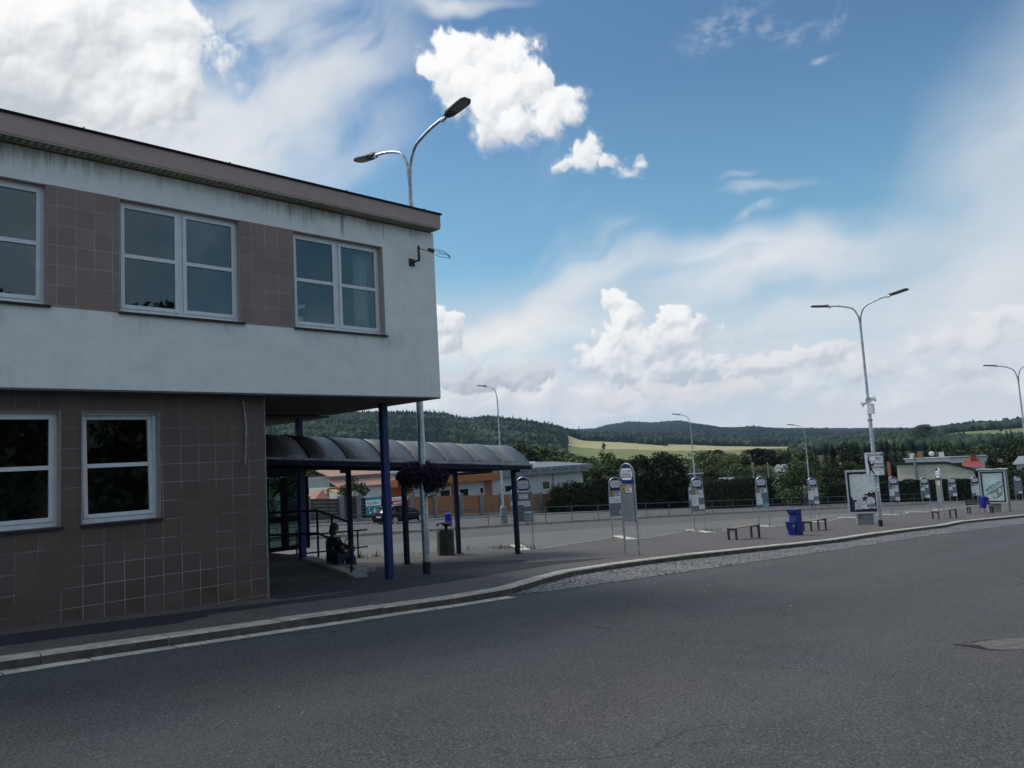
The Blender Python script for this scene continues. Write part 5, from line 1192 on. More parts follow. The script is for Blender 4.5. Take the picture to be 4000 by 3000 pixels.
b = MB(); V = [(-.20, -.20, .02), (-.165, -.20, .02), (-.165, .20, .02), (-.20, .20, .02), (-.34, -.20, .56), (-.165, -.20, .56), (-.165, .20, .56), (-.34, .20, .56)]; b.add(V, [(0, 3, 2, 1), (4, 5, 6, 7), (0, 1, 5, 4), (1, 2, 6, 5), (2, 3, 7, 6), (3, 0, 4, 7)]); b.build('side_basket', 'binblued', lb, bevel=.01)
MB().box(-.205, .235, -.22, .22, 1.021, 1.045).build('lid', 'binblued', lb, bevel=.008); MB().obox((-.26, -.203, .40), (.09, .004, .09)).build('sticker', 'teal', lb)
def pole_bin(loc, rot, label, tilt, name='pole_bin'):
    e = empty(name, loc, rot, label, 'litter bin'); b = MB(); M = Matrix.Translation((.19, 0, .42)) @ Matrix.Rotation(tilt, 4, 'Y'); b.M = M
    b.lathe([(.13, -.02), (.15, 0), (.19, .52), (.20, .56), (.205, .60), (.19, .64), (.05, .68)], (0, 0, 0), 16); o = b.build('bin_body', 'binblue', e, True)
    b = MB(); b.M = M; b.lathe([(.206, .545), (.215, .55), (.215, .585), (.206, .59)], (0, 0, 0), 16); b.box(-.02, .02, -.215, -.2, .15, .45); b.build('rim_band', 'binblued', e)
    MB().tube([(0, 0, -.1), (0, 0, 1.18)], .028, 8).build('post', 'galvd', e, True); b = MB(); b.box(-.03, .10, -.03, .03, .72, .77); b.build('bracket', 'iron', e); return e
P = G(2117, 1113); pole_bin((P[0], P[1], P[2]), math.atan2(-P[1], -P[0]) + 1.75, 'blue plastic bin hanging tilted on a post beside the poster shelter', .22)
q = AT(976, 1135, 41.0); pole_bin((q[0], q[1], gz(q[0], q[1], -.1)), math.atan2(-q[1], -q[0])-1.2, 'small bright blue bin on a post seen between the shelter posts', .0)
P = G(964, 1199); cb_ = empty('concrete_bin', tuple(P), .1, 'squat round concrete bin with a dark metal ash tray lid under the shelter', 'litter bin'); cb_.scale = (.76, .76, 1.0)
MB().lathe([(.33, -.03), (.345, .02), (.345, .70), (.33, .75), (.30, .755), (.27, .72), (.26, .3), (.0, .3)], (0, 0, 0), 8).build('body', 'concd', cb_, False, bevel=.01)
b = MB(); b.lathe([(.07, .30), (.07, .86), (.20, .93), (.30, .945), (.30, .965), (.0, .965)], (.06, 0, 0), 12); b.box(-.42, .36, -.06, .06, .955, .985); b.box(-.42, -.40, -.06, .06, .90, .956); b.build('ash_tray', 'iron', cb_)

# ------------------------------------------------------------------ poster cases
def case(x, y, W, H, leg, label, rot, roof, depth=.26):
    P = G(x, y); e = empty('poster_case', tuple(P), face_cam(P, rot) + math.pi/2, label, 'poster case'); z0, z1 = leg, leg+H; f = .075
    b = MB(); b.box(-W/2, -W/2+f, -depth/2, depth/2, z0, z1).box(W/2-f, W/2, -depth/2, depth/2, z0, z1).box(-W/2+f, W/2-f, -depth/2, depth/2, z1-f, z1).box(-W/2+f, W/2-f, -depth/2, depth/2, z0, z0+f); b.build('case_frame', 'caseframe', e, bevel=.008)
    b = MB(); i = f+.001; k = .085; y_ = -depth/2+.012
    b.box(-W/2+i, -W/2+i+k, y_, y_+.02, z0+i, z1-i).box(W/2-i-k, W/2-i, y_, y_+.02, z0+i, z1-i).box(-W/2+i+k, W/2-i-k, y_, y_+.02, z1-i-k, z1-i).box(-W/2+i+k, W/2-i-k, y_, y_+.02, z0+i, z0+i+k); b.build('inner_border', 'ink', e)
    MB().box(-W/2+i, W/2-i, y_+.03, depth/2-.012, z0+i, z1-i).build('back_panel', 'grey', e)
    for s_ in (-1, 1): MB().box(s_*W*.27-.045, s_*W*.27+.045, -depth*.4, depth*.4, -.06, z0-.001).build('leg', 'caseframe', e)
    MB().box(-W*.27+.046, W*.27-.046, -.02, .02, .0, z0-.002).build('leg_panel', 'concrete', e)
    if roof:
        b = MB(); n = 10; V = []; 
        for j in (-depth*.75, depth*1.6):
            for t in range(n+1): xx = -W/2-.12 + (W+.24)*t/n; V += [(xx, j, z1+.03+.05*abs(math.sin(t*math.pi/n*2))*.7), (xx, j, z1+.075+.05*abs(math.sin(t*math.pi/n*2))*.7)]
        m = 2*(n+1); F = []
        for t in range(n): a = 2*t; F += [(a, a+2, a+3, a+1), (m+a, m+a+1, m+a+3, m+a+2), (a+1, a+3, m+a+3, m+a+1), (a, m+a, m+a+2, a+2)]
        F += [(0, 1, m+1, m), (2*n, m+2*n, m+2*n+1, 2*n+1)]
        b.add(V, F); b.build('roof', 'caseframe', e)
        b = MB(); b.box(W/2-.02, W/2+.07, depth/2+.002, depth*1.5, .0, z1+.02); b.box(-W/2+.02, -W/2+.09, depth/2+.002, depth*1.5, .0, z1+.02); b.build('rear_post', 'greyprint', e)
    return e, y_-.001, (-W/2+i+k, W/2-i-k, z0+i+k, z1-i-k)
e, y_, (x0, x1, z0, z1) = case(1872, 1133, 1.42, 2.02, .52, 'light grey poster case with a torn pale poster beside the speaker lamp', -.10, False)
def at_(fx, fz): return (x0+(x1-x0)*fx, z0+(z1-z0)*fz)
def patchy(poly, m, name, o, th=.0015):
    b = MB(); b.prism([at_(*p) for p in poly], th, 'XZ', o); return b.build(name, m, e)
rj = random.Random(4)
patchy([(0, 0), (1, 0), (1, 1), (0, 1)], 'purple', 'poster_backing', y_+.018)
edge = [(0.0, .40), (.06, .33), (.12, .27), (.17, .30), (.24, .26), (.36, .28), (.45, .25), (.50, .36), (.56, .38), (.66, .36), (.74, .42), (.84, .40), (.93, .47), (1.0, .52)]
patchy(edge + [(1, .99), (.66, 1), (.5, .985), (.2, 1), (0, .98)], 'poster', 'poster_sheet', y_+.013)
patchy([(.12, .05), (.55, .03), (.62, .12), (.55, .26), (.45, .24), (.36, .27), (.22, .25), (.14, .22)], 'poster', 'poster_scrap', y_+.014)
patchy([(.10, .0), (.20, .03), (.34, .02), (.46, .05), (.60, .03), (.74, .06), (.92, .04), (.97, .08), (.9, .09), (.7, .08), (.5, .09), (.3, .06), (.15, .07)], 'poster', 'poster_scrap', y_+.012)
b = MB(); c0 = at_(.76, .24); b.prism([(c0[0]+.185*math.cos(t*.2618), c0[1]+.205*math.sin(t*.2618)) for t in range(24)], .0015, 'XZ', y_+.0125); b.build('round_print', 'poster', e)
patchy([(.60, .11), (.72, .09), (.86, .12), (.95, .10), (.90, .18), (.70, .17)], 'greyprint', 'poster_scrap', y_+.0115)
b = MB()
for fx, fz, w_, h_ in ((.72, .28, .03, .012), (.80, .285, .03, .012), (.735, .20, .06, .01), (.78, .215, .05, .01)): q = at_(fx, fz); b.box(q[0]-w_, q[0]+w_, y_+.0105, y_+.012, q[1]-h_, q[1]+h_)
for k in range(6): q = at_(.18, .215-.030*k); b.box(q[0], q[0]+rj.uniform(.2, .42), y_+.012, y_+.0135, q[1]-.008, q[1]+.008)
b.build('print_line', 'greyprint', e)
for pol in ([(.50, .40), (.58, .45), (.66, .44), (.72, .50), (.80, .46), (.92, .49), (.96, .42), (.84, .41), (.74, .36), (.62, .40)], [(.42, .33), (.50, .30), (.52, .36)], [(.80, .52), (.88, .55), (.86, .50)]): patchy(pol, 'ink', 'torn_hole', y_+.0105)
e, y_, (x0, x1, z0, z1) = case(2152, 1106, 1.42, 2.05, .55, 'roofed poster case with a sea green train poster at the far end', -.12, True, .30)
patchy([(0, 0), (1, 0), (1, 1), (0, 1)], 'poster2', 'poster_sheet', y_+.018)
patchy([(.12, .42), (1.0, .78), (1.0, .66), (.40, .40), (.16, .33)], 'trainteal', 'printed_train', y_+.015)
patchy([(.20, .40), (.98, .71), (.98, .68), (.24, .37)], 'poster2', 'printed_stripe', y_+.0135)
patchy([(.04, .20), (1.0, .60), (1.0, .50), (.94, .47), (.93, .22), (.72, .10), (.44, .08), (.42, .16), (.55, .24), (.38, .26)], 'greyprint', 'printed_viaduct', y_+.0155)
for cx_, cz_, rx_, rz_ in ((.56, .20, .09, .10), (.82, .36, .07, .09)): patchy([(cx_+rx_*math.cos(t*.3927), cz_+rz_*math.sin(t*.3927)) for t in range(9)] + [(cx_-rx_, cz_-.08), (cx_+rx_, cz_-.06)], 'poster2', 'printed_arch', y_+.0135)
for k, t in enumerate(('A OPRAVY', 'KOLEJOVÝCH', 'VOZIDEL')): q = at_(.13, .80-.085*k); lettering(t, .15, 'signwhite', (q[0], y_+.012, q[1]), 0, e, .006, 'LEFT', sx=1.0)
for k in range(3): q = at_(.13+.30*k, .91-.02*k); MB().box(q[0], q[0]+.22, y_+.0135, y_+.0145, q[1], q[1]+.04).build('print_line', 'signwhite', e)

# ------------------------------------------------------------------ railing along the bus lane
rl = empty('lane_railing', (34.4, 36.6, gz(34.4, 36.6)), 0, 'long two bar navy railing along the far side of the bus lane', 'railing')
def RL(mb, name, m='railp'):
    o = mb.build(name, m, rl, True); o.matrix_parent_inverse = Matrix.Translation(-Vector(rl.location)); return o
rp = off(rail_l, .05)
for hh in (1.0, .52):
    RL(MB().tube([(u, v, gz(u, v, hh)) for u, v in rp], .026, 6), 'rail')
for q in walk(rp, 2.6)[:-1]:
    RL(MB().tube([(q[0], q[1], gz(q[0], q[1], -.1)), (q[0], q[1], gz(q[0], q[1], .99))], .026, 6), 'post')
# verge weeds
r = np.random.default_rng(5); n = 7000; pl_ = walk(off(rail_l, .1), .05); k = r.integers(0, len(pl_), n); base = np.array(pl_)[k] + r.normal(0, .26, (n, 2)) - np.array([0, .1])
dens = (np.sin(base[:, 0]*.9)+np.sin(base[:, 0]*.37+1)+r.normal(0, .8, n)) > .3; base = base[dens]
ex = [(r.uniform(.0, 2.2), r.uniform(20.4, 20.9)) for _ in range(0)]
extra = []
for (cu, cv, su, sv, nn) in ((13.4, 20.5, .9, .15, 130), (18.6, 19.0, .35, .6, 160), (30.4, 19.2, .6, .3, 120), (16.5, 20.1, 1.6, .25, 60), (12.0, 21.2, .8, .2, 120)): extra.append(np.stack([r.normal(cu, su, nn), r.normal(cv, sv, nn)], -1))
base = np.concatenate([base] + extra); n = len(base); h = r.uniform(.03, .13, n)*np.where(r.random(n) > .93, 2.0, 1); a = r.uniform(0, 6.28, n); wv = .012+h*.08
z = gz(base[:, 0], base[:, 1], -.06); lean = r.normal(0, .4, (n, 2))*h[:, None]
A = np.stack([base[:, 0]-wv*np.cos(a), base[:, 1]-wv*np.sin(a), z], -1); B = np.stack([base[:, 0]+wv*np.cos(a), base[:, 1]+wv*np.sin(a), z], -1); T = np.stack([base[:, 0]+lean[:, 0], base[:, 1]+lean[:, 1], z+h+.06], -1)
V = np.stack([A, B, T], 1).reshape(-1, 3); tag(np_obj('weeds', V, np.arange(n*3).reshape(n, 3), 'grass'), 'dry grass and weeds along the railing kerb and platform edges', 'weeds', kind='stuff')
# grit and leaf litter swept against the kerb
r = np.random.default_rng(8); n = 900; kp = walk(kerbline, .03); k = r.integers(0, len(kp), n); P = np.array(kp)[k] - np.stack([np.zeros(n), np.abs(r.normal(0, .16, n))+.03], -1)
far = r.random(n) < .3; P[far] += np.stack([r.normal(0, 2, far.sum()), -np.abs(r.normal(0, 2.2, far.sum()))], -1)
P = P[P[:, 0] > -6]; n = len(P); zz = gz(P[:, 0], P[:, 1], -.106); q = r.uniform(.006, .020, n)[:, None]; a = r.uniform(0, 6.28, n); C = np.stack([P[:, 0], P[:, 1], zz], -1)
d1 = np.stack([np.cos(a), np.sin(a), np.zeros(n)], -1)*q; d2 = np.stack([-np.sin(a), np.cos(a), np.zeros(n)], -1)*q*.7; up = np.stack([np.zeros(n), np.zeros(n), q[:, 0]*.7], -1)
V = np.stack([C-d1, C+d1, C+d2+d1*.2, C-d2, C+up], 1).reshape(-1, 3); F0 = np.array([(0, 3, 4), (3, 1, 4), (1, 2, 4), (2, 0, 4)]); F = (F0[None]+(np.arange(n)*5)[:, None, None]).reshape(-1, 3)
tag(np_obj('grit', V, F, 'gritm'), 'small pale stones and dry leaf litter along the street kerb', 'grit', kind='stuff')
# ------------------------------------------------------------------ fence with banners across the street
FA = G(735, 1127, -.1); FB = G(1207, 1104.5, -.1); ft = (FB-FA)[:2]; fL = np.linalg.norm(ft); ft = ft/fL; fang = math.atan2(ft[1], ft[0])
def fpos(x):      # distance along the fence line for a photo column
    d = ray(x, 1090); n = np.array((-ft[1], ft[0])); t = (n @ FA[:2])/(n @ d[:2]); return float((d[:2]*t - FA[:2]) @ ft)
def fence(xs, label, board, top, name='board_fence'):
    s0 = fpos(xs[0]); o = FA[:2]+ft*s0; e = empty(name, (o[0], o[1], gz(o[0], o[1], -.1)), fang, label, 'fence')
    def zz(s): q = FA[:2]+ft*s; return gz(q[0], q[1], -.1) - e.location.z
    ss = [fpos(x) for x in xs]
    for s in (ss if board == 'wooddk' else ss[1:]):
        z = zz(s); MB().box(s-s0-.25, s-s0+.25, -.22, .22, z-.1, z+top+.12).build('pier', 'block', e, bevel=.01)
        MB().box(s-s0-.28, s-s0+.28, -.25, .25, z+top+.121, z+top+.17).build('cap', 'concrete', e)
    for a, b in zip(ss[:-1], ss[1:]):
        n = 6; L0, L1 = a-s0+.25, b-s0-.25; q = MB(); rj = random.Random(int(a*10))
        for k in range(n):
            h0, h1 = .22+(top-.26)*k/n, .22+(top-.26)*(k+1)/n-.012; y = rj.uniform(-.012, .012)
            V = [(L0, y-.02, zz(a)+h0), (L1, y-.02, zz(b)+h0), (L1, y+.02, zz(b)+h0), (L0, y+.02, zz(a)+h0)]; q.add(V + [(p[0], p[1], p[2]+h1-h0) for p in V], [(0, 3, 2, 1), (4, 5, 6, 7), (0, 1, 5, 4), (1, 2, 6, 5), (2, 3, 7, 6), (3, 0, 4, 7)])
        q.build('board_panel', board, e)
        q = MB(); V = [(L0, -.12, zz(a)-.1), (L1, -.12, zz(b)-.1), (L1, .12, zz(b)-.1), (L0, .12, zz(a)-.1)]; q.add(V + [(p[0], p[1], p[2]+.30) for p in V], [(0, 3, 2, 1), (4, 5, 6, 7), (0, 1, 5, 4), (1, 2, 6, 5), (2, 3, 7, 6), (3, 0, 4, 7)]); q.build('plinth', 'concrete', e)
    return e, s0, zz
fence([548, 600, 663, 736, 773, 830], 'weathered grey board fence with block piers left of the turquoise banner', 'wooddk', 2.20)
fe, fs0, fzz = fence([832, 887, 940, 995, 1039, 1082, 1125, 1167, 1203], 'orange brown board fence with grey block piers in front of the white house', 'wood2', 2.22)
def banner(x0, x1, ytop, ybot, label, base, name):
    s0, s1 = fpos(x0), fpos(x1); m = (s0+s1)/2; p = FA[:2]+ft*m - np.array((-ft[1], ft[0]))*.30; zt = AT(.5*(x0+x1), ytop, p @ HEAD[:2])[2]; zb = AT(.5*(x0+x1), ybot, p @ HEAD[:2])[2]
    e = empty(name, (p[0], p[1], zb), fang, label, 'banner'); w_, h_ = s1-s0, zt-zb; MB().box(-w_/2, w_/2, -.012, .012, 0, h_).build('sheet', base, e); return e, w_, h_
MB_ = MB()
e, w_, h_ = banner(786, 819, 1074, 1113, 'turquoise banner lettered koridor with a white band on the grey fence', 'cyan', 'banner')
MB().box(-w_/2+.004, w_/2-.004, -.016, -.0125, h_*.52, h_*.84).build('white_band', 'signwhite', e)
lettering('koridor', w_*.26, 'cyan', (0, -.02, h_*.69), 0, e, .006); b = MB(); b.box(-w_*.42, w_*.05, -.0165, -.0160, h_*.555, h_*.575); b.build('print_line', 'greyprint', e)
b = MB(); rj = random.Random(2)
for k in range(14): a = rj.uniform(0, 6.28); q = rj.uniform(.05, .22)*w_; b.obox((-w_*.12+q*math.cos(a), -.015-.0007*k, h_*.22+q*math.sin(a)), (w_*.12, .0005, w_*.07), 0, rj.uniform(0, 3))
b.build('product_picture', 'signwhite', e)
b = MB()
for k in range(8): a = rj.uniform(0, 6.28); q = rj.uniform(.0, .16)*w_; b.obox((-w_*.12+q*math.cos(a), -.027-.0007*k, h_*.22+q*math.sin(a)), (w_*.07, .0005, w_*.09), 0, rj.uniform(0, 3))
b.build('product_shadow', 'ink', e)
e, w_, h_ = banner(843, 878, 1073, 1092, 'red and white banner above the dark estate car', 'red', 'banner')
MB().box(-w_/2+.004, w_/2-.004, -.016, -.0125, h_*.60, h_-.004).build('white_band', 'signwhite', e)
b = MB()
for k in range(9): b.box(-w_*.44+k*w_*.065, -w_*.44+k*w_*.065+w_*.048, -.0175, -.0165, h_*.70, h_*.80)
for k in range(4): b.box(w_*.24+k*w_*.055, w_*.24+k*w_*.055+w_*.035, -.0175, -.0165, h_*.74, h_*.86)
b.build('print_mark', 'ink', e)
b = MB()
for k in range(9): b.box(-w_*.42+k*w_*.075, -w_*.42+k*w_*.075+w_*.055, -.015, -.0125, h_*.24, h_*.42)
b.build('print_mark', 'signwhite', e)

# ------------------------------------------------------------------ houses
def along(xa, Da, xb, Db):
    A = AT(xa, 1000, Da)[:2]; B = AT(xb, 1000, Db)[:2]; t = B-A; L = float(np.linalg.norm(t)); return A, math.atan2(t[1], t[0]), L
def alongv(xa, xb, v):
    A = ONV(xa, 1000, v)[:2]; B = ONV(xb, 1000, v)[:2]; return A, 0., float(B[0]-A[0])
def house_px(e, A, ang, x, y):      # photo point -> (s, z) on the house front plane
    t = np.array((math.cos(ang), math.sin(ang))); n = np.array((-t[1], t[0])); P = onpl(x, y, np.array((n[0], n[1], 0.)), n @ A); return float((P[:2]-A) @ t), P[2]-e.location.z
def win(e, s0, s1, z0, z1, y=-.0, m='pvc', pane='housepane'):
    f = MB(); t = .06; f.box(s0, s0+t, y-.03, y+.02, z0, z1).box(s1-t, s1, y-.03, y+.02, z0, z1).box(s0+t, s1-t, y-.03, y+.02, z1-t, z1).box(s0+t, s1-t, y-.03, y+.02, z0, z0+t); o = f.build('window', m, e)
    MB().box(s0+t, s1-t, y-.012, y-.002, z0+t, z1-t).build('pane', pane, o)
# white flat roofed house behind the orange fence
A, ang, L = alongv(893, 1257, 72); gzA = gz(A[0], A[1], -.4)
hb = empty('flat_roofed_house', (A[0], A[1], gzA), ang, 'pale grey rendered house with a flat roof edge wrapped in printed membrane', 'house')
zt = .5*(ONV(1256, 1021, 72)[2]+ONV(950, 1037, 72)[2]) - gzA; dep = 9.
MB().box(0, L, 0, dep, -4, zt).build('wall', 'wallg', hb)
sl, zl_ = house_px(hb, A, ang, 1060, 1040); s_r = L+1.5
b = MB(); b.box(sl, s_r, -.75, dep, zt+.002, zt+.95); b.build('roof_edge', 'membrane', hb)
b = MB(); V = [(-1, -.4, zt+.954), (s_r, -.4, zt+.954), (s_r, dep, zt+1.75), (-1, dep, zt+1.75)]; b.add(V, [(0, 1, 2, 3)]); b.add([(q[0], q[1], zt+.952) for q in V], [(0, 3, 2, 1)]); b.build('roof', 'membrane', hb)
for k in range(8): s = sl+.5+k*(s_r-sl-.6)/8; MB().box(s, s+.07, -.765, -.751, zt+.02, zt+.94).build('membrane_seam', 'roofdk', hb)
b = MB(); rj = random.Random(3)
for k in range(9): s = sl+.7+k*(s_r-sl-1.0)/9; [b.box(s+j*.2, s+j*.2+.14, -.762, -.752, zt+.42, zt+.42+.14) for j in range(rj.choice((4, 5, 5)))]
b.build('membrane_print', 'ink', hb)
s0, z0 = house_px(hb, A, ang, 1140, 1005); MB().cbox(s0, s0+3.2, 1.5, 3.2, zt+1.0, zt+1.75, .1).build('roof_light', 'signwhite', hb)
for xa, xb, ya, yb in ((950, 973, 1059, 1080), (992, 1013, 1056, 1080), (1036, 1045, 1053, 1066), (1090, 1106, 1049, 1062), (1171, 1188, 1040, 1056)):
    a, z1 = house_px(hb, A, ang, xa, ya); b_, z0 = house_px(hb, A, ang, xb, yb); win(hb, a, b_, z0, z1, m='wallw')
sa, _ = house_px(hb, A, ang, 1194, 1040); MB().tube([(sa, -.08, zt), (sa+.15, -.08, 0)], .06, 6).build('downpipe', 'red' if False else 'pantiler', hb)
sa, _ = house_px(hb, A, ang, 962, 1035); sb, zb1 = house_px(hb, A, ang, 1064, 1022); _, zb0 = house_px(hb, A, ang, 1064, 1036)
MB().box(sa-8, sb, -1.3, -.05, zb0, zb1).build('porch_beam', 'wood', hb)
sp, _ = house_px(hb, A, ang, 966, 1050); MB().box(sp-.16, sp+.16, -1.2, -.88, -1, zb0).build('porch_post', 'wood', hb)
sa2, _ = house_px(hb, A, ang, 1046, 1045); sb2, _ = house_px(hb, A, ang, 1062, 1045); MB().box(sa2, sb2, -.06, -.003, -1, zb0).build('door_recess', 'pantiler', hb)
sa3, _ = house_px(hb, A, ang, 907, 1055); sb3, _ = house_px(hb, A, ang, 958, 1055)
# tiled house with boarded gable
A2, ang2, L2 = alongv(728, 908, 73); g2 = gz(A2[0], A2[1], -.4); hc = empty('tiled_house', (A2[0], A2[1], g2), ang2, 'white and orange boarded house with faded pantile roof strips', 'house')
_, zc = house_px(hc, A2, ang2, 815, 1046); sm, _ = house_px(hc, A2, ang2, 836, 1050); _, zr = house_px(hc, A2, ang2, 815, 1030); _, zr2 = house_px(hc, A2, ang2, 815, 1021)
MB().box(0, sm, 0, 6, -4, zc).build('wall', 'wallw', hc); MB().box(sm, L2, -.02, 6, -4, zc).build('boarded_wall', 'wood', hc)
b = MB(); V = [(-.3, -.5, zc-.02), (L2, -.5, zc-.02), (L2, 1.6, zr), (-.3, 1.6, zr)]; b.add(V + [(p[0], p[1], p[2]-.10) for p in V], [(0, 1, 2, 3), (0, 4, 5, 1), (4, 7, 6, 5), (1, 5, 6, 2), (3, 2, 6, 7), (0, 3, 7, 4)]); b.build('roof', 'pantile', hc)
MB().box(0, L2, 1.62, 6.2, zc, zr+.35).build('upper_storey', 'zinc', hc)
b = MB(); V = [(-.3, 1.2, zr+.36), (L2*.7, 1.2, zr+.36), (L2*.7, 4, zr+1.1), (-.3, 4, zr+1.1)]; b.add(V + [(p[0], p[1], p[2]-.10) for p in V], [(0, 1, 2, 3), (0, 4, 5, 1), (4, 7, 6, 5), (1, 5, 6, 2), (3, 2, 6, 7), (0, 3, 7, 4)]); b.build('upper_roof', 'pantile', hc)
# garden pavilion
A3, ang3, L3 = alongv(664, 742, 69); g3 = gz(A3[0], A3[1], -.3); gp = empty('garden_pavilion', (A3[0], A3[1], g3), ang3, 'garden pavilion with red pantile hip roof and yellow awning', 'pavilion')
s1, z1 = house_px(gp, A3, ang3, 703, 1057); s0, z0 = house_px(gp, A3, ang3, 668, 1083); s2, _ = house_px(gp, A3, ang3, 706, 1083)
b = MB(); b.add([(s0, -.8, z0), (s2, -.8, z0), (s2, 3, z0), (s0, 3, z0), (s2-.1, .6, z1), (s2-.1, 1.8, z1)], [(0, 1, 4), (1, 2, 5, 4), (2, 3, 5), (3, 0, 4, 5), (0, 3, 2, 1)]); b.build('roof', 'pantiler', gp)
MB().box(s2+.02, s2+.18, -.2, 0, -3.5, z1+.05).build('post', 'wood', gp); MB().box(s2+.19, s2+2.3, -.2, 0, z1-.08, z1+.1).build('beam', 'wood', gp); MB().box(s0+.3, s0+.46, 0, .2, -3.5, z0).build('post', 'wood', gp)
b = MB(); b.add([(s2+.2, -.1, z1-.1), (s2+2.3, -.3, z1-.25), (s2+2.2, 1.5, z1-.1), (s2+1.1, -.2, z1-.5), (s2+.2, 1.5, z1)], [(0, 3, 1, 2, 4)]); b.build('awning', mat('yellow awning cloth', (.55, .40, .18), .9, .1, 5), gp)
# cream barn on the right
A4, ang4, L4 = along(1934, 118, 2108, 112); g4 = float(ground_h(np.array([math.atan2(A4 @ SIDE[:2], A4 @ HEAD[:2])]), np.array([np.linalg.norm(A4)]))[0]); bn = empty('cream_barn', (A4[0], A4[1], g4), ang4, 'long cream rendered barn with dark shallow pitched roof edge', 'barn')
pr_ = [house_px(bn, A4, ang4, *q) for q in ((1937, 1003.5), (2047, 1001), (2104, 1017))]
prof = [(0, -1), (pr_[0][0], pr_[0][1]), (pr_[1][0], pr_[1][1]), (pr_[2][0], pr_[2][1]), (L4, -1)]; MB().prism(prof, .4, 'XZ', 0).box(.01, L4-.01, .41, 12, -1, 1.6).build('wall', 'cream', bn)
pts_ = [(pr_[0][0]-.5, pr_[0][1]), pr_[1], (pr_[2][0]+.6, pr_[2][1]-.15)]; V = []
for y, dz_ in ((-.4, 0), (12.6, -3.4)):
    for h_ in (.02, .30): V += [(p[0], y, p[1]+h_+dz_) for p in pts_]
b = MB(); b.add(V, [(0, 1, 4, 3), (1, 2, 5, 4), (3, 4, 10, 9), (4, 5, 11, 10), (0, 6, 7, 1), (1, 7, 8, 2), (6, 9, 10, 7), (7, 10, 11, 8), (0, 3, 9, 6), (2, 8, 11, 5)]); b.build('roof', 'roofdk', bn)
s_, z_ = house_px(bn, A4, ang4, 1976, 983); s2_, z2_ = house_px(bn, A4, ang4, 1981, 1034); b = MB(); b.tube([(s2_, -.35, 0), (s2_, -.35, z_)], .20, 8); b.build('flue_pipe', 'galvd', bn, True)
s_, z_ = house_px(bn, A4, ang4, 2065, 991)
# long white flats and a red roofed house behind the barn
def face(xa, xb, D):
    c = ray((xa+xb)/2, 1000)[:2]; c = c/np.linalg.norm(c); P = []
    for x in (xa, xb): d = ray(x, 1000)[:2]; P.append(d*(D/(d @ c)))
    t = P[1]-P[0]; return P[0], math.atan2(t[1], t[0]), float(np.linalg.norm(t))
def block(xa, xb, D, ytop, label, m, roof='roofdk', name='flat_house', ybot=None, dep=10, par=.35, extra=None):
    A, an, L = face(xa, xb, D); bb = math.atan2(A @ SIDE[:2], A @ HEAD[:2]); g_ = float(ground_h(np.array([bb]), np.array([np.linalg.norm(A)]))[0]); e = empty(name, (A[0], A[1], g_), an, label, 'house')
    _, z = house_px(e, A, an, (xa+xb)/2, ytop); MB().box(0, L, 0, dep, -2, z-par).build('wall', m, e); MB().box(-.25, L+.25, -.25, dep+.25, z-par+.002, z).build('roof', roof, e); return e, L, z
e, L_, z_ = block(1955, 2052, 160, 989, 'low white flat roofed building behind the cream barn with a satellite dish', 'wallw', 'wallg', par=.12, dep=3)
MB().lathe([(.0, .0), (.3, .06), (.46, .17), (.44, .17), (.29, .08), (0, .02)], (L_*.62, -.3, z_+.7), 14, 'Y').build('satellite_dish', 'signwhite', e, True)
for k, f in enumerate((.12, .3, .78)): MB().box(L_*f, L_*f+.8, 1, 1.8, z_, z_+.9).build('chimney', 'wallw' if k != 1 else 'brick', e)
e, L_, z_ = block(2046, 2135, 185, 985.5, 'wide pale block with a grey parapet behind the red roof', 'wallw', 'zinc', par=.2, dep=4)
for f in (.15, .4, .62): win(e, L_*f, L_*f+1.6, z_-2.4, z_-1.2, -.02)
def gable(xa, xb, D, yeave, yridge, label, wallm, roofm, dep=8, name='gabled_house', chim=None):
    A, an, L = face(xa, xb, D); bb = math.atan2(A @ SIDE[:2], A @ HEAD[:2]); g_ = float(ground_h(np.array([bb]), np.array([np.linalg.norm(A)]))[0]); e = empty(name, (A[0], A[1], g_), an, label, 'house')
    _, z0 = house_px(e, A, an, (xa+xb)/2, yeave); _, z1 = house_px(e, A, an, (xa+xb)/2, yridge)
    MB().box(0, L, 0, dep, -2, z0).build('wall', wallm, e); b = MB(); o = .4; b.add([(-o, -o, z0-.15), (L+o, -o, z0-.15), (L+o, dep+o, z0-.15), (-o, dep+o, z0-.15), (L*.14, dep/2, z1), (L*.86, dep/2, z1)], [(0, 1, 5, 4), (1, 2, 5), (2, 3, 4, 5), (3, 0, 4), (0, 3, 2, 1)]); r_ = b.build('roof', roofm, e)
    if chim: MB().box(L*chim, L*chim+.9, dep*.3, dep*.3+.9, z0, z1+.7).build('chimney', roofm, r_)
    for f in (.2, .6): win(e, L*f, L*f+1.1, z0-1.9, z0-.6, -.02)
    return e
gable(2082, 2119, 150, 1006, 991, 'white house with bright red hipped roof and red chimney', 'wallw', 'redroof', chim=.42)
gable(2195, 2240, 140, 1000, 986, 'grey green roofed house at the right edge among trees', 'wallg', 'zinc')
gable(1672, 1705, 150, 1018, 1004, 'small white house half hidden behind the round bush', 'wallw', 'zinc')
gable(1544, 1590, 120, 1047, 1033, 'low shed with grey pitched roof behind the hedge', 'wallg', 'membrane', 6, 'garden_shed')
MB_ = None
block(1489, 1513, 90, 1023, 'small flat topped grey cabin beside the tall dark hedge', 'grey', 'grey', 'grey_cabin', dep=2.0, par=.12)
A5, an5, L5 = along(1921, 128, 1926, 128); MB_ = MB()
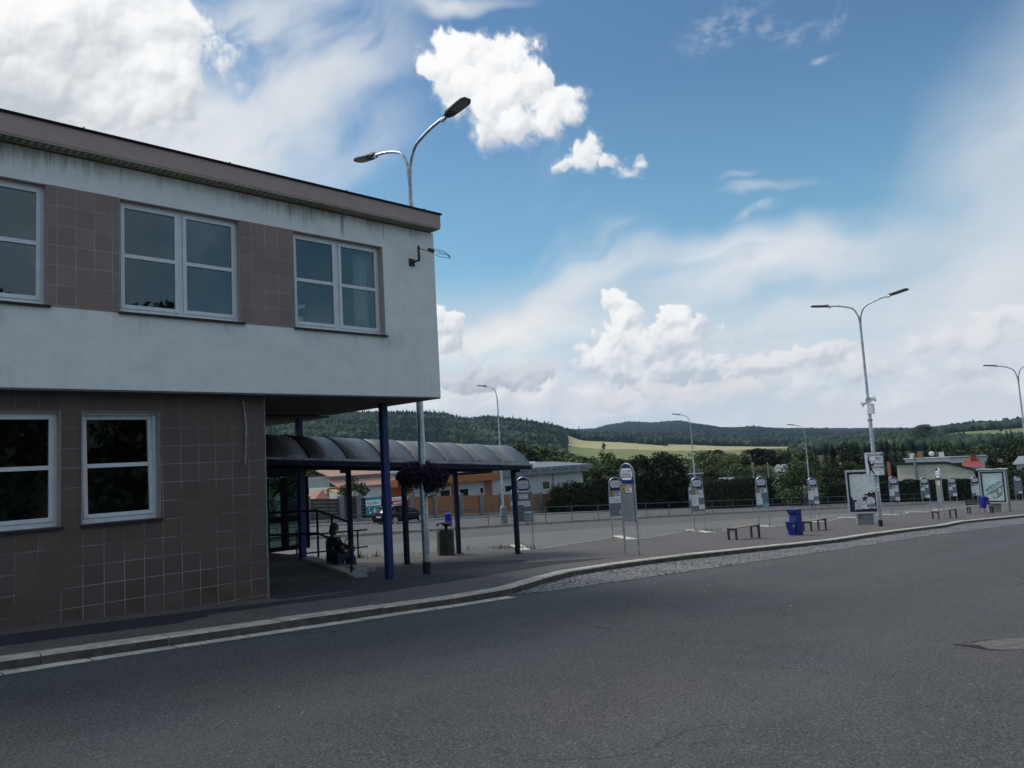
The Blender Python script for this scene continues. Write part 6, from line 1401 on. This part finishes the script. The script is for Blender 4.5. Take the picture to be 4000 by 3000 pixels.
g5 = float(ground_h(np.array([math.atan2(A5 @ SIDE[:2], A5 @ HEAD[:2])]), np.array([128.]))[0]); z5 = AT(1923, 998, 128)[2]
tag(MB().box(A5[0], A5[0]+.40, A5[1], A5[1]+.40, g5-1, z5).build('brick_chimney', 'brick'), 'orange brick chimney stack left of the cream barn', 'chimney')
gable(578, 606, 230, 1030, 1019, 'far white house with red roof seen through the glass screen', 'wallw', 'pantiler', 9)
gable(616, 640, 260, 1040, 1032, 'far pale house right of the screen mullion', 'wallw', 'zinc', 9)
for x, y0, y1, D, lab in ((1626, 1002, 1030, 110, 'thin pale post standing left among the dark pines'), (1658, 1000, 1030, 112, 'thin pale post standing right among the dark pines')):
    a = AT(x, y0, D); c = AT(x+1.5, y1+40, D); tag(MB().tube([(a[0], a[1], c[2]), (a[0], a[1], a[2])], .10, 6).build('wooden_post', 'concrete'), lab, 'post')
# house across the street behind the viewer (seen only as reflections)
oh = empty('opposite_house', (4, -12, gz(4, -12, -.1)), 0, 'dark roofed house across the street reflected in the office windows', 'house')
MB().box(0, 20, -10, 0, -2, 6.2).build('wall', mat('grey brown house render', (.20, .18, .16), .9), oh); b = MB(); b.add([(-.6, .6, 6.2), (20.6, .6, 6.2), (20.6, -10.6, 6.2), (-.6, -10.6, 6.2), (4, -5, 9.3), (16, -5, 9.3)], [(0, 1, 5, 4), (1, 2, 5), (2, 3, 4, 5), (3, 0, 4), (0, 3, 2, 1)])
b.build('roof', 'roofdk', oh)

# ------------------------------------------------------------------ parked estate car
q = G(866, 1128, -.1); D_ = 63.0; q = AT(866, 1120, D_); car = empty('parked_car', (q[0], q[1], gz(q[0], q[1], -.10)), .10, 'dark blue black estate car parked in front of the board fence', 'car')
def loft(secs, m, name, par, smooth=True, closed=True):
    V = []; F = []; n = len(secs[0])
    for s in secs: V += s
    for i in range(len(secs)-1):
        for k in range(n): j = (k+1) % n; F.append((i*n+k, i*n+j, (i+1)*n+j, (i+1)*n+k))
    F += [tuple(range(n-1, -1, -1)), tuple(range((len(secs)-1)*n, len(secs)*n))]
    return MB().add(V, F).build(name, m, par, smooth)
def sec(x, hw, z0, z1, r=.10): return [(x, -hw+r, z0), (x, hw-r, z0), (x, hw, z0+r), (x, hw*1.0, (z0+z1)/2), (x, hw-r*.5, z1-r*.5), (x, hw-r*1.6, z1), (x, -hw+r*1.6, z1), (x, -hw+r*.5, z1-r*.5), (x, -hw, (z0+z1)/2), (x, -hw, z0+r)]
loft([sec(-2.30, .78, .36, .84), sec(-2.22, .86, .26, .94), sec(-1.2, .90, .22, .97), sec(.4, .90, .22, .95), (sec(1.3, .89, .22, .93)), sec(2.0, .84, .24, .80), sec(2.33, .70, .32, .64)], 'carpaint', 'body', car)
def csec(x, hb, ht, z0, z1): return [(x, -hb, z0), (x, hb, z0), (x, ht+.03, z0+(z1-z0)*.85), (x, ht-.08, z1), (x, -ht+.08, z1), (x, -ht-.03, z0+(z1-z0)*.85)]
loft([csec(-2.18, .74, .60, .94, 1.0), csec(-1.75, .80, .62, .95, 1.40), csec(-.9, .82, .64, .95, 1.46), csec(.0, .82, .63, .95, 1.45), csec(.45, .81, .60, .94, 1.36), csec(1.25, .78, .58, .92, .95)], 'carglass', 'greenhouse', car)
loft([csec(-1.85, .60, .54, 1.385, 1.41), csec(-.9, .66, .58, 1.44, 1.475), csec(.0, .65, .57, 1.435, 1.465), csec(.36, .60, .52, 1.37, 1.39)], 'carpaint', 'roof', car)
for s_ in (-1, 1):
    MB().tube([(-1.8, s_*.60, 1.42), (-.9, s_*.63, 1.49), (.1, s_*.62, 1.47)], .02, 6).build('roof_rail', 'rim', car, True)
    MB().obox((.62, s_*.97, .98), (.16, .18, .12)).build('mirror', 'carpaint', car, bevel=.02)
    for px_ in (-1.0, -.05): MB().obox((px_, s_*.80, 1.17), (.07, .05, .50), 0, -.1).build('pillar', 'carpaint', car)
    MB().obox((-2.235, s_*.66, .84), (.10, .32, .16)).build('tail_light', 'tail', car, bevel=.02)
    MB().obox((2.16, s_*.62, .62), (.22, .30, .12)).build('headlight', 'lampglass', car, bevel=.02)
    for wx in (-1.42, 1.38):
        t = MB().lathe([(.20, -.11), (.31, -.11), (.33, -.08), (.33, .08), (.31, .11), (.20, .11)], (wx, s_*.80, .33), 20, 'Y').build('wheel', 'black', car, True)
        b = MB(); 
        for k in range(10): a = 2*math.pi*k/10; b.obox((wx+.13*math.cos(a), s_*.905, .33+.13*math.sin(a)), (.24, .03, .042), 0, -a)
        b.lathe([(.055, -.02), (.06, .0), (.05, .02), (0, .02)], (wx, s_*.90, .33), 10, 'Y'); b.lathe([(.225, -.015), (.25, -.015), (.25, .015), (.225, .015)], (wx, s_*.905, .33), 20, 'Y'); b.build('rim', 'rim', t)
MB().box(-2.325, -2.30, -.26, .26, .62, .73).build('licence_plate', 'plate', car)
# ------------------------------------------------------------------ trees, hedges
TG = 'trees around the bus station'
for i, (kind, x, D, yt, w_, lab) in enumerate([
 ('broad1', 1120, 118, 948, 1.05, 'leafy tree rising behind the right end of the shelter roof'), ('broad2', 1160, 120, 962, 1.2, 'rounder bright tree above the flat roofed house'), ('broad3', 1195, 125, 972, 1.2, 'smaller leafy tree at the right of the group over the flat roof'), ('broad1', 1085, 112, 968, 1.1, 'tree half hidden by the arched shelter end'),
 ('light1', 1225, 120, 978, 1.3, 'pale green tree just below the green field'), ('broad2', 1262, 118, 985, 1.3, 'low dark tree right of the flat roof corner'),
 ('twiggy', 1306, 98, 955, .95, 'twiggy tree with bare top shoots behind stop sign 2'),
 ('hedgetree', 1278, 99, 1005, .9, 'tall dark hedge tree at the left end of the thuja mass'), ('hedgetree', 1335, 99, 984, 1.05, 'tall dark hedge tree behind the ICOM sign'), ('hedgetree', 1376, 99, 976, 1.0, 'tall dark hedge tree right of the ICOM sign'), ('hedgetree', 1422, 99, 969, 1.0, 'tallest dark hedge tree of the row'), ('hedgetree', 1458, 99, 974, .95, 'tall dark hedge tree at the right end next to the grey cabin'),
 ('light1', 1516, 140, 970, 1.1, 'dark round tree behind the grey cabin'), ('pine', 1545, 150, 972, 1.5, 'dark pine with spreading tufts behind the garden shed'), ('light1', 1578, 145, 976, 1.2, 'dark leafy tree above the hedge in the middle'), ('pine', 1626, 150, 969, 1.4, 'pine behind the left thin post'), ('pine', 1658, 150, 969, 1.4, 'pine behind the right thin post'), ('light1', 1690, 165, 967, 1.2, 'greyish birch like tree beside the pines'),
 ('spruce2', 1702, 150, 966, 1.0, 'dark pointed spruce left of the round bush'), ('broad2', 1735, 160, 972, 1.2, 'dark tree behind the round bush'), ('spruce1', 1757, 160, 959, 1.1, 'pointed spruce behind stop sign 5'), ('spruce2', 1782, 160, 957, 1.1, 'broad spruce right of stop sign 5'), ('spruce3', 1796, 165, 955, 1.2, 'slender spruce behind the left of the torn poster'),
 ('broad3', 1822, 165, 955, 1.1, 'dark round tree above the torn poster case'), ('spruce2', 1850, 165, 953, 1.2, 'spruce left of the white lamp sign'), ('spruce1', 1866, 168, 953, 1.1, 'thin spruce touching the lamp pole on its left'), ('spruce2', 1903, 165, 946, 1.2, 'tall spruce just right of the lamp pole'), ('spruce1', 1914, 170, 946, 1.0, 'second tall spruce right of the lamp pole'), ('spruce2', 1930, 160, 944, 1.1, 'tallest spruce above the cream barn left corner'), ('spruce1', 1948, 165, 951, 1.2, 'spruce above the left part of the cream barn'), ('spruce2', 1971, 165, 950, 1.2, 'wide spruce left of the barn flue pipe'), ('spruce1', 1996, 168, 954, 1.2, 'spruce right of the barn flue pipe'), ('spruce3', 2012, 175, 957, 1.4, 'small spruce at the right end of the spruce row'),
 ('broad2', 2030, 185, 955, 1.1, 'round leafy tree behind the satellite dish'), ('broad1', 2060, 190, 962, 1.3, 'leafy tree above the pale block'), ('broad3', 2092, 195, 964, 1.2, 'dark leafy tree above the red roof'), ('broad2', 2120, 190, 958, 1.2, 'leafy tree right of the red roof'), ('spruce2', 2136, 150, 975, 1.1, 'dark spruce between the red roof and the poster shelter'), ('broad1', 2165, 150, 950, 1.2, 'large dark tree above the poster shelter'), ('broad3', 2200, 150, 944, 1.2, 'large leafy tree at the right edge'), ('broad1', 2240, 140, 940, 1.2, 'tree cut by the right edge of the view'), ('broad1', 2140, 120, 1003, 1.3, 'low dark tree right behind the barn end'), ('broad3', 2180, 118, 1006, 1.4, 'low dark tree left of the lone far right stop sign'),
 ('light1', 1640, 128, 1003, 1.4, 'low dark tree in front of the pines'), ('broad2', 1600, 125, 1002, 1.4, 'low dark tree right of the garden shed'), ('broad1', 1790, 128, 1000, 1.5, 'low dark tree above stop sign 5'), ('broad3', 1830, 125, 998, 1.5, 'low dark tree above the torn poster'), ('broad1', 1880, 126, 1000, 1.3, 'low dark tree behind the white lamp sign'), ('broad3', 1540, 122, 1010, 1.3, 'low dark tree left of the garden shed'),
 ('broad2', 652, 100, 1004, 1.2, 'green tree behind the pavilion left of the shelter post'), ('broad1', 690, 98, 1000, 1.2, 'green tree above the red pavilion roof'), ('broad2', 722, 104, 1004, 1.2, 'green tree between pavilion and tiled house'), ('broad3', 612, 100, 1020, 1.3, 'bushy tree seen through the glass screen'), ('broad1', 585, 105, 1036, 1.4, 'low tree at the tiled wall corner seen through the glass'), ('broad1', 762, 75, 1026, .95, 'dark garden tree in front of the tiled house'),
 ('broad2', 1990, 700, 917, 1.5, 'round tree on the wooded crest above the barn'), ('broad1', 2160, 1120, 922, 1.4, 'lone tree standing in the meadow on the right hill'), ('broad2', 1233, 1180, 955, 1.6, 'lone bush tree at the left edge of the grain field')]):
    tree_px(kind, x, D, yt, lab, w_, group=TG)
for u_, v_, h_, l_ in ((7.0, -9.5, 10.6, 'added unseen tree giving a dark reflection low in the leftmost upper window'), (12.6, -9.0, 10.9, 'added unseen tree giving a dark reflection low in the middle upper window'), (27.0, -10.0, 11.0, 'added unseen tree giving a dark reflection in the upper window by the corner')):
    tree('hedgetree', (u_, v_, gz(u_, v_, -.2)), h_, .8, l_)  # unseen trees across the street, added for their dark reflections in the panes
tree_px('bush', 1719, 90, 999, 'round bright green bush left of stop sign 5', 1.15, 'bush', 'bush')
# low pointed thujas right of the orange fence
for k, x in enumerate((1193, 1204, 1215, 1226, 1238, 1250, 1262, 1274)):
    tree_px('thuja', x, 93, (1046, 1044, 1043, 1038, 1036, 1043, 1039, 1042)[k], 'clipped thuja number %s from the left in the row beside the orange fence' % ('one', 'two', 'three', 'four', 'five', 'six', 'seven', 'eight')[k], 1.35, 'hedge tree', 'thuja_tree', 'clipped thujas')
# clipped hedges
def hedge(pts, label, n, depth=1.3, m='thuja', size=.10):
    """pts: (photo column, D, top row)"""
    r = np.random.default_rng(int(pts[0][0])); Q = []
    for x, D, yt in pts:
        P = AT(x, yt, D); d = math.hypot(P[0], P[1]); b = math.atan2(P[:2] @ SIDE[:2], P[:2] @ HEAD[:2]); Q.append((P[0], P[1], P[2], float(ground_h(np.array([b]), np.array([d]))[0])+.2))
    Q = np.array(Q); t = r.uniform(0, len(Q)-1, n); i = np.minimum(t.astype(int), len(Q)-2); f = (t-i)[:, None]; C = Q[i]*(1-f)+Q[i+1]*f; T = (Q[i+1]-Q[i])[:, :2]; T /= np.linalg.norm(T, axis=1)[:, None]; Nn = np.stack([-T[:, 1], T[:, 0]], -1)
    o0 = Q[0].copy(); s = r.uniform(-1, 1, n); h = r.uniform(0, 1, n)**.8; onface = r.random(n) < .6; s = np.where(onface, -1+r.uniform(0, .15, n), s); topl = r.random(n) < .25; h = np.where(topl, 1-r.uniform(0, .06, n), h); bumpy = .10*np.sin(C[:, 0]*2.1)+.08*np.sin(C[:, 0]*5.3+1)
    Pn = np.stack([C[:, 0]+Nn[:, 0]*s*depth/2, C[:, 1]+Nn[:, 1]*s*depth/2, C[:, 3]+(C[:, 2]-C[:, 3]+bumpy)*h], -1)
    N = r.normal(size=(n, 3)) + np.stack([-Nn[:, 0], -Nn[:, 1], np.full(n, .5)], -1); N /= np.linalg.norm(N, axis=1)[:, None]; A_ = np.cross(N, r.normal(size=(n, 3))); A_ /= np.linalg.norm(A_, axis=1)[:, None]; B_ = np.cross(N, A_); z_ = size*r.uniform(.6, 1.5, n)[:, None]
    V = np.stack([Pn-A_*z_, Pn+B_*z_*.6, Pn+A_*z_, Pn-B_*z_*.6], 1).reshape(-1, 3)
    e = empty('hedge', (o0[0], o0[1], o0[3]), 0, label, 'hedge'); o = np_obj('foliage', V, np.arange(n*4).reshape(n, 4), m, False, e); o.matrix_parent_inverse = Matrix.Translation(-e.location)
    b = MB(); w_ = depth*.34
    for k in range(len(Q)-1):
        a_, c_ = Q[k], Q[k+1]; tt = (c_-a_)[:2]; tt = tt/np.linalg.norm(tt); nn = np.array((-tt[1], tt[0]))*w_
        V = [(a_[0]-nn[0], a_[1]-nn[1]), (c_[0]-nn[0], c_[1]-nn[1]), (c_[0]+nn[0], c_[1]+nn[1]), (a_[0]+nn[0], a_[1]+nn[1])]
        zt = [a_[2]-.25, c_[2]-.25, c_[2]-.25, a_[2]-.25]; zb = [a_[3]-.3, c_[3]-.3, c_[3]-.3, a_[3]-.3]
        b.add([(p[0], p[1], z) for p, z in zip(V, zb)] + [(p[0], p[1], z) for p, z in zip(V, zt)], [(0, 3, 2, 1), (4, 5, 6, 7), (0, 1, 5, 4), (1, 2, 6, 5), (2, 3, 7, 6), (3, 0, 4, 7)])
    o = b.build('branch_core', mat('hedge branches', (.014, .016, .009), .95, .3, 6), e); o.matrix_parent_inverse = Matrix.Translation(-e.location)
hedge([(1203, 94, 1056), (1250, 96, 1044), (1300, 97, 1035), (1400, 99, 1030), (1482, 100, 1035)], 'dense black green hedge under the tall hedge trees behind the railing', 9000, 2.0)
hedge([(1508, 86, 1040), (1600, 92, 1034), (1700, 97, 1036), (1775, 100, 1043)], 'dark hedge behind stop signs 3 to 5 with pale twiggy top', 11000, 1.6, 'leafd')
hedge([(1775, 100, 1046), (1860, 101, 1040), (1935, 100, 1040), (2000, 99, 1036), (2060, 97, 1034), (2135, 95, 1032)], 'clipped black green hedge below the cream barn', 13000, 1.6)
hedge([(2120, 97, 1020), (2180, 95, 1018), (2290, 88, 1014)], 'taller rough hedge behind the far right stop sign', 8000, 2.0, 'leafd')

# ------------------------------------------------------------------ person sitting on the ramp kerb, facing along the street
def skin_body(name, joints, edges, m, parent, sub=2, root=0):
    me = bpy.data.meshes.new(name); me.from_pydata([j[0] for j in joints], edges, []); o = bpy.data.objects.new(name, me); COL.objects.link(o)
    sk_ = o.modifiers.new('skin', 'SKIN'); sv = me.skin_vertices[0].data
    for i, j in enumerate(joints):
        r_ = j[1] if isinstance(j[1], tuple) else (j[1], j[1]); sv[i].radius = r_; sv[i].use_root = (i == root)
    sk_.use_smooth_shade = True; ss = o.modifiers.new('sub', 'SUBSURF'); ss.levels = sub; ss.render_levels = sub
    dg = bpy.context.evaluated_depsgraph_get(); dg.update(); m2 = bpy.data.meshes.new_from_object(o.evaluated_get(dg)); bpy.data.objects.remove(o)
    m2.materials.clear(); m2.materials.append(MT[m]); o = bpy.data.objects.new(name, m2); COL.objects.link(o); o.parent = parent; return o
ps = empty('person', (10.08, 16.42, PZ+.0), 0, 'person in dark patterned blouse sitting on the ramp edge with a bag on the lap', 'person')
# local: +x the way she looks, +y her left, z up from the seat
J = [((0, 0, .10), (.15, .13)), ((-.02, 0, .28), (.125, .105)), ((-.02, 0, .44), (.15, .11)), ((.0, 0, .55), (.09, .075)), ((.03, 0, .62), (.05, .05)), ((.05, 0, .70), (.085, .078)), ((.055, 0, .80), (.085, .082)), ((.05, 0, .86), (.05, .05)),
     ((0, .19, .51), .058), ((.06, .25, .27), .044), ((.28, .13, .20), .036), ((.34, .09, .20), (.035, .02)), ((0, -.19, .51), .058), ((.06, -.25, .27), .044), ((.28, -.13, .20), .036), ((.34, -.09, .20), (.035, .02)),
     ((.06, .10, .07), .09), ((.44, .11, .09), .066), ((.46, .11, -.20), .048), ((.44, .11, -.33), .036), ((.58, .12, -.37), .032), ((.06, -.10, .07), .09), ((.44, -.11, .09), .066), ((.46, -.11, -.20), .048), ((.44, -.11, -.33), .036), ((.58, -.12, -.37), .032)]
E_ = [(0, 1), (1, 2), (2, 3), (3, 4), (4, 5), (5, 6), (6, 7), (2, 8), (8, 9), (9, 10), (10, 11), (2, 12), (12, 13), (13, 14), (14, 15), (0, 16), (16, 17), (17, 18), (18, 19), (19, 20), (0, 21), (21, 22), (22, 23), (23, 24), (24, 25)]
body = skin_body('body', J, E_, 'skin', ps)
for s_ in (-1, 1):
    for k in range(4): L_ = (.075, .085, .08, .065)[k]; y0 = s_*(.115-.022*k); skin_body('finger', [((.355, y0, .205), .010), ((.355+L_*.55, y0-s_*.004, .20), .009), ((.355+L_*.9, y0-s_*.006, .175), .008)], [(0, 1), (1, 2)], 'skin', body, 1)
    skin_body('thumb', [((.33, s_*.06, .215), .011), ((.365, s_*.035, .222), .010), ((.39, s_*.02, .215), .009)], [(0, 1), (1, 2)], 'skin', body, 1)
    MB().ell((.128, s_*.032, .765), (.008, .011, .008), 8, 6).build('eye', 'ink', body, True); MB().ell((.045, s_*.083, .745), (.02, .012, .032), 8, 6).build('ear', 'skin', body, True)
MB().add([(.128, -.012, .775), (.128, .012, .775), (.165, -.016, .728), (.165, .016, .728), (.135, -.02, .718), (.135, .02, .718)], [(0, 1, 3, 2), (2, 3, 5, 4), (0, 2, 4), (1, 5, 3)]).build('nose', 'skin', body, True)
MB().ell((.137, 0, .688), (.012, .028, .009), 8, 6).build('mouth', mat('lips', (.32, .12, .11), .5), body, True)
b = MB(); b.ell((.03, 0, .795), (.112, .105, .105), 16, 12); b.ell((-.015, 0, .70), (.085, .098, .12), 14, 10); h_ = b.build('hair', 'hair', body, True)
skin_body('blouse', [((-.01, 0, .05), (.20, .175)), ((-.03, 0, .26), (.175, .15)), ((-.03, 0, .43), (.19, .14)), ((.0, 0, .555), (.10, .09)), ((0, .20, .51), .085), ((.05, .27, .30), .075), ((.15, .22, .235), .062), ((0, -.20, .51), .085), ((.05, -.27, .30), .075), ((.15, -.22, .235), .062)], [(0, 1), (1, 2), (2, 3), (2, 4), (4, 5), (5, 6), (2, 7), (7, 8), (8, 9)], 'blouse', body)
skin_body('trousers', [((0, 0, .07), (.19, .17)), ((.08, .11, .075), .115), ((.44, .115, .085), .088), ((.465, .115, -.18), .074), ((.45, .115, -.31), .070), ((.08, -.11, .075), .115), ((.44, -.115, .085), .088), ((.465, -.115, -.18), .074), ((.45, -.115, -.31), .070)], [(0, 1), (1, 2), (2, 3), (3, 4), (0, 5), (5, 6), (6, 7), (7, 8)], 'jeans', body)
for s_ in (-1, 1): skin_body('shoe', [((.42, s_*.115, -.355), .045), ((.52, s_*.12, -.375), .040), ((.64, s_*.125, -.385), .030)], [(0, 1), (1, 2)], 'black', body, 1)
bg_ = empty('handbag', (10.42, 16.42, PZ+.18), 0, 'dark handbag with a looped handle resting on the sitting person lap', 'bag')
MB().cbox(-.09, .16, -.17, .17, 0, .15, .03).build('bag_body', 'bag', bg_, bevel=.01); MB().tube([(0.03, -.09, .13)] + [(.03, -.09*math.cos(math.pi*k/8), .15+.16*math.sin(math.pi*k/8)) for k in range(9)] + [(.03, .09, .13)], .012, 7).build('handle', 'bag', bg_, True)

# ------------------------------------------------------------------ air between the hills
zmin = min(v[2] for v in (ter.data.vertices[i].co for i in range(0, len(ter.data.vertices), 1)))
hb_ = MB().box(-5600, 5600, -5600, 5600, zmin-1, 420).build('haze', 'ink'); hb_.data.materials.clear()
m = bpy.data.materials.new('valley haze'); m.use_nodes = True; nt = m.node_tree
for n in list(nt.nodes): nt.nodes.remove(n)
o = nt.nodes.new('ShaderNodeOutputMaterial'); v = nt.nodes.new('ShaderNodeVolumePrincipled'); v.inputs['Color'].default_value = (.46, .62, .88, 1); v.inputs['Density'].default_value = HAZE = .000065; v.inputs['Anisotropy'].default_value = .2
nt.links.new(v.outputs[0], o.inputs['Volume']); hb_.data.materials.append(m); tag(hb_, 'thin bluish air lying over the valley and hills', 'haze', kind='stuff')
